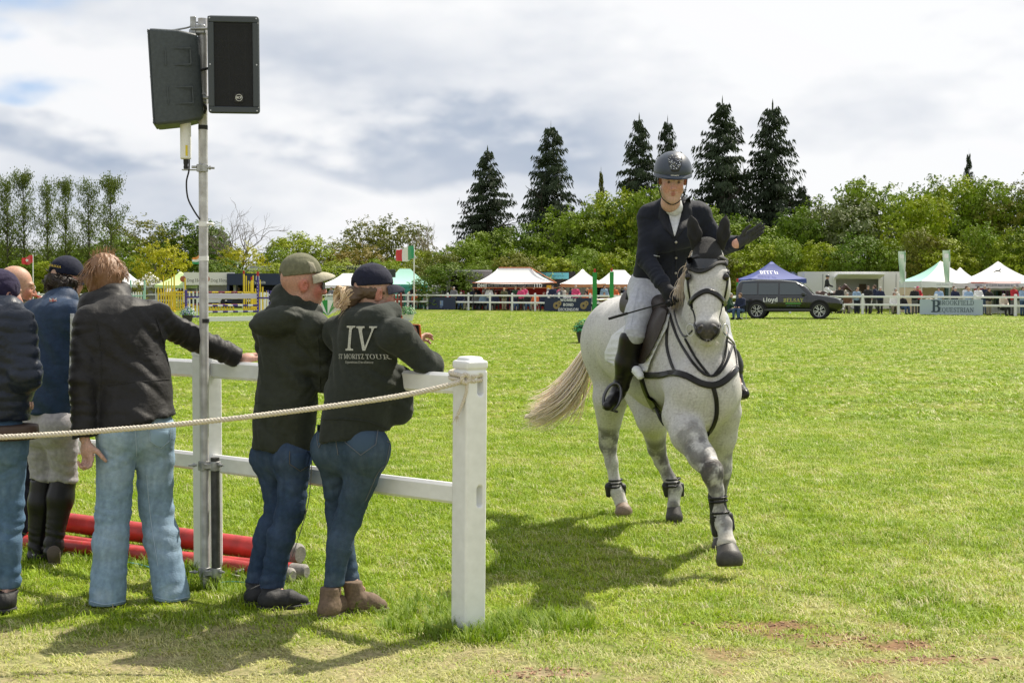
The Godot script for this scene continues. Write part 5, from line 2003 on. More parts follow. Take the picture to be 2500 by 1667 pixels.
	part("sponsor_strip", box_mesh(Vector3(0.72, 0.07, 0.006), 0.0, Vector3(0.22, 0.73, 1.0)), mat(0.07, 0.25, 0.04, 0.5), c)
	fine_print(0.66, 0.06, mat(0.12, 0.2, 0.2, 0.5), c, Transform3D(Basis(), Vector3(0.22, 0.62, 1.003)))

func build_far_rider() -> void:
	var o := far(1905, 92.5)
	var h := thing("horse", "bay horse standing beyond the white rail with a rider up", "horse", o)
	var f := []
	var B := Vector3.ZERO
	f.append(cn(V(-0.7, 1.15, 0), 0.31, V(0.5, 1.15, 0), 0.3, 0.1))
	f.append(cn(V(0.5, 1.25, 0), 0.24, V(1.05, 1.75, 0), 0.13, 0.08))
	f.append(cn(V(1.02, 1.78, 0), 0.12, V(1.42, 1.45, 0), 0.07, 0.05))
	for x in [-0.85, -0.6, 0.45, 0.62]:
		var z := 0.14 if x in [-0.85, 0.62] else -0.14
		f.append(cn(V(x, 0.95, z), 0.14, V(x - 0.03, 0.5, z), 0.065, 0.05))
		f.append(cn(V(x - 0.03, 0.5, z), 0.06, V(x, 0.06, z), 0.055, 0.03))
	for z in [-0.06, 0.06]:
		f.append(cn(V(0.98, 1.86, z), 0.035, V(0.99, 2.02, z * 1.3), 0.01, 0.02))
	f.append(cn(V(-1.0, 1.3, 0), 0.06, V(-1.1, 0.7, 0), 0.05, 0.04))
	blob("body", f, 0.04, mat(0.055, 0.022, 0.012, 0.5), h, B)
	blob("saddle_cloth", [cn(V(-0.15, 1.42, 0), 0.22, V(-0.15, 1.1, 0), 0.31, 0.05)], 0.04, M.white_paint, h, B)
	var r := thing("person", "distant rider in black jacket and white breeches on the bay horse", "person", o)
	var j := {"sl": V(-0.15, 2.12, -0.18), "sr": V(-0.15, 2.12, 0.18), "el": V(-0.08, 1.86, -0.24), "er": V(-0.08, 1.86, 0.24), "wl": V(0.22, 1.74, -0.1), "wr": V(0.22, 1.74, 0.1), "hl": V(-0.2, 1.6, -0.12), "hr": V(-0.2, 1.6, 0.12), "kl": V(0.12, 1.32, -0.36), "kr": V(0.12, 1.32, 0.36), "al": V(-0.1, 0.92, -0.36), "ar": V(-0.1, 0.92, 0.36), "tl": V(0.05, 0.86, -0.38), "tr": V(0.05, 0.86, 0.38), "neck": V(-0.14, 2.2, 0)}
	var hc := V(-0.12, 2.34, 0)
	blob("body", body_prims(j), 0.035, mat(0.55, 0.33, 0.25, 0.7), r, B, [], null, [field(head_prims(hc, V(1, -0.1, 0.2), UPV), 0.02)])
	blob("jacket", jacket_prims(j, {"down": 0.0}), 0.03, mat(0.012, 0.014, 0.016, 0.8), r, B)
	blob("breeches", [cn(j.hl, 0.14, j.hr, 0.14, 0.05), cn(j.hl, 0.11, j.kl, 0.075, 0.04), cn(j.hr, 0.11, j.kr, 0.075, 0.04)], 0.03, mat(0.68, 0.68, 0.68, 0.8), r, B)
	for s in ["l", "r"]:
		blob("boot", [cn(j["k" + s], 0.075, j["a" + s], 0.05, 0.03), cn(j["a" + s], 0.05, j["t" + s], 0.04, 0.02)], 0.03, M.black_leather, r, B)
	blob("helmet", [el(hc + V(0, 0.06, 0), Vector3(0.135, 0.115, 0.115)), cut(hc + V(0, 0.02, 0), Vector3.DOWN)], 0.02, mat(0.03, 0.035, 0.045, 0.4), r, B)

# ------------------------------------------------------------------ the white rail, the loudspeakers, the red poles, the rope
func square_loft(prof: Array, bevel: float) -> ArrayMesh:   # prof: [half width, height]; a post with rounded corners
	var b := MB.new()
	var rings := []
	for p in prof:
		var ring := []
		var r: float = minf(bevel, p[0] * 0.5)
		for q in 4:
			var ca := PI * 0.5 * q
			var cc: Vector2 = Vector2(cos(ca + PI * 0.25), sin(ca + PI * 0.25)) * (p[0] - r) * sqrt(2.0)
			for s in 4:
				var t := ca + PI * 0.5 * s / 3.0
				ring.append(Vector3(cc.x + cos(t) * r, p[1], cc.y + sin(t) * r))
		rings.append(ring)
	b.sheet(rings, true)
	for k in b.n.size():   # true flats between the rounded corners
		var t := PI * 0.5 * int((k % 16) / 4.0) + PI * 0.5 * (k % 4) / 3.0
		b.n[k] = Vector3(cos(t), maxf(b.n[k].y, 0.0) * 1.2, sin(t)).normalized()
	for e in [0, rings.size() - 1]:
		var c := Vector3(0, prof[e][1], 0)
		for s in 16:
			var a0: Vector3 = rings[e][s]
			var a1: Vector3 = rings[e][(s + 1) % 16]
			if e == 0:
				b.tri(c, a1, a0)
			else:
				b.tri(c, a0, a1)
	return b.mesh()

func build_rail_fence() -> void:
	var p0 := V(-0.207, 0, -6.634)
	var dir := (V(-1.696, 0, -7.884) - p0)
	var gap := dir.length()
	dir = dir.normalized()
	var f := thing("rail_fence", "white plastic post and rail fence the spectators lean on", "fence", p0)
	var prof := [[0.06, -0.15], [0.06, 1.218], [0.0575, 1.222], [0.0575, 1.226], [0.062, 1.23], [0.062, 1.262], [0.058, 1.274], [0.046, 1.284], [0.02, 1.289]]
	var loft := square_loft(prof, 0.012)
	# the end post has open slots where a further rail would go
	var turn := Basis(UPV, deg_to_rad(-52)) * Basis(Vector3(0, 0, 1), deg_to_rad(-0.9))
	var pp := [bx(turn * Vector3(0, 0.56, 0), Vector3(0.06, 0.664, 0.06), turn, 0.011), bx(turn * Vector3(0, 1.247, 0), Vector3(0.0625, 0.021, 0.0625), turn, 0.012), bx(turn * Vector3(0, 1.262, 0), Vector3(0.05, 0.024, 0.05), turn, 0.02)]
	for y in [1.155, 0.635]:
		pp.append(cn(turn * Vector3(0.075, y + 0.034, -0.018), 0.018, turn * Vector3(0.075, y - 0.034, -0.018), 0.018, 0.002, turn.x, 3.2, 1))
	blob("post", pp, 0.0055, M.white_plastic, f, Vector3.ZERO)
	for k in range(1, 4):
		var q := part("post", loft, M.white_plastic, f, dir * gap * k)
		q.rotation.y = atan2(dir.z, -dir.x)
	for k in 3:
		for y in [1.155, 0.635]:
			var a: Vector3 = dir * (gap * k + 0.05) + Vector3(0, y, 0)
			var b := MB.new()
			b.box(Transform3D(), Vector3(gap - 0.1, 0.098, 0.046), 0.014)
			var r := part("rail", b.mesh(), M.white_plastic, f, a + dir * (gap * 0.5 - 0.05))
			r.rotation.y = atan2(dir.z, -dir.x)

func cyl(b: MB, a: Vector3, c: Vector3, r: float, sides := 16) -> void:
	b.rod(a, c, r, sides)

func clamp_fitting(parent: Node, at: Vector3, reach: float) -> void:
	var b := MB.new()
	b.lathe(Transform3D(Basis(), at - Vector3(0, 0.025, 0)), [[0.025, 0], [0.031, 0.002], [0.031, 0.048], [0.025, 0.05]], 18)
	b.lathe(Transform3D(Basis(), at + Vector3(reach, -0.025, 0.01)), [[0.024, 0], [0.03, 0.002], [0.03, 0.048], [0.024, 0.05]], 18)
	b.box(Transform3D(Basis(), at + Vector3(reach * 0.5, 0, 0.026)), Vector3(0.05, 0.03, 0.02), 0.004)
	b.rod(at + Vector3(-0.03, 0.006, 0.028), at + Vector3(-0.075, 0.006, 0.03), 0.006)
	b.rod(at + Vector3(-0.04, 0.006, 0.028), at + Vector3(-0.052, 0.006, 0.029), 0.011, 6)
	b.rod(at + Vector3(reach, 0.006, 0.02), at + Vector3(reach + 0.05, 0.006, 0.034), 0.006)
	b.rod(at + Vector3(reach + 0.026, 0.006, 0.028), at + Vector3(reach + 0.038, 0.006, 0.031), 0.011, 6)
	part("clamp", b.mesh(), M.galvanised, parent)

func build_speaker_pole() -> void:
	var p := V(-1.641, 0, -7.538)
	var mast := thing("speaker_mast", "tall grey scaffold tube standing against the white rail, two loudspeakers on top", "mast", p)
	var pipe := textured(mat(0.66, 0.66, 0.67, 0.42, 0.2), tinted(noise_image(256, 0.015, 5, 41), Color(0.74, 0.73, 0.72), Color(1, 1, 1)), M.nrm_fine, 2.2, 0.12)
	part("tube", rod_mesh(Vector3(0, -0.1, 0), Vector3(0.012, 3.02, 0), 0.0242, 24), pipe, mast)
	for y in [2.45, 1.43]:
		part("tape", rod_mesh(Vector3(0.01, y - 0.011, 0), Vector3(0.01, y + 0.011, 0), 0.0252, 24), M.black_rubber, mast)
	for y in [1.942, 1.76]:
		var tie := MB.new()
		tie.rod(Vector3(0.008, y - 0.012, 0), Vector3(0.008, y + 0.012, 0), 0.0256, 24)
		if y > 1.9:
			tie.tube(path([Vector3(0.03, 1.94, 0.01), Vector3(0.05, 1.942, 0.012), Vector3(0.066, 1.936, 0.01)]), PackedFloat32Array([0.008]), 6)
		part("cable_tie", tie.mesh(), M.white_paint, mast)
	part("stub_tube", rod_mesh(Vector3(0.062, -0.1, 0.01), Vector3(0.062, 0.705, 0.01), 0.0235, 20), textured(mat(0.1, 0.1, 0.1, 0.55, 0.5), M.tex_dirt, M.nrm_fine, 3.0, 0.3), mast)
	clamp_fitting(mast, Vector3(0, 0.66, 0), 0.062)
	clamp_fitting(mast, Vector3(0, 0.09, 0), 0.062)
	# white aerial on its bracket
	var white := MB.new()
	white.lathe(Transform3D(Basis(), Vector3(-0.078, 2.28, 0.02)), [[0.0, 0.0], [0.026, 0.002], [0.0285, 0.01], [0.0285, 0.2], [0.02, 0.215], [0.0, 0.217]], 20)
	part("aerial", white.mesh(), M.white_paint, mast)
	part("warning_label", box_mesh(Vector3(0.011, 0.055, 0.003), 0.0, Vector3(-0.067, 2.325, 0.0475)), mat(0.7, 0.55, 0.02, 0.5), mast, Vector3.ZERO, "small yellow warning sticker")
	var plug := MB.new()
	plug.lathe(Transform3D(Basis(), Vector3(-0.078, 2.23, 0.02)), [[0.011, 0], [0.013, 0.01], [0.011, 0.02], [0.013, 0.03], [0.013, 0.055]], 12)
	part("plug", plug.mesh(), M.black_rubber, mast)
	var br := MB.new()
	br.box(Transform3D(Basis(), Vector3(-0.04, 2.226, 0.016)), Vector3(0.115, 0.006, 0.03))
	br.box(Transform3D(Basis(), Vector3(0.01, 2.235, 0.027)), Vector3(0.06, 0.04, 0.012), 0.003)
	br.rod(Vector3(-0.045, 2.24, 0.03), Vector3(-0.02, 2.24, 0.03), 0.007)
	br.rod(Vector3(0.035, 2.236, 0.03), Vector3(0.075, 2.234, 0.03), 0.006)
	br.rod(Vector3(0.045, 2.236, 0.03), Vector3(0.055, 2.236, 0.03), 0.011, 6)
	part("bracket", br.mesh(), M.galvanised, mast)
	var cb := MB.new()
	cb.tube(path([Vector3(-0.06, 2.28, 0.02), Vector3(-0.06, 2.22, 0.03), Vector3(-0.072, 2.16, 0.035), Vector3(-0.066, 2.08, 0.035), Vector3(-0.04, 2.02, 0.03), Vector3(-0.006, 1.965, 0.024)]), PackedFloat32Array([0.0045]), 7)
	part("cable", cb.mesh(), M.black_rubber, mast)
	var rig := MB.new()
	for y in [2.96, 2.6]:
		rig.box(Transform3D(Basis(), Vector3(-0.005, y, 0.0)), Vector3(0.075, 0.05, 0.075), 0.006)
		rig.box(Transform3D(Basis(), Vector3(-0.03, y + 0.015, 0.035)), Vector3(0.03, 0.1, 0.012), 0.003)
		rig.rod(Vector3(-0.04, y, 0.04), Vector3(0.05, y, 0.045), 0.007)
	rig.box(Transform3D(Basis(), Vector3(-0.045, 2.75, 0.0)), Vector3(0.02, 0.42, 0.05), 0.003)
	rig.tube(path([Vector3(0.03, 2.99, 0.0), Vector3(-0.03, 3.0, 0.0), Vector3(-0.06, 2.97, 0.02), Vector3(-0.2, 2.945, 0.03)]), PackedFloat32Array([0.005]), 6)
	part("yoke", rig.mesh(), M.galvanised, mast)
	var lead := MB.new()
	lead.tube(path([Vector3(0.06, 2.76, 0.02), Vector3(0.0, 2.735, 0.06), Vector3(-0.045, 2.69, 0.065), Vector3(-0.045, 2.62, 0.06), Vector3(-0.01, 2.575, 0.05), Vector3(0.03, 2.555, 0.03), Vector3(0.02, 2.52, 0.02)]), PackedFloat32Array([0.0075]), 8)
	part("speaker_lead", lead.mesh(), M.black_rubber, mast)
	speaker("black grilled loudspeaker facing the spectators from the mast", p + Vector3(0.196, 2.757, 0.06), deg_to_rad(6), deg_to_rad(3))
	speaker("grey moulded loudspeaker on the mast turned side on", p + Vector3(-0.122, 2.702, 0.0), deg_to_rad(-80), deg_to_rad(3))

func speaker(label: String, at: Vector3, turn: float, tip: float) -> void:
	var s := thing("loudspeaker", label, "loudspeaker", at, "loudspeakers on the mast")
	s.rotation = Vector3(tip, turn, 0)
	var shell := textured(mat(0.06, 0.075, 0.084, 0.55), M.tex_mottle, M.nrm_fine, 5.0, 0.25)
	var b := MB.new()
	# cabinet: deep, tapering to the back
	var rings := []
	var sec := [[-0.125, 0.08, 0.2], [-0.11, 0.098, 0.222], [-0.02, 0.122, 0.24], [0.1, 0.131, 0.248], [0.117, 0.131, 0.248], [0.122, 0.126, 0.243]]
	for q in sec:
		var ring := []
		var r := 0.016
		for c4 in 4:
			var ca := PI * 0.5 * c4
			var sx := 1.0 if c4 == 0 or c4 == 3 else -1.0
			var sy := 1.0 if c4 < 2 else -1.0
			for t4 in 4:
				var t := ca + PI * 0.5 * t4 / 3.0
				ring.append(Vector3(sx * (q[1] - r) + cos(t) * r, sy * (q[2] - r) + sin(t) * r, q[0]))
		rings.append(ring)
	rings.reverse()
	sec.reverse()
	b.sheet(rings, true)
	for e in [0, sec.size() - 1]:
		var cc := Vector3(0, 0, sec[e][0])
		for k in 16:
			if e == 0:
				b.tri(cc, rings[e][(k + 1) % 16], rings[e][k])
			else:
				b.tri(cc, rings[e][k], rings[e][(k + 1) % 16])
	for sx in [1.0] if turn < 0.0 else []:
		for y in [0.1, -0.1]:   # moulded hand-hold frames on the cheeks
			for k in 4:
				var fr: Array = [[Vector3(0, 0.042, -0.015), Vector3(0.004, 0.006, 0.13)], [Vector3(0, -0.042, -0.015), Vector3(0.004, 0.006, 0.13)], [Vector3(0, 0, 0.048), Vector3(0.004, 0.09, 0.006)], [Vector3(0, 0, -0.078), Vector3(0.004, 0.09, 0.006)]][k]
				var zz: float = fr[0].z
				b.box(Transform3D(Basis(Vector3.UP, -sx * 0.09), Vector3(sx * (0.1255 + (zz + 0.02) * 0.075), y + fr[0].y, zz)), fr[1])
	part("cabinet", b.mesh(), shell, s)
	var fr2 := MB.new()
	for k in [[Vector3(0, 0.229, 0), Vector3(0.256, 0.03, 0.01)], [Vector3(0, -0.229, 0), Vector3(0.256, 0.03, 0.01)], [Vector3(0.113, 0, 0), Vector3(0.03, 0.428, 0.01)], [Vector3(-0.113, 0, 0), Vector3(0.03, 0.428, 0.01)]]:
		fr2.box(Transform3D(Basis(), k[0] + Vector3(0, 0, 0.127)), k[1], 0.003)
	part("front_frame", fr2.mesh(), mat(0.045, 0.055, 0.066, 0.45), s)
	var mesh_m := textured(mat(0.012, 0.013, 0.016, 0.5, 0.2), null, bumps(noise_image(256, 0.16, 1, 5), 8.0), 12.0, 0.9)
	part("grille", box_mesh(Vector3(0.2, 0.43, 0.01), 0.003, Vector3(0, 0, 0.1225)), mesh_m, s)
	for x in [-0.118, 0.118]:
		for y in [-0.234, 0.0, 0.234]:
			part("screw", rod_mesh(Vector3(x, y, 0.13), Vector3(x, y, 0.134), 0.004, 8), M.steel, s)
	var bd := part("badge", box_mesh(Vector3(0.044, 0.042, 0.004), 0.0, Vector3(0.026, -0.168, 0.129)), M.black_plastic, s)
	var ring2 := MB.new()
	var circle := PackedVector3Array()
	for k in 25:
		circle.append(Vector3(0.026 + cos(TAU * k / 24) * 0.0165, -0.168 + sin(TAU * k / 24) * 0.0165, 0.132))
	ring2.tube(circle, PackedFloat32Array([0.0013]), 5, false)
	part("badge_ring", ring2.mesh(), M.white_paint, bd)
	letters("RCF", 0.011, M.white_paint, bd, Transform3D(Basis(), Vector3(0.026, -0.168, 0.132)), false, "lettering", 700)

func build_red_poles() -> void:
	var paint := textured(mat(0.56, 0.035, 0.03, 0.42), M.tex_dirt, M.nrm_fine, 2.0, 0.15)
	var tip := textured(mat(0.33, 0.31, 0.29, 0.8), M.tex_dirt, M.nrm_fine, 5.0, 0.4)
	var set := [[V(-3.179, 0, -9.255), V(-1.188, 0, -7.932), 0.062, 0.11, "red jump pole lying on top of its bundle beside the rail"], [V(-2.983, 0, -8.679), V(-1.126, 0, -7.753), 0.045, 0.045, "red jump pole with grey tip on the grass, behind the denim legs"], [V(-3.125, 0, -8.935), V(-1.188, 0, -7.65), 0.045, 0.045, "red jump pole on the grass at the front of its bundle"]]
	for s in set:
		var a: Vector3 = s[0] + Vector3(0, s[3], 0)
		var b: Vector3 = s[1] + Vector3(0, s[3], 0)
		var t := thing("jump_pole", s[4], "pole", Vector3(b.x, 0, b.z), "red jump poles on the grass")
		var o := Vector3(b.x, 0, b.z)
		var d := (b - a).normalized()
		part("shaft", rod_mesh(a - o, b - o - d * 0.1, s[2], 22), paint, t)
		var m := MB.new()
		m.tube(PackedVector3Array([b - o - d * 0.1, b - o - d * 0.015, b - o]), PackedFloat32Array([s[2] - 0.001, s[2] - 0.001, s[2] - 0.016]), 22)
		part("tip", m.mesh(), tip, t)
		if s[2] > 0.06:
			var w := MB.new()
			w.rod(a - o + d * 0.74 + Vector3(0.012, 0.02, 0.03), a - o + d * 0.74 + Vector3(0.016, 0.027, 0.0445), 0.03, 14)
			part("patch", w.mesh(), M.black_rubber, t)

func build_rope() -> void:
	var p := V(-0.207, 0, -6.634)
	var a := p + Vector3(0.005, 1.182, 0.075)
	var r := thing("barrier_rope", "cream twisted rope knotted to the end post, strung behind the spectators", "rope", Vector3(p.x, 0, p.z))
	var o := Vector3(p.x, 0, p.z)
	var line := path([a + Vector3(0.02, 0.01, 0.0), a + Vector3(-0.02, -0.008, 0.005), V(-0.549, 1.105, -6.48), V(-1.214, 1.019, -6.42), V(-1.808, 0.966, -6.36), V(-2.275, 0.941, -6.3), V(-2.868, 0.928, -6.2)], 60)
	strands(r, "strand", line, o, 0.0072)
	var post_r := 0.088
	for q in 2:
		var ring := []
		for k in 17:
			var t := TAU * k / 16.0 + 0.6
			var sq := minf(1.0 / maxf(absf(cos(t)), 0.01), 1.0 / maxf(absf(sin(t)), 0.01)) * 0.067
			var u := Vector3(cos(t), 0, sin(t)).rotated(UPV, deg_to_rad(52)) * minf(sq, post_r)
			ring.append(p + u + Vector3(0, 1.185 + 0.022 * q + 0.012 * cos(t + 1.0), 0))
		strands(r, "loop", path(ring, 6), o, 0.0062)
	var knot := []
	for k in 15:
		var t := TAU * k / 7.0
		knot.append(a + Vector3(-0.012 + 0.016 * cos(t), 0.004 + 0.02 * sin(t) , 0.014 + 0.012 * sin(t * 0.5)))
	strands(r, "knot", path(knot, 6), o, 0.0062)
	strands(r, "tail", path([a + Vector3(-0.01, 0, 0.01), a + Vector3(-0.006, -0.04, 0.02), a + Vector3(-0.022, -0.1, 0.012), a + Vector3(-0.05, -0.165, 0.012)], 14), o, 0.0045)
	var fr := MB.new()
	for k in 26:
		var e := a + Vector3(-0.05, -0.165, 0.012)
		fr.tube(PackedVector3Array([e - o + Vector3(0.006, 0.02, 0), e - o, e - o + Vector3(rng.randf_range(-0.03, 0.012), rng.randf_range(-0.05, -0.01), rng.randf_range(-0.012, 0.012))]), PackedFloat32Array([0.0012, 0.001, 0.0004]), 4)
	part("frayed_end", fr.mesh(), M.rope, r)

func strands(parent: Node, called: String, line: PackedVector3Array, o: Vector3, rad: float) -> void:
	# resample evenly, then lay three strands round the line
	var pts := PackedVector3Array()
	var acc := 0.0
	var step := rad * 1.15
	for k in line.size() - 1:
		var seg := line[k + 1] - line[k]
		var l := seg.length()
		while acc < l:
			pts.append(line[k] + seg * (acc / l))
			acc += step
		acc -= l
	var b := MB.new()
	for s in 3:
		var q := PackedVector3Array()
		for k in pts.size():
			var d := (pts[mini(k + 1, pts.size() - 1)] - pts[maxi(k - 1, 0)]).normalized()
			var u := d.cross(Vector3(0.1, 0.2, 1.0)).normalized()
			var w := d.cross(u)
			var t := TAU * s / 3.0 + k * step / (rad * 6.5) * TAU
			q.append(pts[k] - o + (u * cos(t) + w * sin(t)) * rad * 0.95)
		b.tube(q, PackedFloat32Array([rad]), 5)
	part(called, b.mesh(), M.rope, parent)

func build_litter() -> void:
	# wires, a plug and a few stray bits in the grass
	var gnd := V(-1.575, 0, -7.788)
	var w := thing("ground_cable", "yellow and blue cables with an in-line plug lying in the grass by the mast", "cable", gnd)
	var list := [[[V(-1.676, 0, -7.788), V(-1.58, 0, -7.695), V(-1.533, 0, -7.884), V(-1.42, 0, -7.73)], 0.004, Color(0.5, 0.42, 0.03)], [[V(-1.594, 0, -7.538), V(-1.51, 0, -7.582), V(-1.436, 0, -7.56)], 0.003, Color(0.05, 0.25, 0.3)], [[V(-2.233, 0, -8.132), V(-2.125, 0, -8.056), V(-1.989, 0, -7.908)], 0.004, Color(0.1, 0.35, 0.42)], [[V(-1.611, 0, -7.908), V(-1.551, 0, -7.788), V(-1.485, 0, -7.718)], 0.004, Color(0.7, 0.68, 0.6)]]
	for l in list:
		var b := MB.new()
		var c := PackedVector3Array()
		for q in path(l[0], 6):
			c.append(q - gnd + Vector3(0, 0.03, 0))
		b.tube(c, PackedFloat32Array([l[1]]), 6)
		part("cable", b.mesh(), mat(l[2].r, l[2].g, l[2].b, 0.5), w)
	var pl := MB.new()
	pl.tube(PackedVector3Array([V(-1.522, 0, -7.765) - gnd + Vector3(0, 0.04, 0), V(-1.488, 0, -7.788) - gnd + Vector3(0, 0.045, 0), V(-1.451, 0, -7.836) - gnd + Vector3(0, 0.04, 0)]), PackedFloat32Array([0.012, 0.017, 0.012]), 10)
	part("plug", pl.mesh(), mat(0.05, 0.035, 0.03, 0.5), w)
	var t := V(-0.389, 0, -6.592)
	var y := thing("wire_end", "thin green and yellow wire end at the foot of the end post", "wire", t)
	var yb := MB.new()
	var yc := PackedVector3Array()
	for q in path([V(-0.447, 0, -6.712), V(-0.379, 0, -6.609), V(-0.293, 0, -6.492)], 6):
		yc.append(q - t + Vector3(0, 0.03, 0))
	yb.tube(yc, PackedFloat32Array([0.0035]), 6)
	part("wire", yb.mesh(), mat(0.4, 0.38, 0.03, 0.5), y)
	# crumbs of dry earth and bark on the bare patches
	var cr := MB.new()
	cr.use_col = true
	for s in worn_spots:
		for k in 90:
			var a := rng.randf() * TAU
			var q := sqrt(rng.randf())
			var x: float = s[0].x + cos(a) * q * s[1] * 1.1
			var z: float = s[0].z + sin(a) * q * s[2] * 1.2
			var sc := rng.randf_range(0.003, 0.012)
			var sh := rng.randf_range(0.7, 1.2)
			cr.col = Color(0.3 * sh, 0.18 * sh, 0.11 * sh)
			cr.box(Transform3D(Basis.from_euler(Vector3(rng.randf(), rng.randf() * TAU, rng.randf())).scaled(Vector3(1, 0.5, 1)), Vector3(x, land(x, -z) + sc * 0.2, z)), Vector3(sc * rng.randf_range(1, 3), sc, sc))
	var co := part("earth_crumbs", cr.mesh(), vcol(mat(1, 1, 1, 0.95)), self)
	tag(co, "crumbs of dry reddish earth and bark on the bare patches", "earth", "", "stuff")

# ------------------------------------------------------------------ the grey horse
class HorsePaint extends Paint:
	func color(p: Vector3, _nrm: Vector3) -> Color:
		var white := Color(0.66, 0.65, 0.63)
		var a := n.get_noise_3dv(p * 3.2)
		var b := n.get_noise_3dv(p * 11.0 + Vector3(3, 1, 7))
		var c := n.get_noise_3dv(p * 55.0)
		var dapple := clampf(0.1 + 0.28 * a + 0.14 * b, 0.0, 1.0)   # grey hairs among the white, patchy by noise alone
		var col := white.lerp(Color(0.34, 0.34, 0.35), dapple * 0.7)
		# mud-grey dapples on the limbs, mealy between
		for s in spots:
			var q: float = p.distance_squared_to(s[0]) / (s[1] * s[1])
			if q < 1.6:
				var k: float = s[3] * clampf(1.6 - q, 0.0, 1.0)
				if s.size() > 4:
					k *= clampf(0.75 + 1.3 * b + 0.6 * c, 0.1, 1.0)
				col = col.lerp(s[2], k)
		var fleck := n.get_noise_3dv(p * 90.0 + Vector3(9, 2, 5))
		if fleck > 0.62:
			col = col.lerp(Color(0.25, 0.2, 0.17), 0.35)
		return col

func build_horse() -> void:
	var base := V(1.051, 0, -9.255)
	var hs := thing("horse", "grey horse cantering over the grass under its rider, head towards the rail", "horse", base)
	var flesh := []
	# trunk
	var chest := V(1.151, 1.061, -8.42)
	var barrel := V(0.981, 1.176, -9.1)
	var loin := V(0.879, 1.245, -9.5)
	var rump := V(0.807, 1.239, -9.9)
	flesh.append(cn(chest, 0.185, barrel + Vector3(0, -0.02, 0), 0.285, 0.1, UPV, 1.16))
	flesh.append(cn(barrel, 0.285, loin, 0.285, 0.1, UPV, 1.08))
	flesh.append(cn(loin, 0.285, rump, 0.285, 0.1, UPV, 1.05))
	flesh.append(el(rump + Vector3(-0.02, -0.02, -0.05), Vector3(0.3, 0.3, 0.26), Basis(), 0.1))
	# withers and the root of the neck
	flesh.append(cn(V(1.027, 1.44, -8.85), 0.12, V(1.063, 1.342, -8.7), 0.2, 0.12))
	# pectorals and brisket
	flesh.append(el(V(1.049, 1.01, -8.3), Vector3(0.118, 0.18, 0.13), Basis(), 0.06))
	flesh.append(el(V(1.23, 1.008, -8.32), Vector3(0.098, 0.175, 0.13), Basis(), 0.06))
	flesh.append(cn(V(1.129, 0.874, -8.4), 0.13, V(1.138, 0.754, -8.7), 0.12, 0.08))
	# shoulders
	flesh.append(cn(V(1.008, 1.233, -8.75), 0.125, V(1.02, 0.977, -8.4), 0.112, 0.08))
	flesh.append(cn(V(1.278, 1.231, -8.8), 0.11, V(1.26, 0.973, -8.45), 0.1, 0.08))
	# neck: deep at the chest, narrower at the poll
	flesh.append(cn(V(1.143, 1.203, -8.52), 0.17, V(1.133, 1.404, -8.3), 0.135, 0.08, Vector3(1, 0, 0), 0.85))
	flesh.append(cn(V(1.135, 1.348, -8.5), 0.165, V(1.121, 1.658, -8.22), 0.115, 0.06, Vector3(1, 0, 0), 0.82))
	flesh.append(cn(V(1.103, 1.502, -8.62), 0.12, V(1.113, 1.759, -8.24), 0.085, 0.06, Vector3(1, 0, 0), 0.7))
	# thighs
	flesh.append(cn(V(0.677, 1.091, -9.95), 0.18, V(0.688, 0.837, -9.88), 0.118, 0.08, Vector3(1, 0, 0), 0.8))
	flesh.append(cn(V(0.685, 0.837, -9.88), 0.125, V(0.683, 0.564, -10.02), 0.066, 0.05))
	flesh.append(cn(V(0.904, 0.955, -9.7), 0.17, V(0.945, 0.735, -9.5), 0.11, 0.08))
	flesh.append(cn(V(0.945, 0.735, -9.5), 0.1, V(0.994, 0.505, -9.72), 0.06, 0.05))
	# planted hind leg: hock, cannon, fetlock, pastern
	flesh.append_array(chain([V(0.683, 0.555, -10.02), V(0.681, 0.494, -10.04), V(0.706, 0.371, -10.03), V(0.73, 0.218, -10.02), V(0.741, 0.171, -10), V(0.773, 0.083, -9.97)], [0.066, 0.058, 0.042, 0.04, 0.046, 0.046], 0.03))
	flesh.append(el(V(0.691, 0.557, -10.09), Vector3(0.04, 0.07, 0.05), Basis(), 0.03))
	# lifted hind leg
	flesh.append_array(chain([V(0.994, 0.505, -9.72), V(1.027, 0.413, -9.74), V(1.081, 0.298, -9.74), V(1.118, 0.229, -9.72), V(1.113, 0.169, -9.7), V(1.105, 0.121, -9.68)], [0.062, 0.046, 0.042, 0.052, 0.037, 0.045], 0.025))
	flesh.append(el(V(0.995, 0.509, -9.79), Vector3(0.04, 0.07, 0.045), Basis(), 0.03))
	# reaching foreleg: forearm, knee, cannon, fetlock, pastern
	flesh.append_array(chain([V(0.999, 0.852, -8.35), V(1.022, 0.752, -8.2), V(1.082, 0.645, -8.08), V(1.126, 0.58, -8)], [0.118, 0.094, 0.07, 0.062], 0.05))
	flesh.append(el(V(1.129, 0.572, -7.97), Vector3(0.062, 0.075, 0.058), Basis(), 0.02))
	flesh.append_array(chain([V(1.133, 0.539, -7.98), V(1.153, 0.467, -7.98), V(1.169, 0.344, -7.98), V(1.191, 0.278, -7.96), V(1.197, 0.223, -7.92), V(1.199, 0.183, -7.9)], [0.054, 0.04, 0.038, 0.046, 0.036, 0.056], 0.025))
	# standing foreleg
	flesh.append_array(chain([V(1.273, 0.865, -8.5), V(1.27, 0.707, -8.58), V(1.275, 0.544, -8.66), V(1.275, 0.486, -8.66), V(1.275, 0.435, -8.68), V(1.283, 0.211, -8.74), V(1.283, 0.135, -8.74), V(1.283, 0.066, -8.7)], [0.105, 0.085, 0.062, 0.06, 0.048, 0.04, 0.048, 0.046], 0.04))
	# head, long axis from the poll down to the muzzle
	var hp := HorsePaint.new()
	hp.n = noise
	var grey := Color(0.13, 0.125, 0.125)
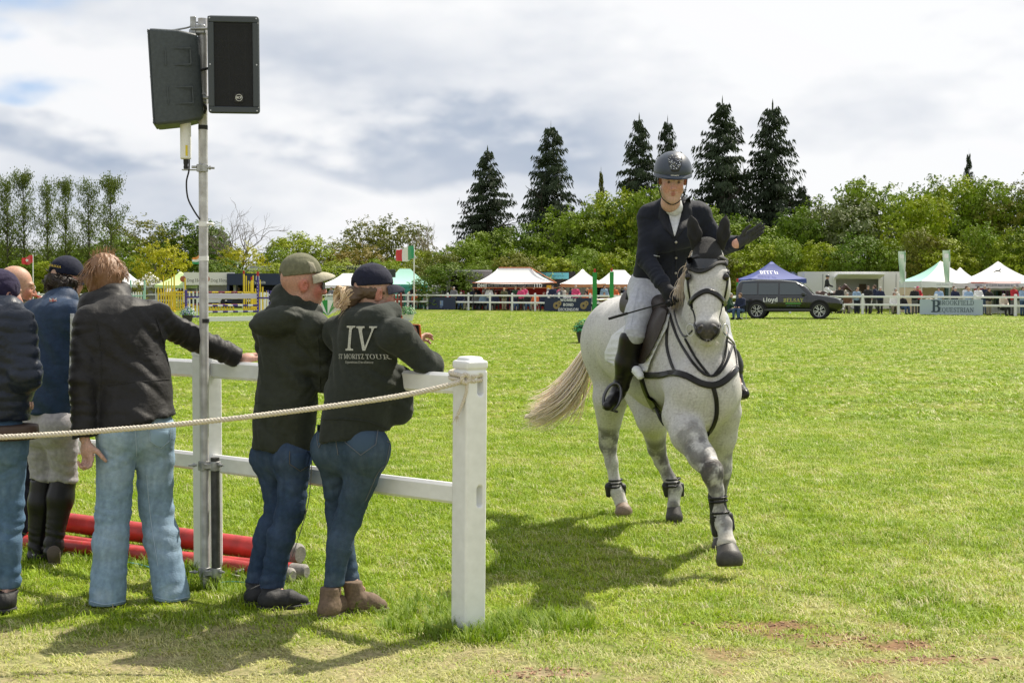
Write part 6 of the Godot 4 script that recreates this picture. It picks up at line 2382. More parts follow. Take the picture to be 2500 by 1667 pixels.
	var dark := Color(0.085, 0.075, 0.07)
	hp.spots = [[V(1.071, 0.674, -8), 0.12, grey, 0.75, 1], [V(1.03, 0.762, -8.1), 0.1, grey, 0.55, 1], [V(1.12, 0.573, -7.92), 0.1, dark, 0.9, 1], [V(1.149, 0.488, -7.92), 0.09, grey, 0.75, 1], [V(1.164, 0.32, -7.9), 0.1, grey, 0.7, 1],
		[V(1.269, 0.483, -8.62), 0.16, grey, 0.6, 1], [V(1.279, 0.298, -8.7), 0.2, grey, 0.75, 1], [V(0.669, 0.541, -10), 0.12, grey, 0.8, 1], [V(0.704, 0.381, -10), 0.06, grey, 0.3, 1],
		[V(0.99, 0.539, -9.68), 0.13, grey, 0.75, 1], [V(1.053, 0.345, -9.68), 0.12, dark, 0.75, 1], [V(1.107, 0.215, -9.65), 0.09, grey, 0.7, 1], [V(1.099, 0.133, -9.6), 0.06, dark, 0.6],
		[V(1.019, 1.366, -7.74), 0.058, Color(0.06, 0.058, 0.06), 0.95], [V(1.109, 1.37, -7.74), 0.058, Color(0.06, 0.058, 0.06), 0.95], [V(1.062, 1.335, -7.72), 0.05, Color(0.1, 0.09, 0.09), 0.75],
		[V(1.053, 1.407, -7.68), 0.028, Color(0.5, 0.3, 0.24), 0.95], [V(1.056, 1.367, -7.68), 0.022, Color(0.5, 0.3, 0.24), 0.9], [V(1.066, 1.292, -7.75), 0.03, Color(0.5, 0.42, 0.36), 0.7],
		[V(0.985, 1.663, -7.95), 0.034, Color(0.1, 0.09, 0.09), 0.9], [V(1.194, 1.663, -7.95), 0.034, Color(0.1, 0.09, 0.09), 0.9],
		[V(0.771, 0.095, -9.95), 0.08, Color(0.72, 0.68, 0.64), 0.8], [V(1.194, 0.187, -7.85), 0.06, Color(0.62, 0.58, 0.5), 0.85]]
	var coat := textured(vcol(mat(1, 1, 1, 0.62, 0, 0.3)), M.tex_mottle, M.nrm_fine, 7.0, 0.25)
	var head := horse_head()
	head.append(cn(V(1.124, 1.608, -8.24), 0.11, V(1.108, 1.743, -8.2), 0.085, 0.04, Vector3(1, 0, 0), 0.82))
	var HF := field(head, 0.0065)
	var F := blob("body", flesh, 0.0125, coat, hs, base, [], hp, [HF])
	# hooves
	for q in [[V(1.202, 0.156, -7.9), V(1.206, 0.102, -7.86), 0.056, 0.076, 0], [V(1.108, 0.097, -9.68), V(1.108, 0.043, -9.68), 0.047, 0.06, 1], [V(0.776, 0.071, -9.97), V(0.784, 0.037, -9.95), 0.046, 0.062, 2], [V(1.283, 0.05, -8.7), V(1.28, 0.016, -8.68), 0.046, 0.06, 3]]:
		var a: Vector3 = q[0]
		var b: Vector3 = q[1]
		var tip := Vector3(0, 0, 0.03)
		var pr := [cn(a, q[2], b + tip, q[3], 0.02), cut(b + Vector3(0, -0.046, 0), (b - a).normalized().lerp(Vector3.DOWN, 0.6))]
		blob("hoof", pr, 0.007, textured(mat(0.055, 0.05, 0.045, 0.55) if q[4] != 2 else mat(0.28, 0.2, 0.15, 0.6), M.tex_dirt, M.nrm_fine, 9.0, 0.5), hs, base)
	# eyes
	for q in [V(0.979, 1.665, -7.905), V(1.189, 1.665, -7.905)]:
		var e := MB.new()
		e.lathe(Transform3D(Basis(), q - base), [[0.0, -0.021], [0.014, -0.015], [0.02, 0.0], [0.014, 0.015], [0.0, 0.021]], 14)
		part("eye", e.mesh(), mat(0.008, 0.006, 0.005, 0.08), hs)
	horse_hair(hs, base)
	horse_tack(hs, base, F, HF)

func horse_head() -> Array:
	var out := []
	var X := Vector3(1, 0, 0)
	out.append(cn(V(1.106, 1.775, -8.06), 0.088, V(1.096, 1.632, -7.98), 0.1, 0.05, X, 1.05))       # poll to brow
	out.append(cn(V(1.097, 1.656, -7.99), 0.1, V(1.085, 1.511, -7.9), 0.075, 0.05, X, 0.95))        # forehead
	out.append(cn(V(1.085, 1.523, -7.9), 0.07, V(1.074, 1.387, -7.81), 0.062, 0.04, X, 0.98))       # nose
	out.append(el(V(1.072, 1.376, -7.8), Vector3(0.07, 0.062, 0.06), Basis(), 0.03))             # muzzle
	out.append(el(V(1.075, 1.315, -7.82), Vector3(0.045, 0.034, 0.05), Basis(), 0.02))            # lower lip
	out.append(el(V(1.031, 1.607, -8.06), Vector3(0.055, 0.105, 0.1), Basis(), 0.04))             # cheeks
	out.append(el(V(1.183, 1.607, -8.06), Vector3(0.055, 0.105, 0.1), Basis(), 0.04))
	out.append(cn(V(1.107, 1.509, -8.06), 0.06, V(1.084, 1.342, -7.88), 0.035, 0.05))                 # jaw
	out.append(el(V(0.997, 1.688, -7.955), Vector3(0.026, 0.022, 0.026), Basis(), 0.02))          # brow bones
	out.append(el(V(1.187, 1.688, -7.955), Vector3(0.026, 0.022, 0.026), Basis(), 0.02))
	out.append(cn(V(1.024, 1.534, -7.95), 0.016, V(1.043, 1.619, -7.93), 0.012, 0.03))
	out.append(cn(V(1.16, 1.534, -7.95), 0.016, V(1.135, 1.619, -7.93), 0.012, 0.03))
	# nostrils: a rim, then the hole
	for s in [-1.0, 1.0]:
		var c := V(1.064, 1.377, -7.742) + Vector3(s * 0.042, 0, 0.006)
		out.append(el(c, Vector3(0.02, 0.032, 0.016), Basis(Vector3(0, 0, 1), s * 0.5), 0.012))
		out.append(el(c + Vector3(s * 0.003, -0.002, 0.012), Vector3(0.0105, 0.022, 0.014), Basis(Vector3(0, 0, 1), s * 0.6), 0.004, 1))
	out.append(cn(V(1.008, 1.327, -7.76), 0.004, V(1.127, 1.327, -7.76), 0.004, 0.006, Vector3.ZERO, 1.0, 1))
	return out

func hair_lock(b: MB, pts: Array, r0: float, spread: Vector3, n: int, c0: Color, c1: Color) -> void:
	for k in n:
		var o := Vector3(rng.randfn(), rng.randfn(), rng.randfn()) * spread
		var e := Vector3(rng.randfn(), rng.randfn(), rng.randfn()) * spread
		var q := []
		for m in pts.size():
			var t := float(m) / (pts.size() - 1)
			q.append(pts[m] + o * (0.35 + 0.65 * sin(t * PI * 0.8)) + e * t * t)
		var stop := rng.randf_range(0.7, 1.0)
		var line := path(q, 4)
		line.resize(maxi(4, int(line.size() * stop)))
		var rad := PackedFloat32Array()
		for m in line.size():
			rad.append(r0 * (1.0 - 0.85 * pow(float(m) / (line.size() - 1), 2.0)))
		b.col = c0.lerp(c1, rng.randf())
		b.use_col = true
		b.tube(line, rad, 4, false)

func horse_hair(hs: Node3D, base: Vector3) -> void:
	var m := vcol(mat(1, 1, 1, 0.55, 0, 0.4))
	m.backlight_enabled = true
	m.backlight = Color(0.9, 0.85, 0.75)
	var t := MB.new()
	var line := [V(0.649, 1.252, -10.14), V(0.552, 1.101, -10.24), V(0.471, 0.94, -10.3), V(0.354, 0.795, -10.3), V(0.218, 0.708, -10.28), V(0.101, 0.672, -10.26)]
	for k in line.size():
		line[k] -= base
	hair_lock(t, line, 0.006, Vector3(0.03, 0.05, 0.05), 560, Color(0.94, 0.87, 0.76), Color(0.95, 0.93, 0.9))
	hair_lock(t, [line[1], line[2] + Vector3(0.03, -0.03, 0), line[3] + Vector3(0.1, -0.08, 0), line[4] + Vector3(0.16, -0.14, 0)], 0.003, Vector3(0.03, 0.03, 0.04), 50, Color(0.7, 0.6, 0.48), Color(0.78, 0.74, 0.66))
	part("tail", t.mesh(), m, hs, Vector3.ZERO, "long cream tail streaming out behind")
	var core := []
	var rad := [0.04, 0.05, 0.065, 0.075, 0.05, 0.012]
	for k in 5:
		core.append(cn(line[k], rad[k], line[k + 1], rad[k + 1], 0.03))
	var flow: Vector3 = (line[5] - line[1]).normalized().cross(Vector3(0, 0, 1))
	blob("tail_core", core, 0.009, textured(mat(0.86, 0.77, 0.64, 0.6), M.tex_mottle, null, 20.0), hs, Vector3.ZERO, [[line[3], 0.6, flow, 70.0, 0.016]])
	var n := MB.new()
	for k in 40:   # mane, seen in tufts along the far side of the neck
		var u := k / 39.0
		var p := V(1.101, 1.794, -8.15).lerp(V(1.073, 1.461, -8.72), u) - base + Vector3(-0.01 - 0.04 * u, 0.02, 0)
		hair_lock(n, [p + Vector3(0.03, 0.02, 0), p + Vector3(-0.035, 0.0, 0.02), p + Vector3(-0.055, -0.045, 0.035), p + Vector3(-0.05, -0.1, 0.04)], 0.0026, Vector3(0.016, 0.014, 0.018), 12, Color(0.62, 0.56, 0.5), Color(0.78, 0.74, 0.68))
	part("mane", n.mesh(), m, hs)
	var w := MB.new()
	for k in 50:
		var a := rng.randf_range(-1.0, 1.0)
		var p := V(1.07, 1.307, -7.78) - base + Vector3(a * 0.05, rng.randf_range(-0.012, 0.02), 0.03 - absf(a) * 0.02)
		w.tube(PackedVector3Array([p, p + Vector3(a * 0.02, -0.014, 0.012)]), PackedFloat32Array([0.0008, 0.0003]), 3, false)
	part("whiskers", w.mesh(), mat(0.5, 0.48, 0.44, 0.6), hs)

func horse_tack(hs: Node3D, base: Vector3, F: Field, HF: Field) -> void:
	# ---- ear bonnet: crocheted cap, two ears and the padded brow shield
	var knit := textured(mat(0.01, 0.01, 0.011, 0.85), null, bumps(noise_image(128, 0.12, 1, 8), 10.0), 26.0, 1.0)
	var bon := thing_part("ear_bonnet", hs)
	blob("cap", [cn(V(1.103, 1.814, -8.06), 0.08, V(1.102, 1.747, -8.01), 0.094, 0.03), cut(V(1.084, 1.699, -7.9), Vector3(0, -1, 0.45))], 0.008, knit, bon, base)
	for e in [[V(1.043, 1.834, -8.05), V(1.029, 1.911, -8.02), V(1.005, 2.019, -8.03), -1.0], [V(1.176, 1.838, -8.05), V(1.191, 1.911, -8.02), V(1.206, 2.019, -8.03), 1.0]]:
		var out := Vector3(e[3] * 0.35, 0, 1).normalized()
		blob("ear", [cn(e[0], 0.03, e[1], 0.039, 0.03, out, 0.55), cn(e[1], 0.039, e[1].lerp(e[2], 0.55), 0.027, 0.02, out, 0.5), cn(e[1].lerp(e[2], 0.5), 0.029, e[2], 0.004, 0.02, out, 0.5), el(e[1] + out * 0.02, Vector3(0.018, 0.05, 0.013), Basis(Vector3(0, 0, 1), -e[3] * 0.18), 0.01, 1)], 0.006, textured(mat(0.012, 0.012, 0.013, 0.9), null, M.nrm_fine, 12.0, 0.4), bon, base)
	skin_strap(HF, [V(0.966, 1.762, -7.9), V(0.981, 1.725, -7.9), V(1.017, 1.699, -7.9), V(1.058, 1.697, -7.9), V(1.101, 1.716, -7.9), V(1.14, 1.742, -7.9), V(1.205, 1.748, -7.95)], 0.01, 0.008, bon, "shield_edge", mat(0.015, 0.015, 0.016, 0.7), base, 0.012)
	drape(HF, [[V(0.966, 1.771, -7.9), V(1.024, 1.781, -7.9), V(1.096, 1.781, -7.9), V(1.149, 1.771, -7.9)], [V(0.976, 1.74, -7.9), V(1.036, 1.735, -7.9), V(1.101, 1.738, -7.9), V(1.147, 1.75, -7.9)], [V(1, 1.711, -7.9), V(1.043, 1.699, -7.9), V(1.089, 1.709, -7.9), V(1.135, 1.735, -7.9)]], 0.016, "brow_shield", mat(0.02, 0.022, 0.026, 0.2), bon, base, 14, 5)
	skin_strap(HF, [V(0.968, 1.748, -7.96), V(1.014, 1.776, -7.9), V(1.084, 1.786, -7.9), V(1.154, 1.776, -7.9), V(1.217, 1.748, -7.96)], 0.013, 0.009, bon, "brow_edge", mat(0.02, 0.02, 0.021, 0.6), base, 0.014)
	# ---- bridle
	var br := thing_part("bridle", hs)
	var L: Material = M.black_leather
	skin_strap(HF, [V(0.977, 1.724, -7.99), V(0.982, 1.632, -7.965), V(0.993, 1.534, -7.935), V(1.002, 1.427, -7.87), V(1.012, 1.386, -7.85)], 0.008, 0.004, br, "cheek_strap", L, base)
	skin_strap(HF, [V(1.221, 1.724, -7.99), V(1.208, 1.632, -7.965), V(1.187, 1.534, -7.935), V(1.161, 1.427, -7.87), V(1.147, 1.386, -7.85)], 0.008, 0.004, br, "cheek_strap", L, base)
	skin_strap(HF, [V(0.992, 1.473, -7.98), V(0.993, 1.525, -7.915), V(1.022, 1.566, -7.845), V(1.073, 1.588, -7.815), V(1.133, 1.566, -7.845), V(1.182, 1.525, -7.915), V(1.204, 1.473, -7.98)], 0.015, 0.008, br, "noseband", L, base, 0.006)
	skin_strap(HF, [V(0.996, 1.473, -7.98), V(1.008, 1.41, -7.88), V(1.032, 1.335, -7.8), V(1.071, 1.312, -7.785)], 0.0045, 0.003, br, "flash_strap", L, base)
	skin_strap(HF, [V(1.197, 1.473, -7.98), V(1.16, 1.41, -7.88), V(1.113, 1.335, -7.8), V(1.071, 1.312, -7.785)], 0.0045, 0.003, br, "flash_strap", L, base)
	for s in [-1.0, 1.0]:
		var rg := MB.new()
		var pts := PackedVector3Array()
		var c := V(1.082, 1.372, -7.85) - base + Vector3(s * 0.094, 0, 0.0)
		for k in 21:
			pts.append(c + Vector3(s * 0.004, cos(TAU * k / 20) * 0.033, sin(TAU * k / 20) * 0.026).rotated(Vector3.UP, -s * 0.9))
		rg.tube(pts, PackedFloat32Array([0.0035]), 6, false)
		part("bit_ring", rg.mesh(), M.steel, br)
	# ---- reins, from the bit to the rider's hand
	var rn := thing_part("reins", hs)
	strap([V(0.996, 1.367, -7.86), V(0.976, 1.331, -8.05), V(0.966, 1.392, -8.3), V(0.974, 1.487, -8.6), V(0.977, 1.523, -8.72)], 0.008, 0.004, Vector3(-1, 0.3, 0.4), rn, "rein", L, base)
	strap([V(1.165, 1.362, -7.86), V(1.286, 1.281, -8.2), V(1.281, 1.296, -8.5), V(1.119, 1.471, -8.62), V(0.99, 1.518, -8.7)], 0.008, 0.004, Vector3(1, 0.3, 0.4), rn, "rein", L, base)
	# ---- breastplate and martingale
	var bp := thing_part("breastplate", hs)
	skin_strap(F, [V(0.799, 1.06, -8.86), V(0.883, 1.074, -8.62), V(0.946, 1.106, -8.36), V(1.003, 1.1, -8.2), V(1.088, 1.059, -8.14), V(1.165, 1.048, -8.15), V(1.24, 1.074, -8.22), V(1.334, 1.129, -8.4)], 0.02, 0.007, bp, "chest_strap", L, base, 0.006)
	skin_strap(F, [V(0.932, 1.405, -8.5), V(0.92, 1.271, -8.46), V(0.933, 1.172, -8.36), V(0.952, 1.117, -8.3)], 0.009, 0.005, bp, "neck_strap", L, base)
	skin_strap(F, [V(0.935, 1.453, -8.44), V(0.973, 1.313, -8.36), V(1.048, 1.178, -8.26), V(1.116, 1.108, -8.16), V(1.186, 1.113, -8.16), V(1.259, 1.189, -8.28), V(1.323, 1.27, -8.5)], 0.008, 0.005, bp, "yoke_strap", L, base, 0.006)
	skin_strap(F, [V(1.002, 1.31, -8.24), V(1.058, 1.206, -8.2), V(1.132, 1.104, -8.13)], 0.007, 0.005, bp, "martingale_fork", L, base, 0.008)
	skin_strap(F, [V(1.255, 1.33, -8.26), V(1.226, 1.193, -8.2), V(1.156, 1.104, -8.13)], 0.007, 0.005, bp, "martingale_fork", L, base, 0.008)
	skin_strap(F, [V(1.147, 1.059, -8.13), V(1.174, 0.958, -8.145), V(1.177, 0.85, -8.18), V(1.157, 0.755, -8.3), V(1.131, 0.7, -8.45)], 0.013, 0.005, bp, "girth_strap", L, base, 0.005)
	skin_strap(F, [V(1.315, 1.273, -8.42), V(1.328, 1.209, -8.4), V(1.342, 1.128, -8.42)], 0.011, 0.006, bp, "buckle_strap", L, base)
	# ---- saddle, its cloth and the girth
	var sd := thing_part("saddle", hs)
	var cloth_m := textured(mat(0.8, 0.81, 0.85, 0.85), M.tex_mottle, M.nrm_cloth, 9.0, 0.4)
	drape(F, [[V(0.736, 1.38, -9.1), V(0.838, 1.402, -9), V(0.927, 1.441, -8.8), V(0.961, 1.461, -8.6)], [V(0.638, 1.302, -9.1), V(0.755, 1.311, -9), V(0.887, 1.339, -8.8), V(0.943, 1.366, -8.6)], [V(0.591, 1.196, -9.1), V(0.728, 1.206, -9), V(0.847, 1.231, -8.8), V(0.885, 1.255, -8.6)], [V(0.594, 1.14, -9.1), V(0.714, 1.134, -9), V(0.814, 1.145, -8.8), V(0.841, 1.16, -8.6)], [V(0.669, 1.098, -9.1), V(0.728, 1.084, -9), V(0.793, 1.08, -8.8), V(0.823, 1.092, -8.6)]], 0.014, "saddle_cloth", cloth_m, sd, base, 26, 6, true, 0.007)
	drape(F, [[V(0.763, 1.464, -9.1), V(0.865, 1.493, -9), V(0.926, 1.5, -8.8), V(0.953, 1.482, -8.6)], [V(0.763, 1.372, -9.1), V(0.838, 1.402, -9), V(0.913, 1.425, -8.8), V(0.932, 1.403, -8.6)], [V(0.786, 1.246, -9.1), V(0.81, 1.264, -9), V(0.873, 1.29, -8.8), V(0.895, 1.318, -8.6)], [V(0.798, 1.107, -9.1), V(0.8, 1.107, -9), V(0.815, 1.128, -8.8), V(0.827, 1.192, -8.6)]], 0.032, "flap", M.brown_leather, sd, base, 16, 6)
	blob("seat", [cn(V(0.948, 1.488, -8.75), 0.06, V(0.892, 1.465, -9), 0.1, 0.06), cn(V(0.892, 1.465, -9), 0.11, V(0.833, 1.495, -9.32), 0.13, 0.06), cn(V(0.781, 1.448, -9.38), 0.045, V(0.774, 1.385, -9.36), 0.035, 0.04)], 0.0105, M.brown_leather, sd, base)
	skin_strap(F, [V(0.793, 1.074, -8.8), V(0.817, 0.968, -8.7), V(0.866, 0.87, -8.6), V(0.924, 0.79, -8.55)], 0.026, 0.008, sd, "girth", L, base, 0.006)
	skin_strap(F, [V(0.845, 0.931, -8.66), V(0.877, 0.86, -8.56), V(0.927, 0.784, -8.53)], 0.036, 0.01, sd, "girth_guard", L, base, 0.01)
	blob("girth_fluff", [cn(V(0.766, 1.099, -8.74), 0.03, V(0.786, 1.068, -8.72), 0.026, 0.02)], 0.008, mat(0.75, 0.77, 0.82, 0.95), sd, base, [[V(0.777, 1.083, -8.74), 0.1, UPV, 60.0, 0.006]])
	# ---- boots on the legs
	var bt := textured(mat(0.012, 0.012, 0.013, 0.55), null, M.nrm_fine, 10.0, 0.5)
	var bx := thing_part("tendon_boot", hs)
	blob("shell", [cn(V(1.156, 0.428, -7.995), 0.05, V(1.176, 0.309, -7.995), 0.05, 0.03), cn(V(1.16, 0.305, -7.99), 0.036, V(1.15, 0.22, -7.98), 0.022, 0.03), cn(V(1.223, 0.319, -7.98), 0.026, V(1.241, 0.254, -7.97), 0.018, 0.02), cut(V(1.162, 0.388, -7.935), Vector3(0.15, 0.1, 1), 0.034), cut(V(1.196, 0.276, -7.93), Vector3(0, 0, 1), 0.04)], 0.007, bt, bx, base)
	for k in 5:
		var y := [1142, 1150, 1176, 1184, 1192][k] as float
		var c := V(1.169, 0.38, -7.985) + Vector3((y - 1160.0) * 0.0004, (1160.0 - y) * 0.00244, 0)
		ring_strap(bx, "strap", c, 0.0515, base)
	for q in [[V(0.732, 0.221, -10), 0.052, V(0.686, 0.202, -10), V(0.683, 0.146, -10)], [V(1.105, 0.267, -9.71), 0.055, V(1.061, 0.247, -9.72), V(1.064, 0.187, -9.72)], [V(1.283, 0.184, -8.74), 0.055, V(1.253, 0.167, -8.74), V(1.254, 0.113, -8.74)]]:
		var fb := thing_part("fetlock_boot", hs)
		blob("shell", [cn(q[2], 0.032, q[3], 0.02, 0.02), cn(q[2] + Vector3(0.095, 0, 0), 0.028, q[3] + Vector3(0.105, 0, 0), 0.016, 0.02), cn(q[2] + Vector3(0.04, 0.0, -0.03), 0.045, q[3] + Vector3(0.04, 0.02, -0.035), 0.03, 0.03)], 0.008, bt, fb, base)
		for k in 3:
			ring_strap(fb, "strap", q[0] + Vector3(-0.004 * k, 0.03 - 0.024 * k, 0), q[1] - 0.004, base)

func thing_part(called: String, parent: Node3D) -> Node3D:
	var o := Node3D.new()
	o.name = called
	parent.add_child(o, true)
	return o

func ring_strap(parent: Node, called: String, c: Vector3, r: float, base: Vector3) -> void:
	var b := MB.new()
	var pts := PackedVector3Array()
	for k in 21:
		pts.append(c - base + Vector3(cos(TAU * k / 20) * r, 0.1 * r * cos(TAU * k / 20), sin(TAU * k / 20) * r))
	b.tube(pts, PackedFloat32Array([0.004]), 6, false, Vector3.UP, 1.7)
	part(called, b.mesh(), M.black_leather, parent)

# ------------------------------------------------------------------ people
func head_prims(c: Vector3, fwd: Vector3, up: Vector3, s := 1.0) -> Array:   # c: between the ears
	var b := basis_to(fwd, up)
	var X := b.x * s
	var Y := b.y * s
	var Z := b.z * s
	var out := []
	out.append(el(c + Y * 0.035 - Z * 0.012, Vector3(0.075, 0.09, 0.096) * s, b, 0.02))
	out.append(el(c - Y * 0.03 + Z * 0.045, Vector3(0.062, 0.075, 0.05) * s, b, 0.03))
	out.append(cn(c - Y * 0.075 + Z * 0.045, 0.038 * s, c - Y * 0.1 + Z * 0.068, 0.023 * s, 0.03))          # chin
	out.append(cn(c - Y * 0.06 + X * 0.045 + Z * 0.0, 0.025 * s, c - Y * 0.1 + Z * 0.06, 0.018 * s, 0.03))    # jaw
	out.append(cn(c - Y * 0.06 - X * 0.045 + Z * 0.0, 0.025 * s, c - Y * 0.1 + Z * 0.06, 0.018 * s, 0.03))
	for q in [-1.0, 1.0]:
		out.append(el(c + X * q * 0.036 - Y * 0.018 + Z * 0.072, Vector3(0.022, 0.018, 0.015) * s, b, 0.02))   # cheekbones
		out.append(el(c + X * q * 0.03 + Y * 0.012 + Z * 0.1, Vector3(0.017, 0.012, 0.014) * s, b, 0.012, 1))  # eye hollows
		out.append(el(c + X * q * 0.03 + Y * 0.011 + Z * 0.079, Vector3(0.014, 0.011, 0.013) * s, b, 0.004))   # lids
		out.append(cn(c + X * q * 0.012 + Y * 0.03 + Z * 0.088, 0.009 * s, c + X * q * 0.045 + Y * 0.032 + Z * 0.076, 0.009 * s, 0.014))
		out.append(el(c + X * q * 0.078 - Y * 0.0 - Z * 0.012, Vector3(0.011, 0.033, 0.02) * s, b.rotated(b.y, q * 0.35), 0.008))  # ears
		out.append(el(c + X * q * 0.086 + Y * 0.002 - Z * 0.006, Vector3(0.006, 0.016, 0.009) * s, b, 0.004, 1))
	out.append(cn(c + Y * 0.014 + Z * 0.09, 0.0095 * s, c - Y * 0.026 + Z * 0.109, 0.0135 * s, 0.012))         # nose
	for q in [-1.0, 1.0]:
		out.append(el(c + X * q * 0.013 - Y * 0.03 + Z * 0.1, Vector3(0.009, 0.008, 0.011) * s, b, 0.008))
	out.append(el(c - Y * 0.055 + Z * 0.089, Vector3(0.024, 0.008, 0.013) * s, b, 0.008))                      # lips
	out.append(el(c - Y * 0.068 + Z * 0.088, Vector3(0.02, 0.0075, 0.012) * s, b, 0.008))
	out.append(cn(c - Y * 0.062 - X * 0.02 + Z * 0.1, 0.0022 * s, c - Y * 0.062 + X * 0.02 + Z * 0.1, 0.0022 * s, 0.004, Vector3.ZERO, 1.0, 1))
	out.append(cn(c - Y * 0.05 - Z * 0.02, 0.056 * s, c - Y * 0.15 - Z * 0.04, 0.06 * s, 0.03))                # neck
	return out

func face_paint(c: Vector3, fwd: Vector3, up: Vector3, skin: Color, s := 1.0, ruddy := 0.5) -> Paint:
	var b := basis_to(fwd, up)
	var p := Paint.new()
	p.base = skin
	var red := Color(skin.r * 0.95, skin.g * 0.55, skin.b * 0.5)
	var X := b.x * s
	var Y := b.y * s
	var Z := b.z * s
	p.spots = [[c - Y * 0.061 + Z * 0.1, 0.0135 * s, Color(skin.r * 0.7, skin.g * 0.38, skin.b * 0.36), 0.8], [c - Y * 0.025 + Z * 0.11, 0.024 * s, red, ruddy]]
	for q in [-1.0, 1.0]:
		p.spots.append([c + X * q * 0.045 - Y * 0.028 + Z * 0.07, 0.035 * s, red, ruddy])
		p.spots.append([c + X * q * 0.08 - Z * 0.01, 0.03 * s, red, ruddy])
		p.spots.append([c + X * q * 0.03 + Y * 0.009 + Z * 0.092, 0.0085 * s, Color(0.03, 0.022, 0.02), 0.9])
		p.spots.append([c + X * q * 0.03 + Y * 0.031 + Z * 0.09, 0.013 * s, Color(skin.r * 0.5, skin.g * 0.42, skin.b * 0.35), 0.6])
		p.spots.append([c + X * q * 0.042 + Y * 0.031 + Z * 0.085, 0.012 * s, Color(skin.r * 0.5, skin.g * 0.42, skin.b * 0.35), 0.6])
	return p

# w: wrist; d: along the hand; n: out of the palm; t: towards the thumb; curl per joint in radians
func hand_prims(w: Vector3, d: Vector3, n: Vector3, t: Vector3, curl := 0.4, s := 1.0, spread := 0.12, thumb := 0.5) -> Array:
	d = d.normalized()
	n = (n - d * n.dot(d)).normalized()
	var side := n.cross(d)
	if side.dot(t) < 0.0:
		side = -side
	var out := [cn(w - d * 0.02 * s, 0.027 * s, w + d * 0.03 * s, 0.037 * s, 0.015, n, 0.62)]
	out.append(cn(w + d * 0.03 * s + side * 0.012 * s, 0.026 * s, w + d * 0.082 * s + side * 0.022 * s, 0.018 * s, 0.014, n, 0.7))
	out.append(cn(w + d * 0.03 * s - side * 0.012 * s, 0.026 * s, w + d * 0.075 * s - side * 0.024 * s, 0.016 * s, 0.014, n, 0.7))
	var at := [0.029, 0.01, -0.01, -0.029]
	var len_ := [0.072, 0.08, 0.074, 0.058]
	for k in 4:
		var root: Vector3 = w + d * (0.088 - absf(k - 1.2) * 0.004) * s + side * at[k] * s
		var dd: Vector3 = (d + side * at[k] * spread * 30.0 * 0.3).normalized()
		var ax: Vector3 = dd.cross(n).normalized()
		var p := root
		var r: float = 0.0095 * s
		for q in 3:
			dd = dd.rotated(ax, -(curl * (0.55 if q == 0 else 1.0)) * (1.0 + 0.12 * k))
			var e: Vector3 = p + dd * len_[k] * s * [0.45, 0.32, 0.26][q]
			out.append(cn(p, r, e, r * 0.9, 0.0035))
			r *= 0.9
			p = e
	var tr := w + d * 0.022 * s + side * 0.026 * s + n * 0.006 * s
	var td := (d * 0.6 + side * thumb * 1.2 + n * 0.35).normalized()
	var t1 := tr + td * 0.04 * s
	var t2 := t1 + (td * 0.7 + d * 0.6 + n * curl * 0.3).normalized() * 0.034 * s
	var t3 := t2 + (td * 0.5 + d * 0.7 + n * curl * 0.6).normalized() * 0.027 * s
	out.append(cn(tr, 0.016 * s, t1, 0.0125 * s, 0.012))
	out.append(cn(t1, 0.012 * s, t2, 0.0105 * s, 0.004))
	out.append(cn(t2, 0.0105 * s, t3, 0.0085 * s, 0.004))
	return out

# the body under the clothes: one figure; fine heads and hands are added to the same mesh
func body_prims(j: Dictionary) -> Array:
	var ch: Vector3 = (j.sl + j.sr) * 0.5
	var pe: Vector3 = (j.hl + j.hr) * 0.5
	var side: Vector3 = (j.sr - j.sl).normalized()
	var front := (ch - pe).normalized().cross(side)
	var out := [cn(ch - (ch - pe) * 0.15, 0.15, pe, 0.14, 0.05, front, 0.6), cn(j.sl, 0.055, j.sr, 0.055, 0.05), cn(ch, 0.06, j.neck, 0.05, 0.04)]
	for s in ["l", "r"]:
		out.append_array(chain([j["s" + s], j["e" + s], j["w" + s]], [0.05, 0.04, 0.026], 0.03))
		out.append_array(chain([j["h" + s], j["k" + s], j["a" + s]], [0.075, 0.05, 0.034], 0.04))
		out.append(cn(j["a" + s], 0.034, j["a" + s].lerp(j["t" + s], 0.35), 0.02, 0.03))
	return out

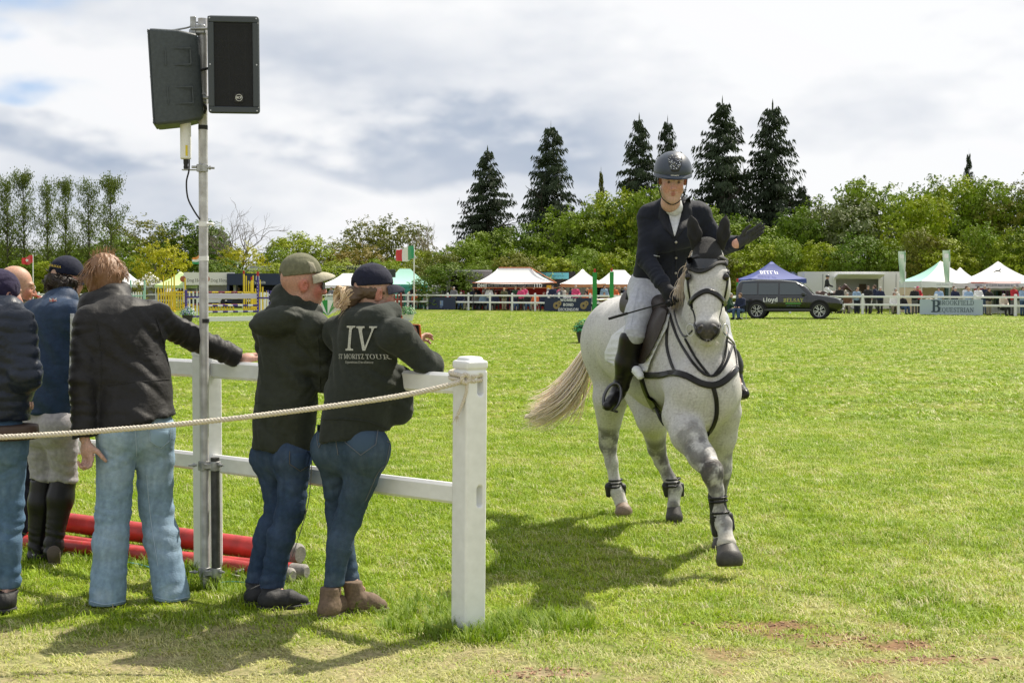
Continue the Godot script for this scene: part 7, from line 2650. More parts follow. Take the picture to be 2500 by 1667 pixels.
func jacket_prims(j: Dictionary, o: Dictionary) -> Array:
	var ch: Vector3 = (j.sl + j.sr) * 0.5
	var pe: Vector3 = (j.hl + j.hr) * 0.5
	var side: Vector3 = (j.sr - j.sl).normalized()
	var spine := (ch - pe)
	var front := spine.normalized().cross(side)
	var flat: float = o.get("flat", 0.64)
	var rc: float = o.get("chest", 0.195)
	var rw: float = o.get("waist", 0.18)
	var rh: float = o.get("hem", 0.2)
	var down: float = o.get("down", 0.12)
	var mid: Vector3 = o.get("mid", pe + spine * 0.4)
	var out := [cn(ch - spine * 0.16, rc, mid, rw, 0.06, front, flat), cn(mid, rw, pe - spine.normalized() * (down + 0.06), rh, 0.06, front, o.get("hem_flat", 0.72))]
	out.append(cn(j.sl + (j.sr - j.sl) * 0.06, 0.078, j.sr - (j.sr - j.sl) * 0.06, 0.078, 0.06))
	out.append(cn(ch - spine * 0.05, 0.12, j.neck - (j.neck - ch) * 0.25, 0.07, 0.06))
	var s0: float = o.get("sleeve", 0.072)
	for s in ["l", "r"]:
		var a: Vector3 = j["s" + s]
		var e: Vector3 = j["e" + s]
		var w: Vector3 = j["w" + s]
		out.append(cn(a, s0, e, s0 * 0.83, 0.05))
		out.append(cn(e, s0 * 0.84, w + (w - e).normalized() * 0.03, s0 * o.get("cuff", 0.66), 0.03))
	for s in ["l", "r"]:
		var w2: Vector3 = j["w" + s]
		out.append(cut(w2, w2 - j["e" + s], 0.13))
	out.append(cut(pe - spine.normalized() * down, o.get("hem_dir", -spine.normalized())))
	return out

func jacket_folds(j: Dictionary, amp := 0.01) -> Array:
	var ch: Vector3 = (j.sl + j.sr) * 0.5
	var pe: Vector3 = (j.hl + j.hr) * 0.5
	var out := []
	for s in ["l", "r"]:
		var a: Vector3 = j["s" + s]
		var e: Vector3 = j["e" + s]
		var w: Vector3 = j["w" + s]
		out.append([e, 0.15, (w - a).normalized(), 13.0, amp * 1.0])
		out.append([e.lerp(w, 0.6), 0.15, (w - e).normalized(), 15.0, amp * 0.8])
		out.append([a.lerp(e, 0.3), 0.15, (e - a + (pe - ch) * 0.4).normalized(), 11.0, amp * 0.8])
		out.append([a.lerp(pe, 0.25), 0.2, ((j.sr - j.sl).normalized() * 0.8 + Vector3(0, 0.5, 0)).normalized(), 9.0, amp * 0.9])
	out.append([pe + (ch - pe) * 0.3, 0.26, ((ch - pe).normalized() + (j.sr - j.sl).normalized() * 0.7).normalized(), 7.0, amp * 0.8])
	out.append([pe - (ch - pe) * 0.1, 0.3, (j.sr - j.sl).normalized(), 7.0, amp])
	return out

func trouser_prims(j: Dictionary, o: Dictionary) -> Array:
	var side: Vector3 = (j.hr - j.hl).normalized()
	var front := side.cross(UPV).normalized() * -1.0
	var rt: float = o.get("thigh", 0.1)
	var rk: float = o.get("knee", 0.072)
	var ra: float = o.get("ankle", 0.06)
	var out := []
	var pe: Vector3 = (j.hl + j.hr) * 0.5
	out.append(cn(pe + UPV * 0.1, o.get("waist", 0.15), pe - UPV * 0.02, o.get("seat", 0.165), 0.06, front, 0.75))
	for s in ["l", "r"]:
		var h: Vector3 = j["h" + s]
		var k: Vector3 = j["k" + s]
		var a: Vector3 = j["a" + s]
		out.append(el(h - UPV * 0.04 - front * 0.03, Vector3(0.1, 0.11, 0.105) * o.get("bottom", 1.0), Basis(), 0.05))
		out.append(cn(h - UPV * 0.04, rt, k, rk, 0.035))
		out.append(cn(k, rk, k.lerp(a, 0.35) - front * o.get("calf_back", 0.02), o.get("calf", rk * 0.98), 0.03))
		out.append(cn(k.lerp(a, 0.35) - front * o.get("calf_back", 0.02), o.get("calf", rk * 0.98), a - UPV * 0.02, ra, 0.03))
	for s in ["l", "r"]:
		out.append(cut(j["a" + s] + UPV * o.get("hem_up", 0.0), Vector3.DOWN, 0.25) if o.has("flat_hem") else cut(j["k" + s].lerp(j["a" + s], o.get("end", 1.0)) + UPV * o.get("hem_up", 0.0), j["a" + s] - j["k" + s], 0.2 if not o.has("end") else 0.45))
	return out

func trouser_folds(j: Dictionary, amp := 0.008) -> Array:
	var out := []
	for s in ["l", "r"]:
		var h: Vector3 = j["h" + s]
		var k: Vector3 = j["k" + s]
		var a: Vector3 = j["a" + s]
		out.append([k, 0.15, ((h - a).normalized() + Vector3(0.3, 0, 0)).normalized(), 15.0, amp * 1.1])
		out.append([a, 0.11, (UPV + Vector3(-0.3, 0, 0)).normalized(), 19.0, amp])
		out.append([h - UPV * 0.12, 0.12, (UPV + Vector3(0.5, 0, 0)).normalized(), 16.0, amp])
		out.append([k.lerp(a, 0.5), 0.2, (UPV + Vector3(0.4, 0, 0.2)).normalized(), 11.0, amp * 0.8])
		out.append([h.lerp(k, 0.5), 0.2, (UPV + Vector3(-0.5, 0, 0.2)).normalized(), 10.0, amp * 0.8])
	return out

func shoe(parent: Node, base: Vector3, heel: Vector3, toe: Vector3, ankle: Vector3, m: Material, sole: Material, high := 0.1, r := 0.042) -> void:
	var d := toe - heel
	d.y = 0.0
	var f := d.normalized()
	var holder := thing_part("shoe", parent as Node3D)
	var pr := [cn(heel + f * 0.03 + UPV * 0.045, r * 0.95, heel.lerp(toe, 0.55) + UPV * 0.045, r * 1.06, 0.02), cn(heel.lerp(toe, 0.55) + UPV * 0.042, r * 1.06, toe - f * 0.045 + UPV * 0.03, r * 0.72, 0.025), cn(heel + f * 0.05 + UPV * 0.05, r, ankle + UPV * (high - 0.1), r * 1.05, 0.03), cut(heel + UPV * 0.018, Vector3.DOWN), cut(ankle + UPV * (high - 0.1), UPV)]
	blob("upper", pr, 0.0075, m, holder, base, [[heel.lerp(toe, 0.45) + UPV * 0.08, 0.08, f, 40.0, 0.004]])
	blob("sole", [cn(heel + f * 0.03 + UPV * 0.02, r * 1.06, heel.lerp(toe, 0.6) + UPV * 0.02, r * 1.14, 0.02), cn(heel.lerp(toe, 0.6) + UPV * 0.02, r * 1.14, toe - f * 0.04 + UPV * 0.02, r * 0.86, 0.02), cut(heel + UPV * 0.024, UPV), cut(heel, Vector3.DOWN)], 0.0075, sole, holder, base)
	var lace := MB.new()
	for k in 4:
		var c := heel.lerp(toe, 0.42 + 0.085 * k) + UPV * (0.098 - 0.012 * k)
		var s := f.cross(UPV)
		lace.tube(path([c - s * 0.026 - UPV * 0.012, c + UPV * 0.004, c + s * 0.026 - UPV * 0.012], 4), PackedFloat32Array([0.003]), 5)
	part("lace", lace.mesh(), M.black_rubber, holder)

func cap(parent: Node, base: Vector3, c: Vector3, fwd: Vector3, up: Vector3, m: Material, brim_m: Material) -> Array:
	var b := basis_to(fwd, up)
	var h := thing_part("cap", parent as Node3D)
	var F := blob("crown", [el(c + b.y * 0.038 - b.z * 0.008, Vector3(0.088, 0.1, 0.108), b, 0.02), cut(c + b.y * 0.028, -b.y + b.z * 0.05), el(c + b.y * 0.02 - b.z * 0.14, Vector3(0.04, 0.035, 0.05), b, 0.005, 1)], 0.006, m, h, base, [[c, 0.14, b.x, 30.0, 0.0025]])
	var rows := []
	for k in 7:
		var u := k / 6.0
		var row := []
		for q in 13:
			var a := (q - 6.0) / 6.0 * 1.25
			var r := Vector2(sin(a) * 0.086, cos(a) * 0.1)
			var out := 1.0 + u * 0.72 * maxf(0.0, cos(a * 1.15))
			row.append(c - base + b.x * r.x * (1.0 + u * 0.06) + b.z * r.y * out + b.y * (0.034 - 0.022 * u * u - 0.018 * absf(sin(a)) * u - 0.02 * (1.0 - cos(a))))
		rows.append(row)
	var mb := MB.new()
	mb.sheet(rows)
	var low := []
	for r2 in rows:
		var l := []
		for p in r2:
			l.append(p - b.y * 0.004)
		low.append(l)
	low.reverse()
	mb.sheet(low)
	part("brim", mb.mesh(), brim_m, h)
	part("button", rod_mesh(c + b.y * 0.134 - b.z * 0.008 - base, c + b.y * 0.142 - b.z * 0.008 - base, 0.008, 10), m, h)
	return [F, h]

func build_rider() -> void:
	var base := V(1.051, 0, -9.255)
	base.y = 0.0
	var pr := thing("person", "rider in navy show jacket and helmet waving a gloved hand on the grey horse", "person", base)
	var hc := V(0.979, 2.26, -8.7)
	var fwd := Vector3(-0.02, -0.3, 0.95)
	var up := Vector3(0.02, 0.95, 0.3)
	var j := {"sl": V(1.172, 2.066, -8.93), "sr": V(0.862, 2.05, -8.93), "el": V(1.307, 1.865, -8.95), "er": V(0.83, 1.791, -8.82), "wl": V(1.396, 1.882, -8.72), "wr": V(0.923, 1.608, -8.6),
		"hl": V(1.033, 1.586, -9.15), "hr": V(0.846, 1.586, -9.1), "kl": V(1.27, 1.313, -8.75), "kr": V(0.769, 1.332, -8.84), "al": V(1.379, 1.018, -8.75), "ar": V(0.677, 0.975, -8.86), "tl": V(1.398, 0.962, -8.6), "tr": V(0.595, 0.898, -8.74), "neck": V(0.995, 2.161, -8.84)}
	var skin := Color(0.66, 0.42, 0.33)
	var face := face_paint(hc, fwd, up, skin, 1.0, 0.45)
	var glove_l := hand_prims(j.wl + Vector3(0.01, 0.012, 0.0), Vector3(0.86, 0.5, 0.25), Vector3(0.1, -0.5, 0.85), Vector3(-0.5, 0.85, 0.1), 0.16, 1.0, 0.16, 0.75)
	var HF := field(head_prims(hc, fwd, up), 0.0038)
	blob("body", body_prims(j), 0.022, M.skin, pr, base, [], face, [HF])
	# coat
	var coat := cloth(0.008, 0.011, 0.022, 0.8, 0.2, 7.0, 0.5)
	var jp := jacket_prims(j, {"chest": 0.185, "waist": 0.155, "hem": 0.2, "down": 0.03, "sleeve": 0.068, "flat": 0.68, "mid": V(0.952, 1.773, -9), "hem_dir": Vector3(0.1, -1, 0.1)})
	jp.append(cn(V(1.088, 1.931, -8.82), 0.08, V(0.954, 1.918, -8.82), 0.09, 0.06))
	jp.append(cut(V(0.993, 2.135, -8.72), Vector3(0, 0.7, 0.7), 0.075))
	var F := blob("jacket", jp, 0.01, coat, pr, base, jacket_folds(j, 0.009))
	# shirt front, collar and lapels
	var lawn := cloth(0.72, 0.74, 0.77, 0.8, 0.0, 14.0, 0.4)
	drape(F, [[V(0.943, 2.112, -8.7), V(0.991, 2.096, -8.7), V(1.041, 2.117, -8.7)], [V(0.956, 2.046, -8.7), V(0.996, 2.038, -8.7), V(1.036, 2.054, -8.7)], [V(0.975, 1.98, -8.7), V(0.996, 1.974, -8.7), V(1.018, 1.988, -8.7)], [V(0.991, 1.919, -8.7), V(0.994, 1.916, -8.7), V(0.997, 1.919, -8.7)]], 0.004, "shirt_front", lawn, pr, base, 9, 5)
	blob("stock_collar", [cn(V(0.995, 2.151, -8.815), 0.05, V(1, 2.103, -8.81), 0.056, 0.02)], 0.007, lawn, pr, base)
	var lap := cloth(0.009, 0.011, 0.018, 0.7, 0.25, 7.0, 0.4)
	drape(F, [[V(0.918, 2.158, -8.8), V(0.945, 2.134, -8.75)], [V(0.887, 2.033, -8.7), V(0.954, 2.038, -8.7)], [V(0.935, 1.958, -8.7), V(0.98, 1.964, -8.7)], [V(0.991, 1.905, -8.7), V(0.997, 1.905, -8.7)]], 0.009, "lapel", lap, pr, base, 6, 6)
	drape(F, [[V(1.052, 2.136, -8.75), V(1.096, 2.166, -8.8)], [V(1.033, 2.041, -8.7), V(1.11, 2.049, -8.7)], [V(1.01, 1.964, -8.7), V(1.063, 1.969, -8.7)], [V(0.994, 1.905, -8.7), V(0.999, 1.903, -8.7)]], 0.009, "lapel", lap, pr, base, 6, 6)
	skin_strap(F, [V(0.997, 1.9, -8.7), V(1.002, 1.821, -8.7), V(1.006, 1.715, -8.75)], 0.003, 0.002, pr, "front_edge", lap, base, 0.003)
	skin_strap(F, [V(0.877, 1.807, -8.8), V(0.914, 1.799, -8.8)], 0.0035, 0.0015, pr, "pocket_piping", mat(0.4, 0.42, 0.45, 0.5), base, 0.003)
	for q in [V(1.002, 1.884, -8.7), V(1.008, 1.79, -8.75), V(1.012, 1.697, -8.8)]:
		var c := lay_on(F, q, eye_line(q), 0.002)
		var bt := MB.new()
		bt.lathe(Transform3D(Basis(Vector3.RIGHT, PI * 0.5), c - base), [[0.0, 0.008], [0.006, 0.007], [0.0085, 0.003], [0.0085, -0.002]], 14)
		part("button", bt.mesh(), mat(0.4, 0.38, 0.33, 0.35, 0.8), pr)
	# breeches and boots
	var bre := cloth(0.56, 0.58, 0.64, 0.8, 0.1, 8.0, 0.4)
	var tb := [cn(V(0.954, 1.622, -9.12), 0.16, V(0.904, 1.586, -9.12), 0.165, 0.05), cn(V(0.87, 1.608, -9.06), 0.115, V(0.797, 1.446, -8.86), 0.088, 0.05), cn(V(0.797, 1.446, -8.86), 0.086, V(0.755, 1.319, -8.74), 0.064, 0.04), cn(V(0.755, 1.319, -8.74), 0.062, V(0.738, 1.231, -8.79), 0.045, 0.03),
		cn(V(1.041, 1.594, -9.1), 0.11, V(1.264, 1.39, -8.9), 0.09, 0.05), cn(V(1.264, 1.39, -8.9), 0.09, V(1.326, 1.231, -8.8), 0.06, 0.04)]
	var BF := blob("breeches", tb, 0.0105, bre, pr, base, [[V(0.822, 1.527, -8.9), 0.14, Vector3(0.4, 1, 0).normalized(), 14.0, 0.007], [V(0.751, 1.315, -8.7), 0.1, UPV, 20.0, 0.007]])
	skin_strap(BF, [V(0.789, 1.603, -8.9), V(0.764, 1.5, -8.85), V(0.734, 1.38, -8.75)], 0.002, 0.001, pr, "seam", mat(0.4, 0.42, 0.47, 0.8), base, 0.001)
	for s in 2:
		var bo := thing_part("boot", pr)
		var leg: Array = [[V(0.739, 1.281, -8.77), V(0.713, 1.144, -8.81), V(0.682, 0.997, -8.86), V(0.658, 0.943, -8.86), V(0.62, 0.903, -8.78), V(0.587, 0.882, -8.7)], [V(1.329, 1.23, -8.82), V(1.367, 1.12, -8.85), V(1.39, 1.014, -8.82), V(1.401, 0.988, -8.8), V(1.412, 0.961, -8.72), V(1.421, 0.958, -8.66)]][s]
		var lp := chain(leg.slice(0, 4), [0.079, 0.07, 0.046, 0.046], 0.03)
		lp.append_array([cn(leg[3], 0.044, leg[4], 0.04, 0.02), cn(leg[4], 0.04, leg[5], 0.031, 0.02), cn(leg[0], 0.066, leg[0] + Vector3(-0.018, 0.025, 0.03), 0.05, 0.02), cut(leg[0] + Vector3(0, 0.012, 0), Vector3(0.45, 1, -0.3))]) 
		blob("upper", lp, 0.008, M.black_leather, bo, base, [[leg[2], 0.09, UPV, 26.0, 0.006]])
		var sl := MB.new()
		for k in 4:
			var u: Vector3 = leg[3].lerp(leg[5], 0.1 + 0.2 * k) + Vector3(0.0, 0.042 - 0.006 * k, 0.012)
			sl.tube(path([u + Vector3(-0.02, -0.01, 0.01), u + Vector3(0, 0.004, 0.01), u + Vector3(0.02, -0.012, 0.0)], 4), PackedFloat32Array([0.003]), 5)
		part("lace", sl.mesh(), M.black_rubber, bo)
		if s == 1:
			continue
		var st := thing_part("stirrup", pr)
		var pts := PackedVector3Array()
		var mid: Vector3 = leg[4] - base
		for k in 23:
			var a := -PI * 0.5 + 0.62 + (TAU - 1.24) * k / 22.0
			pts.append(mid + Vector3(cos(a) * 0.048 + sin(a) * 0.03, sin(a) * 0.082 + 0.028 - cos(a) * 0.016, 0.012 - 0.03 * sin(a)))
		var ir := MB.new()
		ir.tube(pts, PackedFloat32Array([0.0105]), 8)
		part("iron", ir.mesh(), mat(0.1, 0.1, 0.105, 0.3, 0.8), st)
		var tr := MB.new()
		tr.box(Transform3D(Basis(Vector3(0, 0, 1), -0.28), mid + Vector3(-0.012, -0.05, 0.0)), Vector3(0.1, 0.014, 0.05), 0.004)
		part("tread", tr.mesh(), mat(0.05, 0.05, 0.055, 0.35, 0.7), st)
		if s == 0:
			strap([V(0.698, 1.033, -8.86), V(0.739, 1.092, -8.86), V(0.776, 1.202, -8.85), V(0.786, 1.311, -8.82)], 0.008, 0.004, Vector3(-1, 0, 0.5), st, "leather", M.black_leather, base)
	# gloves
	blob("glove", glove_l, 0.0048, cloth(0.045, 0.047, 0.052, 0.8, 0.2, 16.0, 0.5), pr, base, [], null, [field([cn(j.wl + Vector3(-0.01, -0.005, 0), 0.03, j.wl + Vector3(0.03, 0.03, 0.01), 0.034, 0.01)], 0.006)])
	blob("wrist", [cn(j.wl + Vector3(-0.02, -0.006, 0.0), 0.031, j.wl + Vector3(0.012, 0.01, 0), 0.028, 0.01)], 0.006, mat(0.56, 0.3, 0.22, 0.6), pr, base)
	blob("glove", hand_prims(j.wr + Vector3(0.012, -0.016, 0.02), Vector3(0.35, -0.72, 0.55), Vector3(0.5, -0.1, -0.75), Vector3(0.2, 0.6, 0.6), 1.15, 1.1) + [cn(j.wr + Vector3(-0.006, 0.012, -0.01), 0.042, j.wr + Vector3(0.02, -0.03, 0.03), 0.037, 0.02)], 0.005, cloth(0.014, 0.015, 0.019, 0.8, 0.2, 16.0, 0.5), pr, base)
	# helmet
	var hel := thing_part("helmet", pr)
	var b := basis_to(fwd, up)
	var shellm := mat(0.026, 0.038, 0.06, 0.42)
	shellm.clearcoat_enabled = true
	shellm.clearcoat = 0.25
	shellm.clearcoat_roughness = 0.35
	var top := hc + b.y * 0.062 - b.z * 0.01
	var HELM := blob("shell", [el(top, Vector3(0.116, 0.114, 0.138), b, 0.02), cut(hc + b.y * 0.046, -b.y)], 0.006, shellm, hel, base)
	var rows := []
	for k in 5:
		var u := k / 4.0
		var row := []
		for q in 17:
			var a := (q - 8.0) / 8.0 * 1.45
			var out := 1.0 + u * 0.26 * maxf(0.0, cos(a))
			row.append(hc - base + b.x * sin(a) * 0.1165 * (1.0 + 0.02 * u) + b.z * (cos(a) * 0.13 * out - 0.008) + b.y * (0.06 - 0.014 * u * u - 0.012 * (1.0 - cos(a))))
		rows.append(row)
	var vz := MB.new()
	vz.sheet(rows)
	var lo := []
	for r in rows:
		var l := []
		for p in r:
			l.append(p - b.y * 0.007)
		lo.append(l)
	lo.reverse()
	vz.sheet(lo)
	part("visor", vz.mesh(), shellm, hel)
	drape(HELM, [[top + b.y * 0.11 - b.x * 0.05 + b.z * 0.07, top + b.y * 0.12 + b.z * 0.07, top + b.y * 0.11 + b.x * 0.05 + b.z * 0.07], [top + b.y * 0.06 - b.x * 0.045 + b.z * 0.13, top + b.y * 0.06 + b.z * 0.14, top + b.y * 0.06 + b.x * 0.045 + b.z * 0.13], [top + b.y * 0.015 - b.x * 0.02 + b.z * 0.13, top + b.y * 0.015 + b.z * 0.14, top + b.y * 0.015 + b.x * 0.02 + b.z * 0.13]], 0.003, "vent_panel", mat(0.012, 0.014, 0.02, 0.3), hel, base, 9, 5)
	var gem := MB.new()
	for k in 70:
		var u := rng.randf()
		var p := top + b.y * (0.115 - 0.09 * u) + b.x * rng.randf_range(-1, 1) * (0.05 - 0.025 * u) + b.z * 0.1
		p = lay_on(HELM, p, eye_line(p), 0.004, 0.2)
		gem.box(Transform3D(Basis.from_euler(Vector3(k, k * 2, k * 3)), p - base), Vector3(0.0034, 0.0034, 0.0034))
	var go := part("crystals", gem.mesh(), mat(0.75, 0.78, 0.85, 0.15, 0.6), hel)
	go.set_meta("kind", "stuff")
	print_on(HELM, "uvex", 0.016, top + b.y * -0.002 + b.z * 0.16, b.x, b.y, M.white_paint, hel, base, false, 700)
	# harness and hair
	var harness := thing_part("harness", hel)
	for s in [-1.0, 1.0]:
		strap([hc + b.x * s * 0.088 + b.y * 0.04 + b.z * 0.01, hc + b.x * s * 0.084 - b.y * 0.03 + b.z * 0.02, hc + b.x * s * 0.068 - b.y * 0.09 + b.z * 0.035, hc + b.x * s * 0.03 - b.y * 0.127 + b.z * 0.055, hc - b.y * 0.131 + b.z * 0.06], 0.008, 0.003, b.x * s, harness, "strap", M.black_rubber, base)
	blob("hair", [el(hc - b.z * 0.045 + b.y * 0.0, Vector3(0.08, 0.075, 0.075), b, 0.02), el(hc - b.z * 0.1 - b.y * 0.06, Vector3(0.045, 0.04, 0.04), b, 0.03)], 0.008, mat(0.06, 0.035, 0.02, 0.6), pr, base, [[hc, 0.2, b.x, 60.0, 0.004]])
	# whip in the rein hand
	var wh := thing("riding_whip", "thin black riding whip held in the rein hand", "whip", V(0.971, 1.529, -8.6))
	part("shaft", rod_mesh(V(0.987, 1.534, -8.58) - wh.position, V(0.697, 1.45, -8.62) - wh.position, 0.005, 8), M.black_leather, wh)
	part("flap", rod_mesh(V(0.702, 1.452, -8.62) - wh.position, V(0.588, 1.417, -8.65) - wh.position, 0.0085, 8), M.black_leather, wh)

func hair_cap(parent: Node, base: Vector3, prims: Array, m: Material, c: Vector3, flow: Vector3, called := "hair") -> void:
	var ax := flow.cross(Vector3(0.3, 0.2, 1)).normalized()
	blob(called, prims, 0.0065, m, parent, base, [[c, 0.3, ax, 60.0, 0.006], [c, 0.3, ax, 130.0, 0.0025]])

func build_spectators() -> void:
	woman_in_hoodie()
	man_in_green_coat()
	person_in_black_jacket()
	rider_in_navy()
	person_in_puffer()
	man_in_tweed()

class DenimPaint extends Paint:   # indigo worn pale along the weave and where legs rub
	func color(p: Vector3, _nrm: Vector3) -> Color:
		var c := base * (1.0 + 0.13 * n.get_noise_3d(p.x * 34.0, p.y * 5.0, p.z * 34.0) + 0.12 * n.get_noise_3dv(p * 90.0))
		var pale := Color(base.r * 2.1 + 0.02, base.g * 1.75 + 0.02, base.b * 1.45 + 0.02)
		for s in spots:
			var q: float = p.distance_squared_to(s[0]) / (s[1] * s[1])
			if q < 1.6:
				c = c.lerp(pale, clampf(1.6 - q, 0.0, 1.0) * s[2] * (0.75 + 0.5 * n.get_noise_3d(p.x * 30.0, p.y * 9.0, p.z * 30.0)))
		return c

func worn(r: float, g: float, b: float, j: Dictionary) -> DenimPaint:
	var p := DenimPaint.new()
	p.n = noise
	p.base = Color(r, g, b)
	for s in ["l", "r"]:
		var h: Vector3 = j["h" + s]
		var k: Vector3 = j["k" + s]
		var a: Vector3 = j["a" + s]
		p.spots.append([h + Vector3(0, -0.05, 0.1), 0.09, 0.3])
		p.spots.append([h.lerp(k, 0.5) + Vector3(0.02, 0, 0.09), 0.1, 0.25])
		p.spots.append([k.lerp(a, 0.35) + Vector3(0.02, 0, 0.08), 0.1, 0.2])
		p.spots.append([a + Vector3(0, 0.02, 0.05), 0.05, 0.4])
	return p

func denim() -> StandardMaterial3D:
	return textured(vcol(mat(1, 1, 1, 0.85, 0.0, 0.3)), M.tex_denim, M.nrm_fine, 5.0, 0.35)

func jeans_details(F: Field, pr: Node, base: Vector3, pockets: Array, seams: Array, m: Material, thread: Material) -> void:
	for q in pockets:
		var grid := []
		for r in q:
			grid.append(r)
		drape(F, grid, 0.003, "pocket", m, pr, base, 7, 4)
		var o: Array = [q[0][0], q[1][0], q[-1][q[-1].size() / 2], q[1][-1], q[0][-1]]
		for k in 4:
			skin_strap(F, [o[k], o[k].lerp(o[k + 1], 0.5), o[k + 1]], 0.0016, 0.0012, pr, "stitching", thread, base, 0.004)
	for s in seams:
		skin_strap(F, s, 0.0022, 0.0014, pr, "seam", thread, base, 0.002)

func woman_in_hoodie() -> void:
	var base := V(-0.804, 0, -6.929)
	var pr := thing("person", "woman in navy cap and printed dark green hoodie leaning on the rail", "person", base)
	var j := {"sl": V(-0.865, 1.386, -7.06), "sr": V(-0.537, 1.375, -6.74), "el": V(-0.876, 1.153, -7.4), "er": V(-0.395, 1.222, -6.86), "wl": V(-0.712, 1.179, -7.35), "wr": V(-0.489, 1.288, -7.12),
		"hl": V(-0.875, 0.852, -7.02), "hr": V(-0.683, 0.865, -6.86), "kl": V(-0.869, 0.504, -7.1), "kr": V(-0.81, 0.461, -6.96), "al": V(-0.801, 0.147, -7.02), "ar": V(-0.876, 0.15, -6.9), "tl": V(-0.621, 0.045, -6.92), "tr": V(-0.809, 0.025, -6.98), "neck": V(-0.703, 1.496, -6.96)}
	var hc := V(-0.681, 1.572, -7)
	var fwd := Vector3(0.83, -0.12, -0.54)
	var up := Vector3(0.1, 1, 0)
	var face := face_paint(hc, fwd, up, Color(0.55, 0.34, 0.26), 1.0, 0.7)
	blob("body", body_prims(j), 0.022, M.skin, pr, base, [], face, [field(head_prims(hc, fwd, up), 0.005), field(hand_prims(j.wr, Vector3(0.2, 0.45, -0.6), Vector3(-0.7, 0.1, 0.2), Vector3(0.2, 0.6, 0.6), 0.7), 0.006)])
	var fleece := cloth(0.026, 0.032, 0.026, 0.95, 0.6, 7.0, 0.5)
	var jp := jacket_prims(j, {"chest": 0.186, "waist": 0.176, "hem": 0.19, "down": -0.02, "sleeve": 0.072, "cuff": 0.6, "flat": 0.68, "hem_flat": 0.85, "hem_dir": Vector3(0.18, -1, 0.0)})
	# hood bunched at the neck, pocket flare at the front
	jp.append(cn(V(-0.758, 1.434, -6.86), 0.055, V(-0.639, 1.45, -6.82), 0.06, 0.04))
	jp.append(cn(V(-0.641, 1.46, -6.84), 0.06, V(-0.587, 1.489, -6.95), 0.05, 0.04))
	jp.append(cn(V(-0.767, 1.442, -6.88), 0.05, V(-0.795, 1.495, -7.02), 0.05, 0.04))
	jp.append(cn(V(-0.571, 1.138, -6.95), 0.09, V(-0.555, 1.011, -6.93), 0.075, 0.05))
	var folds := jacket_folds(j, 0.017)
	folds.append([V(-0.517, 1.145, -6.85), 0.16, Vector3(0.5, 0.8, 0).normalized(), 13.0, 0.015])
	folds.append([V(-0.662, 1.449, -6.84), 0.1, UPV, 18.0, 0.012])
	var F := blob("hoodie", jp, 0.0105, fleece, pr, base, folds)
	skin_strap(F, [V(-0.928, 0.967, -6.9), V(-0.817, 0.967, -6.9), V(-0.68, 0.96, -6.8), V(-0.566, 0.914, -6.8)], 0.002, 0.002, pr, "hem_seam", fleece, base, 0.004)
	var ink := textured(mat(0.62, 0.63, 0.58, 0.9), M.tex_dirt, null, 18.0)
	var right := (V(-0.63, 1.339, -6.72) - V(-0.858, 1.332, -6.9)).normalized()
	var upv := Vector3(0.05, 1, -0.03).normalized()
	print_on(F, "IV", 0.118, V(-0.774, 1.366, -6.7), right, upv, ink, pr, base, true, 400)
	print_on(F, "ST MORITZ TOUR", 0.0225, V(-0.786, 1.282, -6.7), right, upv, ink, pr, base, true, 400)
	print_on(F, "Equestrian Excellence", 0.0105, V(-0.786, 1.255, -6.7), right, upv, ink, pr, base, true, 400, true)
	var wear := worn(0.05, 0.082, 0.125, j)
	var jm := mat(0.05, 0.082, 0.125, 0.85, 0.0, 0.3)
	var JF := blob("jeans", trouser_prims(j, {"thigh": 0.094, "knee": 0.063, "calf": 0.059, "ankle": 0.047, "waist": 0.15, "seat": 0.168, "bottom": 1.04, "hem_up": -0.02}), 0.0105, denim(), pr, base, trouser_folds(j, 0.006), wear)
	var th := mat(0.12, 0.13, 0.15, 0.9)
	jeans_details(JF, pr, base, [[[V(-0.806, 0.939, -6.8), V(-0.717, 0.942, -6.75), V(-0.638, 0.931, -6.75)], [V(-0.802, 0.865, -6.8), V(-0.721, 0.856, -6.75), V(-0.649, 0.86, -6.75)], [V(-0.785, 0.824, -6.8), V(-0.722, 0.808, -6.75), V(-0.659, 0.827, -6.75)]], [[V(-0.949, 0.94, -6.9), V(-0.932, 0.94, -6.9), V(-0.915, 0.94, -6.9)], [V(-0.951, 0.865, -6.9), V(-0.939, 0.861, -6.9), V(-0.924, 0.865, -6.9)], [V(-0.952, 0.833, -6.9), V(-0.943, 0.827, -6.9), V(-0.935, 0.833, -6.9)]]], [[V(-0.852, 0.964, -6.8), V(-0.848, 0.886, -6.8), V(-0.842, 0.797, -6.85)], [V(-0.581, 0.876, -6.8), V(-0.619, 0.708, -6.8), V(-0.687, 0.553, -6.85)]], jm, th)
	var boot := textured(mat(0.2, 0.135, 0.09, 0.85), M.tex_dirt, M.nrm_cloth, 9.0, 0.5)
	var bs := mat(0.09, 0.07, 0.055, 0.9)
	shoe(pr, base, V(-0.906, 0, -6.81), V(-0.819, 0, -7.062), V(-0.887, 0.14, -6.88), boot, bs, 0.11, 0.047)
	shoe(pr, base, V(-0.819, 0, -6.967), V(-0.607, 0, -7.005), V(-0.792, 0.149, -6.98), boot, bs, 0.11, 0.047)
	var cp := cap(pr, base, hc + UPV * 0.018, fwd + UPV * 0.12, Vector3(-0.12, 1, 0.05), cloth(0.012, 0.014, 0.034, 0.9, 0.2, 14.0, 0.5), cloth(0.012, 0.014, 0.034, 0.9, 0.2, 14.0, 0.5))
	var bb := basis_to(fwd, up)
	# hair under the cap, tied in a loose bun
	var fair := mat(0.09, 0.055, 0.03, 0.55)
	var hair := thing_part("hair", pr)
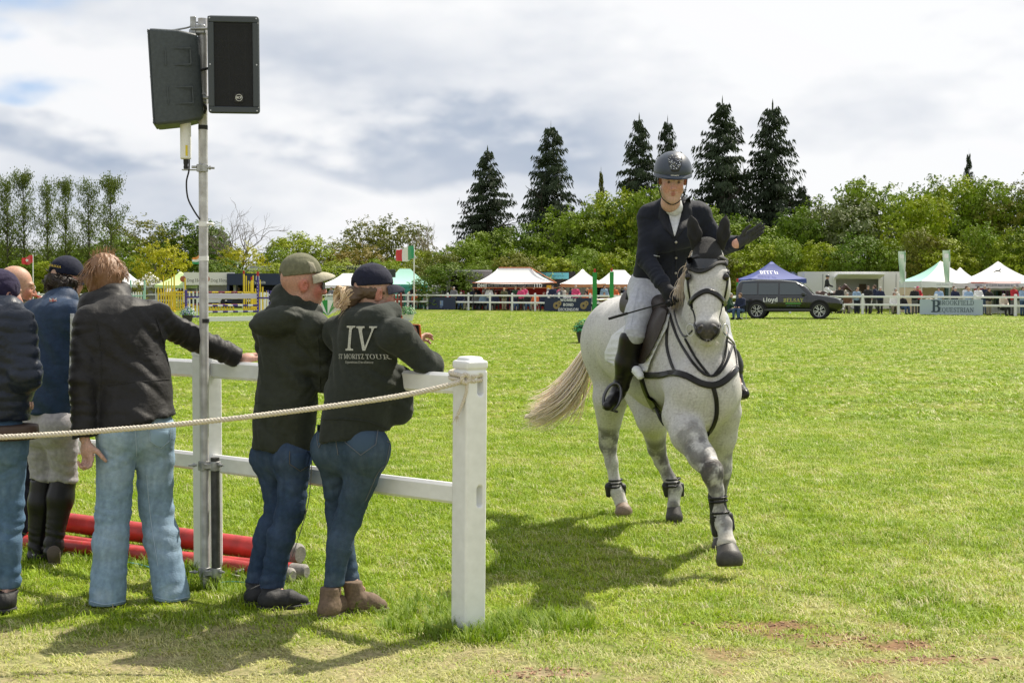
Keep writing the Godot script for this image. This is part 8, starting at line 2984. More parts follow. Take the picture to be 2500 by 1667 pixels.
	hair_cap(hair, base, [el(hc + bb.y * 0.012 - bb.z * 0.022, Vector3(0.079, 0.058, 0.084), bb, 0.02), el(hc - bb.z * 0.125 - bb.y * 0.035, Vector3(0.045, 0.052, 0.04), bb, 0.03), cut(hc + bb.z * 0.015 - bb.y * 0.02, bb.z - bb.y * 0.4)], fair, hc, bb.z)
	var lk := MB.new()
	lk.use_col = true
	var tie := hc - bb.z * 0.105 - bb.y * 0.005 - base
	for k in 34:   # loops of the bun
		var a := rng.randf() * TAU
		var r := Vector3(cos(a), sin(a), 0)
		var c := tie - bb.z * 0.04 - bb.y * 0.03 + bb.x * 0.015
		hair_lock(lk, [tie + bb.z * 0.02, c + bb.y * r.y * 0.05 + bb.x * r.x * 0.05, c + bb.y * r.x * 0.05 - bb.x * r.y * 0.045 - bb.z * 0.035, c - bb.y * r.y * 0.045 - bb.x * r.x * 0.04 - bb.z * 0.01, tie - bb.y * 0.02], 0.0034, Vector3(0.005, 0.005, 0.005), 8, Color(0.42, 0.28, 0.15), Color(0.78, 0.62, 0.42))
	for k in 40:   # combed back from the temple
		var u := rng.randf_range(-0.045, 0.04)
		hair_lock(lk, [hc - base + bb.x * 0.078 + bb.z * rng.randf_range(-0.02, 0.03) + bb.y * (0.02 + u * 0.6), hc - base + bb.x * 0.074 - bb.z * 0.05 + bb.y * u * 0.8, hc - base + bb.x * 0.05 - bb.z * 0.09 + bb.y * u * 0.5, tie], 0.0022, Vector3(0.003, 0.006, 0.003), 4, Color(0.2, 0.12, 0.06), Color(0.5, 0.35, 0.2))
	for k in 10:
		hair_lock(lk, [hc - base + bb.x * 0.07 - bb.z * 0.02 + bb.y * 0.01, hc - base - bb.z * 0.09 + bb.x * 0.06 - bb.y * 0.03, tie - bb.z * 0.08 - bb.y * 0.08 - bb.x * 0.03, tie - bb.z * 0.12 - bb.y * 0.13 - bb.x * 0.05], 0.0022, Vector3(0.014, 0.016, 0.014), 5, Color(0.4, 0.27, 0.15), Color(0.7, 0.54, 0.36))
	part("bun", lk.mesh(), vcol(mat(1, 1, 1, 0.5)), hair)
	var gl := MB.new()
	gl.tube(path([hc + bb.x * 0.083 + bb.z * 0.0 + bb.y * 0.012 - base, hc + bb.x * 0.078 + bb.z * 0.08 + bb.y * 0.012 - base], 2), PackedFloat32Array([0.003]), 5)
	gl.box(Transform3D(bb, hc + bb.z * 0.098 + bb.x * 0.04 + bb.y * 0.008 - base), Vector3(0.05, 0.036, 0.008), 0.003)
	part("sunglasses", gl.mesh(), mat(0.01, 0.01, 0.01, 0.15), pr)
	fine_print(0.1, 0.007, M.white_paint, cp[1], Transform3D(basis_to((bb.x * 0.75 - bb.z * 0.66).normalized(), bb.y), hc + bb.y * 0.065 + bb.x * 0.073 - bb.z * 0.077 - base))
	var ph := thing("mobile_phone", "orange cased phone in the hand of the woman in the hoodie", "phone", V(-0.477, 1.348, -7.15))
	var pb := MB.new()
	pb.box(Transform3D(basis_to(Vector3(0.8, 0.1, -0.6), UPV)), Vector3(0.074, 0.15, 0.011), 0.004)
	part("case", pb.mesh(), mat(0.6, 0.13, 0.02, 0.5), ph)
	var sc := MB.new()
	sc.box(Transform3D(basis_to(Vector3(0.8, 0.1, -0.6), UPV), Vector3(0.8, 0.1, -0.6).normalized() * -0.0065), Vector3(0.066, 0.14, 0.002))
	part("screen", sc.mesh(), mat(0.01, 0.01, 0.012, 0.1), ph)

func man_in_green_coat() -> void:
	var base := V(-1.206, 0, -7.161)
	var pr := thing("person", "man in khaki cap and long dark green hooded coat beside the woman in the hoodie", "person", base)
	var j := {"sl": V(-1.267, 1.409, -7.34), "sr": V(-0.984, 1.407, -7.08), "el": V(-1.272, 1.095, -7.6), "er": V(-0.929, 1.147, -7.15), "wl": V(-1.062, 1.165, -7.6), "wr": V(-0.881, 1.173, -7.45),
		"hl": V(-1.246, 0.775, -7.32), "hr": V(-1.1, 0.793, -7.16), "kl": V(-1.204, 0.473, -7.3), "kr": V(-1.116, 0.487, -7.14), "al": V(-1.323, 0.082, -7.3), "ar": V(-1.223, 0.085, -7.16), "tl": V(-1.101, 0.02, -7.2), "tr": V(-1.009, 0.025, -7.05), "neck": V(-1.119, 1.519, -7.2)}
	var hc := V(-1.061, 1.615, -7.2)
	var fwd := Vector3(0.9, -0.04, -0.36)
	var up := Vector3(0.05, 1, 0)
	var face := face_paint(hc, fwd, up, Color(0.56, 0.31, 0.23), 1.05, 0.8)
	blob("body", body_prims(j), 0.022, M.skin, pr, base, [], face, [field(head_prims(hc, fwd, up, 1.05), 0.005)])
	var wax := cloth(0.026, 0.032, 0.022, 0.72, 0.25, 5.0, 0.6)
	var jp := jacket_prims(j, {"chest": 0.182, "waist": 0.172, "hem": 0.186, "down": 0.0, "sleeve": 0.072, "flat": 0.68, "hem_flat": 0.78, "hem_dir": Vector3(0, -1, 0)})
	# folded hood on the back and a stand-up collar
	jp.append(el(V(-1.16, 1.438, -7.07), Vector3(0.15, 0.075, 0.075), Basis(Vector3(0, 0, 1), 0.2), 0.018))
	jp.append(cn(V(-1.229, 1.428, -7.12), 0.055, V(-1.314, 1.413, -7.2), 0.02, 0.02))
	jp.append(cn(V(-1.286, 1.431, -7.17), 0.025, V(-1.162, 1.51, -7.15), 0.05, 0.02))
	jp.append(cn(V(-1.151, 1.554, -7.22), 0.078, V(-1.075, 1.545, -7.2), 0.072, 0.025))
	jp.append(cn(V(-1.068, 1.528, -7.18), 0.05, V(-1, 1.485, -7.2), 0.045, 0.03))
	var folds := jacket_folds(j, 0.019)
	folds.append([V(-1.165, 1.444, -7.1), 0.15, Vector3(0.4, 0.9, 0).normalized(), 15.0, 0.016])
	folds.append([V(-0.995, 1.402, -7.05), 0.11, Vector3(0.7, 0.6, 0).normalized(), 14.0, 0.014])
	var F := blob("coat", jp, 0.0105, wax, pr, base, folds)
	skin_strap(F, [V(-1.305, 1.03, -7.1), V(-1.151, 1.027, -7), V(-0.969, 1.031, -7)], 0.002, 0.0015, pr, "seam", wax, base, 0.002)
	skin_strap(F, [V(-0.96, 1.371, -7), V(-0.95, 1.242, -7), V(-0.947, 1.092, -7)], 0.003, 0.002, pr, "seam", wax, base, 0.002)
	var wear := worn(0.038, 0.066, 0.12, j)
	var jm := mat(0.038, 0.066, 0.12, 0.85, 0.0, 0.3)
	var JF := blob("jeans", trouser_prims(j, {"thigh": 0.086, "knee": 0.067, "calf": 0.063, "ankle": 0.06, "waist": 0.13, "seat": 0.142, "bottom": 0.88, "hem_up": -0.045}), 0.0105, denim(), pr, base, trouser_folds(j, 0.009), wear)
	jeans_details(JF, pr, base, [[[V(-1.099, 0.799, -7), V(-1.034, 0.799, -7), V(-0.976, 0.799, -7)], [V(-1.101, 0.736, -7), V(-1.045, 0.734, -7), V(-0.994, 0.734, -7)], [V(-1.084, 0.704, -7), V(-1.046, 0.699, -7), V(-1.013, 0.704, -7)]]], [[V(-0.989, 0.768, -7), V(-0.999, 0.617, -7), V(-1.021, 0.487, -7), V(-1.091, 0.271, -7)]], jm, mat(0.1, 0.09, 0.08, 0.9))
	var bl := textured(mat(0.014, 0.015, 0.018, 0.7), M.tex_dirt, M.nrm_fine, 9.0, 0.6)
	shoe(pr, base, V(-1.254, 0, -7.024), V(-1.013, 0, -7.111), V(-1.219, 0.084, -7.14), bl, M.black_rubber, 0.11, 0.046)
	shoe(pr, base, V(-1.34, 0, -7.121), V(-1.121, 0, -7.211), V(-1.328, 0.082, -7.3), bl, M.black_rubber, 0.11, 0.046)
	letters("SCARPA", 0.014, M.white_paint, pr, Transform3D(Basis(UPV, 0.1), V(-1.182, 0.031, -7.02) - base), false, "lettering", 700)
	var khaki := cloth(0.17, 0.17, 0.105, 0.9, 0.2, 14.0, 0.5)
	var cp := cap(pr, base, hc + Vector3(0, 0.03, 0), fwd + UPV * 0.1, Vector3(-0.12, 1, 0.05), khaki, cloth(0.46, 0.43, 0.32, 0.9, 0.1, 14.0, 0.5))
	var bb := basis_to(fwd, up)
	var panel := cloth(0.36, 0.34, 0.25, 0.9, 0.1, 14.0, 0.5)
	drape(cp[0], [[hc + bb.y * 0.13 + bb.z * 0.02 + bb.x * 0.03, hc + bb.y * 0.125 + bb.z * 0.06 + bb.x * 0.03], [hc + bb.y * 0.1 + bb.z * 0.05 + bb.x * 0.08, hc + bb.y * 0.08 + bb.z * 0.09 + bb.x * 0.06], [hc + bb.y * 0.045 + bb.z * 0.055 + bb.x * 0.09, hc + bb.y * 0.045 + bb.z * 0.095 + bb.x * 0.07]], 0.002, "front_panel", panel, cp[1], base, 6, 5)
	var gl := thing_part("sunglasses", pr)
	var gm := MB.new()
	gm.tube(path([hc + bb.x * 0.088 - bb.z * 0.005 + bb.y * 0.018 - base, hc + bb.x * 0.082 + bb.z * 0.085 + bb.y * 0.016 - base], 2), PackedFloat32Array([0.002]), 5)
	part("frame", gm.mesh(), mat(0.3, 0.28, 0.25, 0.3, 0.8), gl)
	for s in [-1.0, 1.0]:
		var le := MB.new()
		le.box(Transform3D(bb.rotated(bb.y, s * 0.45), hc + bb.z * 0.1 + bb.x * s * 0.042 + bb.y * 0.004 - base), Vector3(0.05, 0.036, 0.004))
		part("lens", le.mesh(), mat(0.012, 0.013, 0.016, 0.45), gl)

func person_in_black_jacket() -> void:
	var base := V(-1.911, 0, -7.221)
	var pr := thing("person", "person with tousled brown hair, black jacket and pale wide jeans, one arm along the rail", "person", base)
	var j := {"sl": V(-2.157, 1.425, -7.25), "sr": V(-1.876, 1.453, -7.4), "el": V(-2.157, 1.125, -7.15), "er": V(-1.695, 1.338, -7.58), "wl": V(-2.145, 0.84, -7.1), "wr": V(-1.49, 1.224, -7.72),
		"hl": V(-2.007, 0.911, -7.2), "hr": V(-1.846, 0.908, -7.3), "kl": V(-2.039, 0.452, -7.22), "kr": V(-1.852, 0.457, -7.36), "al": V(-2.059, 0.031, -7.18), "ar": V(-1.755, 0.032, -7.28), "tl": V(-2.17, -0.047, -7.4), "tr": V(-1.783, -0.035, -7.45), "neck": V(-2.138, 1.538, -7.45)}
	var hc := V(-2.162, 1.641, -7.52)
	var fwd := Vector3(-0.62, -0.22, -0.74)
	var up := Vector3(-0.1, 0.97, -0.22)
	var face := face_paint(hc, fwd, up, Color(0.6, 0.38, 0.3), 1.0, 0.6)
	face.spots.append([V(-1.424, 1.224, -7.73), 0.1, Color(0.58, 0.3, 0.23), 0.4])
	blob("body", body_prims(j), 0.022, M.skin, pr, base, [], face, [field(head_prims(hc, fwd, up), 0.005), field(hand_prims(V(-1.476, 1.219, -7.72), Vector3(0.85, 0.12, -0.1), Vector3(0.1, -0.8, -0.4), Vector3(0, 0.5, 0.8), 0.42), 0.005), field(hand_prims(V(-2.135, 0.826, -7.1), Vector3(0.12, -1, 0.05), Vector3(0.5, 0.0, -0.8), Vector3(0.7, 0.1, 0.5), 0.8), 0.005)])
	var soft := cloth(0.0125, 0.0115, 0.0115, 0.6, 0.35, 5.0, 0.5)
	var jp := jacket_prims(j, {"chest": 0.205, "waist": 0.195, "hem": 0.218, "down": 0.0, "sleeve": 0.078, "cuff": 0.72, "flat": 0.66, "hem_flat": 0.74, "mid": V(-1.961, 1.115, -7.3), "hem_dir": Vector3(0.22, -1, 0)})
	jp.append(cn(V(-2.189, 1.516, -7.42), 0.07, V(-2.075, 1.539, -7.42), 0.085, 0.03))
	jp.append(cn(V(-2.075, 1.539, -7.42), 0.085, V(-2.056, 1.589, -7.5), 0.05, 0.03))
	jp.append(cn(V(-2.205, 1.482, -7.42), 0.06, V(-2.24, 1.538, -7.5), 0.045, 0.03))
	var folds := jacket_folds(j, 0.018)
	folds.append([V(-1.866, 1.298, -7.2), 0.2, Vector3(0.8, 0.55, 0).normalized(), 7.0, 0.011])
	folds.append([V(-2.072, 1.3, -7.15), 0.2, Vector3(0.9, -0.4, 0).normalized(), 7.0, 0.01])
	folds.append([V(-1.812, 1.015, -7.15), 0.2, Vector3(0.6, 0.8, 0).normalized(), 8.0, 0.012])
	folds.append([V(-2.102, 1.528, -7.38), 0.1, UPV, 16.0, 0.012])
	var F := blob("jacket", jp, 0.0105, soft, pr, base, folds)
	skin_strap(F, [V(-2.027, 1.117, -7.1), V(-1.907, 1.132, -7.1), V(-1.735, 1.143, -7.2)], 0.002, 0.0015, pr, "seam", soft, base, 0.002)
	skin_strap(F, [V(-1.803, 1.452, -7.2), V(-1.76, 1.32, -7.2), V(-1.751, 1.207, -7.25)], 0.002, 0.0015, pr, "seam", soft, base, 0.002)
	skin_strap(F, [V(-2.074, 1.422, -7.1), V(-2.054, 1.237, -7.1), V(-2.066, 0.953, -7.1)], 0.002, 0.0015, pr, "seam", soft, base, 0.002)
	blob("t_shirt", [cn(V(-1.946, 0.959, -7.28), 0.12, V(-1.891, 0.946, -7.3), 0.128, 0.04, Vector3(0, 0, 1), 0.85), cut(V(-1.87, 0.926, -7.2), Vector3(0, -1, 0))], 0.011, cloth(0.2, 0.4, 0.33, 0.9, 0.0, 8.0, 0.4), pr, base)
	var wear := worn(0.27, 0.385, 0.5, j)
	var jm := mat(0.27, 0.385, 0.5, 0.85, 0.0, 0.3)
	var JF := blob("jeans", trouser_prims(j, {"thigh": 0.104, "knee": 0.084, "calf": 0.085, "ankle": 0.092, "waist": 0.13, "seat": 0.16, "bottom": 0.95, "calf_back": 0.0, "hem_up": -0.03, "flat_hem": true}), 0.0105, denim(), pr, base, trouser_folds(j, 0.009), wear)
	var th := mat(0.35, 0.45, 0.55, 0.9)
	jeans_details(JF, pr, base, [[[V(-1.822, 0.899, -7.1), V(-1.768, 0.899, -7.1), V(-1.721, 0.898, -7.15)], [V(-1.816, 0.84, -7.1), V(-1.766, 0.835, -7.1), V(-1.726, 0.834, -7.15)], [V(-1.797, 0.813, -7.1), V(-1.762, 0.8, -7.1), V(-1.739, 0.808, -7.15)]]], [[V(-1.888, 0.899, -7.1), V(-1.884, 0.822, -7.1), V(-1.896, 0.755, -7.15)], [V(-1.859, 0.656, -7.2), V(-1.841, 0.433, -7.2), V(-1.806, 0.188, -7.2)]], jm, th)
	for s in [V(-2.034, 0.031, -7.1), V(-1.732, 0.031, -7.2)]:
		skin_strap(JF, [s + Vector3(-0.09, 0, 0), s + Vector3(0, -0.006, 0.05), s + Vector3(0.09, 0, 0)], 0.002, 0.0015, pr, "hem_stitch", th, base, 0.003)
	shoe(pr, base, V(-2.071, 0, -7.191), V(-2.178, 0, -7.451), V(-2.076, 0.079, -7.24), M.black_leather, M.black_rubber, 0.09, 0.045)
	shoe(pr, base, V(-1.754, 0, -7.292), V(-1.794, 0, -7.538), V(-1.765, 0.074, -7.34), M.black_leather, M.black_rubber, 0.09, 0.045)
	var bb := basis_to(fwd, up)
	var hair := thing_part("hair", pr)
	hair_cap(hair, base, [el(hc + bb.y * 0.045 - bb.z * 0.02, Vector3(0.094, 0.1, 0.108), bb, 0.03), cn(hc - bb.z * 0.07 + bb.y * 0.0, 0.07, hc - bb.z * 0.075 - bb.y * 0.055, 0.05, 0.04), cn(hc + bb.x * 0.06 - bb.y * 0.0, 0.04, hc + bb.x * 0.055 - bb.y * 0.05 - bb.z * 0.01, 0.03, 0.03), el(hc + bb.z * 0.11 - bb.y * 0.03, Vector3(0.06, 0.085, 0.05), bb, 0.02, 1)], mat(0.2, 0.1, 0.045, 0.55), hc, bb.y)
	var lk := MB.new()
	lk.use_col = true
	for k in 90:
		var a := rng.randf() * TAU
		var u := rng.randf_range(0.05, 1.0)
		var rootp := hc - base + bb.y * (0.04 + 0.105 * cos(u * 1.7)) + (bb.x * cos(a) * 0.092 + bb.z * sin(a) * 0.105) * sin(u * 1.55) - bb.z * 0.02
		var dn := (bb.x * cos(a) * 0.5 + bb.z * sin(a) * 0.5 - bb.y * (0.8 + 0.5 * u))
		hair_lock(lk, [rootp, rootp + dn * 0.03 + (bb.x * cos(a) + bb.z * sin(a)) * 0.012, rootp + dn * 0.06 + bb.x * 0.01], 0.0022, Vector3(0.008, 0.006, 0.008), 5, Color(0.13, 0.06, 0.026), Color(0.36, 0.2, 0.1))
	for k in 14:
		var p := hc - base + bb.y * 0.135 + bb.x * rng.randf_range(-0.05, 0.05) - bb.z * rng.randf_range(-0.03, 0.06)
		hair_lock(lk, [p, p + Vector3(0.0, 0.03, 0), p + Vector3(rng.randf_range(-0.02, 0.05), rng.randf_range(0.03, 0.05), 0)], 0.0016, Vector3(0.008, 0.006, 0.006), 3, Color(0.2, 0.1, 0.05), Color(0.4, 0.24, 0.12))
	part("locks", lk.mesh(), vcol(mat(1, 1, 1, 0.5)), hair)

func rider_in_navy() -> void:
	var base := V(-2.709, 0, -8.21)
	var pr := thing("person", "curly haired rider in navy cap, blue jacket and long black boots", "person", base)
	var j := {"sl": V(-2.791, 1.45, -8.32), "sr": V(-2.524, 1.452, -8.18), "el": V(-2.898, 1.136, -8.55), "er": V(-2.503, 1.165, -8.25), "wl": V(-2.804, 1.26, -8.75), "wr": V(-2.577, 1.238, -8.62),
		"hl": V(-2.773, 0.842, -8.32), "hr": V(-2.612, 0.853, -8.2), "kl": V(-2.765, 0.483, -8.36), "kr": V(-2.628, 0.511, -8.3), "al": V(-2.798, 0.066, -8.32), "ar": V(-2.674, 0.124, -8.24), "tl": V(-2.844, -0.041, -8.5), "tr": V(-2.712, -0.008, -8.4), "neck": V(-2.639, 1.531, -8.34)}
	var hc := V(-2.637, 1.644, -8.42)
	var fwd := Vector3(0.55, -0.15, -0.82)
	var up := Vector3(0.02, 1, 0)
	blob("body", body_prims(j), 0.022, M.skin, pr, base, [], face_paint(hc, fwd, up, Color(0.56, 0.35, 0.27)), [field(head_prims(hc, fwd, up, 0.98), 0.005)])
	var sh := cloth(0.012, 0.035, 0.085, 0.65, 0.3, 5.0, 0.5)
	var jp := jacket_prims(j, {"chest": 0.185, "waist": 0.178, "hem": 0.185, "down": -0.03, "sleeve": 0.075, "flat": 0.7, "hem_flat": 0.82, "hem_dir": Vector3(0, -1, 0)})
	jp.append(cn(V(-2.668, 1.519, -8.32), 0.08, V(-2.617, 1.536, -8.32), 0.08, 0.03))
	var folds := jacket_folds(j, 0.018)
	folds.append([V(-2.623, 1.086, -8.1), 0.25, Vector3(0.8, 0.5, 0).normalized(), 9.0, 0.012])
	var F := blob("jacket", jp, 0.0115, sh, pr, base, folds)
	skin_strap(F, [V(-2.507, 1.459, -8.1), V(-2.511, 1.26, -8.1), V(-2.521, 1.061, -8.1), V(-2.515, 0.937, -8.1)], 0.011, 0.002, pr, "piping", cloth(0.66, 0.67, 0.7), base, 0.003)
	# small flag badge under the collar
	var q := V(-2.615, 1.533, -8.1)
	q = lay_on(F, q, eye_line(q), 0.003)
	var fl := thing_part("flag_badge", pr)
	part("field", box_mesh(Vector3(0.042, 0.026, 0.002), 0.0, q - base), mat(0.01, 0.02, 0.12, 0.8), fl)
	var wx := MB.new()
	for s in [-1.0, 1.0]:
		wx.box(Transform3D(Basis(Vector3(0, 0, 1), s * 0.55), q - base + Vector3(0, 0, 0.002)), Vector3(0.048, 0.006, 0.001))
	wx.box(Transform3D(Basis(), q - base + Vector3(0, 0, 0.0025)), Vector3(0.042, 0.009, 0.001))
	wx.box(Transform3D(Basis(), q - base + Vector3(0, 0, 0.0025)), Vector3(0.009, 0.026, 0.0012))
	part("white_cross", wx.mesh(), M.white_paint, fl)
	var rx := MB.new()
	rx.box(Transform3D(Basis(), q - base + Vector3(0, 0, 0.004)), Vector3(0.042, 0.005, 0.001))
	rx.box(Transform3D(Basis(), q - base + Vector3(0, 0, 0.004)), Vector3(0.005, 0.026, 0.0012))
	part("red_cross", rx.mesh(), M.red_paint, fl)
	var bre := cloth(0.42, 0.4, 0.42, 0.85, 0.1, 8.0, 0.4)
	blob("breeches", trouser_prims(j, {"thigh": 0.098, "knee": 0.072, "calf": 0.068, "ankle": 0.05, "waist": 0.15, "seat": 0.162, "end": 0.12}), 0.0115, bre, pr, base, trouser_folds(j, 0.01))
	for s in ["l", "r"]:
		var k: Vector3 = j["k" + s]
		var a: Vector3 = j["a" + s]
		var t: Vector3 = j["t" + s]
		var bo := thing_part("boot", pr)
		var lift := 0.0 if s == "l" else 0.05
		var pb := [cn(k + UPV * 0.0, 0.076, k.lerp(a, 0.35), 0.075, 0.03), cn(k.lerp(a, 0.35), 0.075, a, 0.05, 0.03), cn(a, 0.05, a - UPV * 0.06 + Vector3(0, 0, 0.02), 0.048, 0.02), cn(a - UPV * 0.05, 0.048, t + UPV * 0.03, 0.04, 0.03), cut(k + UPV * 0.02, UPV + Vector3(-0.3, 0, 0.2)), cut(t + UPV * (0.0 + lift * 0.2), Vector3.DOWN)]
		blob("upper", pb, 0.009, M.black_leather, bo, base, [[a, 0.12, (UPV + Vector3(0.4, 0, 0)).normalized(), 18.0, 0.009]])
		var sp := MB.new()
		sp.tube(path([a + Vector3(-0.055, -0.02, 0.0) - base, a + Vector3(0, -0.02, 0.06) - base, a + Vector3(0.055, -0.02, 0.0) - base], 6), PackedFloat32Array([0.005]), 6)
		part("spur_strap", sp.mesh(), M.steel if s == "l" else M.black_rubber, bo)
	blob("boot_sole", [cn(V(-2.649, 0.081, -8.16), 0.04, V(-2.655, -0.003, -8.2), 0.034, 0.02, Vector3(0, 0.4, 1), 0.4)], 0.008, mat(0.08, 0.06, 0.045, 0.8), pr, base)
	var navy := cloth(0.008, 0.011, 0.03, 0.9, 0.2, 14.0, 0.4)
	var cp := cap(pr, base, hc + UPV * 0.014, fwd, Vector3(0.05, 1, 0.12), navy, navy)
	var bb := basis_to(fwd, Vector3(0.05, 1, 0.12))
	print_on(cp[0], "AUSTRALIA", 0.013, hc + bb.y * 0.075 - bb.z * 0.16, (-bb.x), bb.y, mat(0.6, 0.42, 0.05, 0.7), cp[1], base, true, 700)
	var hair := thing_part("hair", pr)
	hair_cap(hair, base, [el(hc - bb.z * 0.035 - bb.y * 0.0, Vector3(0.098, 0.05, 0.09), bb, 0.03), cn(hc - bb.z * 0.06 - bb.x * 0.05 - bb.y * 0.03, 0.045, hc - bb.z * 0.06 + bb.x * 0.05 - bb.y * 0.03, 0.045, 0.03), cut(hc + bb.z * 0.02, bb.z)], mat(0.018, 0.011, 0.008, 0.6), hc, bb.y)
	var cl := MB.new()
	cl.use_col = true
	for k in 110:
		var a := rng.randf_range(0.0, PI) + PI
		var p := hc - base + bb.x * cos(a) * 0.1 + bb.z * sin(a) * 0.1 - bb.y * rng.randf_range(-0.03, 0.06)
		var o := Vector3(rng.randfn(), rng.randfn(), rng.randfn()) * 0.012
		hair_lock(cl, [p, p + o + (bb.x * cos(a) + bb.z * sin(a)) * 0.014, p + o.rotated(UPV, 1.5) - bb.y * 0.015, p - bb.y * 0.028 + o.rotated(UPV, 3.0)], 0.0022, Vector3(0.005, 0.005, 0.005), 4, Color(0.014, 0.009, 0.007), Color(0.06, 0.035, 0.02))
	part("curls", cl.mesh(), vcol(mat(1, 1, 1, 0.5)), hair)

func person_in_puffer() -> void:
	var base := V(-2.526, 0, -7.024)
	var pr := thing("person", "person in quilted navy jacket, navy beanie and faded jeans, arms folded", "person", base)
	var j := {"sl": V(-2.719, 1.422, -7.1), "sr": V(-2.446, 1.417, -7.02), "el": V(-2.728, 1.178, -7), "er": V(-2.382, 1.176, -6.95), "wl": V(-2.681, 1.096, -7.25), "wr": V(-2.543, 1.07, -7.3),
		"hl": V(-2.673, 0.866, -7.1), "hr": V(-2.515, 0.871, -7.05), "kl": V(-2.689, 0.471, -7.1), "kr": V(-2.523, 0.453, -7.08), "al": V(-2.684, 0.075, -7.1), "ar": V(-2.527, 0.102, -7.08), "tl": V(-2.738, -0.024, -7.3), "tr": V(-2.492, 0.054, -6.9), "neck": V(-2.582, 1.493, -7.15)}
	var hc := V(-2.586, 1.563, -7.2)
	var fwd := Vector3(0.6, -0.05, -0.75)
	blob("body", body_prims(j), 0.022, M.skin, pr, base, [], face_paint(hc, fwd, UPV, Color(0.58, 0.38, 0.3)), [field(head_prims(hc, fwd, UPV), 0.006), field(hand_prims(V(-2.477, 1.05, -7.12), Vector3(0.4, -0.4, 0.5), Vector3(-0.5, -0.2, -0.6), Vector3(0, 0.8, 0.2), 0.7), 0.006)])
	var nylon := cloth(0.011, 0.018, 0.036, 0.42, 0.2, 9.0, 0.6)
	var jp := jacket_prims(j, {"chest": 0.2, "waist": 0.19, "hem": 0.19, "down": -0.04, "sleeve": 0.088, "flat": 0.72, "hem_flat": 0.8, "hem_dir": Vector3(0, -1, 0)})
	jp.append(cn(V(-2.607, 1.465, -7.12), 0.1, V(-2.521, 1.472, -7.1), 0.09, 0.03))
	jp.append(cut(V(-2.484, 0.952, -7), Vector3.DOWN))
	# quilting: even horizontal tubes round body and sleeve
	quilted("jacket", jp, 0.0095, nylon, pr, base, 0.058, 0.009)
	blob("belt_bag", [cn(V(-2.592, 0.887, -7), 0.2, V(-2.506, 0.893, -7), 0.165, 0.03, Vector3(0, 0, 1), 0.8), cut(V(-2.527, 0.93, -7), UPV), cut(V(-2.528, 0.859, -7), Vector3.DOWN)], 0.011, mat(0.05, 0.028, 0.018, 0.6), pr, base)
	var wear := worn(0.1, 0.175, 0.27, j)
	var jm := mat(0.1, 0.175, 0.27, 0.85, 0.0, 0.3)
	blob("jeans", trouser_prims(j, {"thigh": 0.1, "knee": 0.072, "calf": 0.072, "ankle": 0.058, "waist": 0.15, "seat": 0.165}), 0.0105, denim(), pr, base, trouser_folds(j, 0.01), wear)
	shoe(pr, base, V(-2.487, 0, -7.024), V(-2.545, 0, -6.967), V(-2.517, 0.104, -7.05), textured(mat(0.012, 0.012, 0.013, 0.7), M.tex_dirt, M.nrm_fine, 9.0, 0.5), mat(0.03, 0.03, 0.032, 0.8), 0.09, 0.046)
	var bb := basis_to(fwd, UPV)
	var bn := thing_part("beanie", pr)
	blob("crown", [el(hc + bb.y * 0.04 - bb.z * 0.012, Vector3(0.088, 0.098, 0.106), bb, 0.02), cut(hc - bb.y * 0.01, -bb.y + bb.z * 0.1)], 0.0065, cloth(0.022, 0.016, 0.05, 0.95, 0.5, 16.0, 0.8), bn, base, [[hc, 0.3, bb.x, 50.0, 0.003]])
	var rim := MB.new()
	var pts := PackedVector3Array()
	for k in 25:
		pts.append(hc - base + bb.x * cos(TAU * k / 24) * 0.087 + bb.z * (sin(TAU * k / 24) * 0.106 - 0.012) - bb.y * (0.008 + 0.01 * sin(TAU * k / 24)))
	rim.tube(pts, PackedFloat32Array([0.006]), 6, false)
	part("edge", rim.mesh(), cloth(0.35, 0.03, 0.06, 0.9), bn)
	hair_cap(pr, base, [el(hc - bb.z * 0.04 - bb.y * 0.03, Vector3(0.08, 0.055, 0.075), bb, 0.03), cut(hc + bb.z * 0.0, bb.z)], mat(0.12, 0.07, 0.04, 0.6), hc, bb.y)

func quilted(called: String, prims: Array, h: float, m: Material, parent: Node, base: Vector3, pitch: float, deep: float) -> void:
	var VI := nets(field(prims, h))
	var V: PackedVector3Array = VI[0]
	var I: PackedInt32Array = VI[1]
	var N := normals(V, I)
	for k in V.size():
		var p := V[k]
		var ripple := noise.get_noise_3d(p.x * 9.0, p.y * 22.0, p.z * 9.0) * 0.005
		V[k] = p + N[k] * (deep * (sqrt(absf(sin((p.y + 0.12 * p.x + 0.02 * noise.get_noise_3dv(p * 4.0)) * PI / pitch))) - 0.5) + ripple)
	N = normals(V, I)
	for k in V.size():
		V[k] -= base
	var a := []
	a.resize(Mesh.ARRAY_MAX)
	a[Mesh.ARRAY_VERTEX] = V
	a[Mesh.ARRAY_NORMAL] = N
	a[Mesh.ARRAY_INDEX] = I
	var me := ArrayMesh.new()
	me.add_surface_from_arrays(Mesh.PRIMITIVE_TRIANGLES, a)
	part(called, me, m, parent)

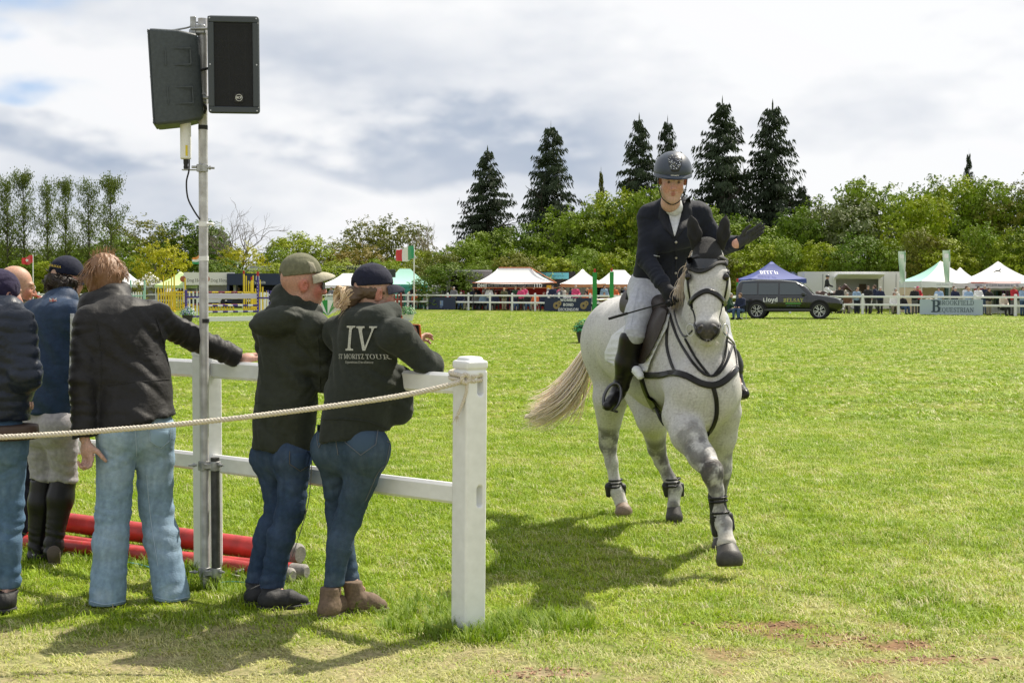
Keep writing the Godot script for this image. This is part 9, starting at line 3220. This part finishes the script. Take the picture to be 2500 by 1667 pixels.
func man_in_tweed() -> void:
	var base := V(-3.071, 0, -8.858)
	var pr := thing("person", "balding man in olive tweed jacket and glasses, chin on his hand at the rail", "person", base)
	var j := {"sl": V(-3.304, 1.372, -9.1), "sr": V(-2.975, 1.405, -8.85), "el": V(-3.201, 1.242, -9.2), "er": V(-2.972, 1.225, -8.95), "wl": V(-3.15, 1.324, -9.3), "wr": V(-3.041, 1.448, -9.05),
		"hl": V(-3.253, 0.776, -9.05), "hr": V(-3.062, 0.789, -8.9), "kl": V(-3.25, 0.357, -9.05), "kr": V(-3.075, 0.378, -8.9), "al": V(-3.254, 0.007, -9.05), "ar": V(-3.089, 0.046, -8.88), "tl": V(-3.211, -0.044, -9.1), "tr": V(-3.008, 0.024, -8.8), "neck": V(-3.145, 1.482, -9)}
	var hc := V(-3.138, 1.608, -9)
	var fwd := Vector3(0.9, -0.15, -0.35)
	var up := Vector3(0.16, 1, 0)
	blob("body", body_prims(j), 0.022, M.skin, pr, base, [], face_paint(hc, fwd, up, Color(0.6, 0.35, 0.25), 1.08, 0.7), [field(head_prims(hc, fwd, up, 1.08), 0.0055), field(hand_prims(V(-3.049, 1.437, -9.04), Vector3(0.2, 0.8, -0.2), Vector3(-0.8, 0.2, 0.1), Vector3(0, 0.2, 0.8), 1.0), 0.006)])
	var tw := cloth(0.075, 0.062, 0.036, 0.95, 0.3, 16.0, 0.7)
	var jp := jacket_prims(j, {"chest": 0.2, "waist": 0.19, "hem": 0.2, "down": 0.05, "sleeve": 0.082, "flat": 0.72})
	jp.append(cn(V(-3.177, 1.449, -8.98), 0.085, V(-3.108, 1.46, -8.98), 0.08, 0.03))
	blob("jacket", jp, 0.012, tw, pr, base, jacket_folds(j, 0.012))
	blob("jeans", trouser_prims(j, {"thigh": 0.1, "knee": 0.08, "calf": 0.078, "ankle": 0.07, "hem_up": -0.05}), 0.0125, denim(), pr, base, trouser_folds(j, 0.012), worn(0.014, 0.018, 0.03, j))
	shoe(pr, base, V(-3.067, 0, -8.768), V(-2.993, 0, -8.828), V(-3.084, 0.065, -8.88), M.black_leather, M.black_rubber, 0.1, 0.046)
	var bb := basis_to(fwd, up)
	hair_cap(pr, base, [el(hc + bb.y * 0.015 - bb.z * 0.03, Vector3(0.086, 0.065, 0.093), bb, 0.02), cut(hc + bb.z * 0.01, bb.z), cut(hc + bb.y * 0.05, bb.y), cut(hc - bb.y * 0.05, -bb.y)], mat(0.12, 0.1, 0.09, 0.8), hc, bb.y)
	var gm := MB.new()
	gm.tube(path([hc + bb.x * 0.09 - bb.z * 0.005 + bb.y * 0.018 - base, hc + bb.x * 0.086 + bb.z * 0.09 + bb.y * 0.014 - base], 2), PackedFloat32Array([0.002]), 5)
	for s in [-1.0, 1.0]:
		var pts := PackedVector3Array()
		for k in 17:
			pts.append(hc + bb.z * 0.112 + bb.x * (s * 0.036 + cos(TAU * k / 16) * 0.025) + bb.y * (0.008 + sin(TAU * k / 16) * 0.018) - base)
		gm.tube(pts, PackedFloat32Array([0.0016]), 4, false)
	part("glasses", gm.mesh(), mat(0.25, 0.24, 0.22, 0.3, 0.8), pr)
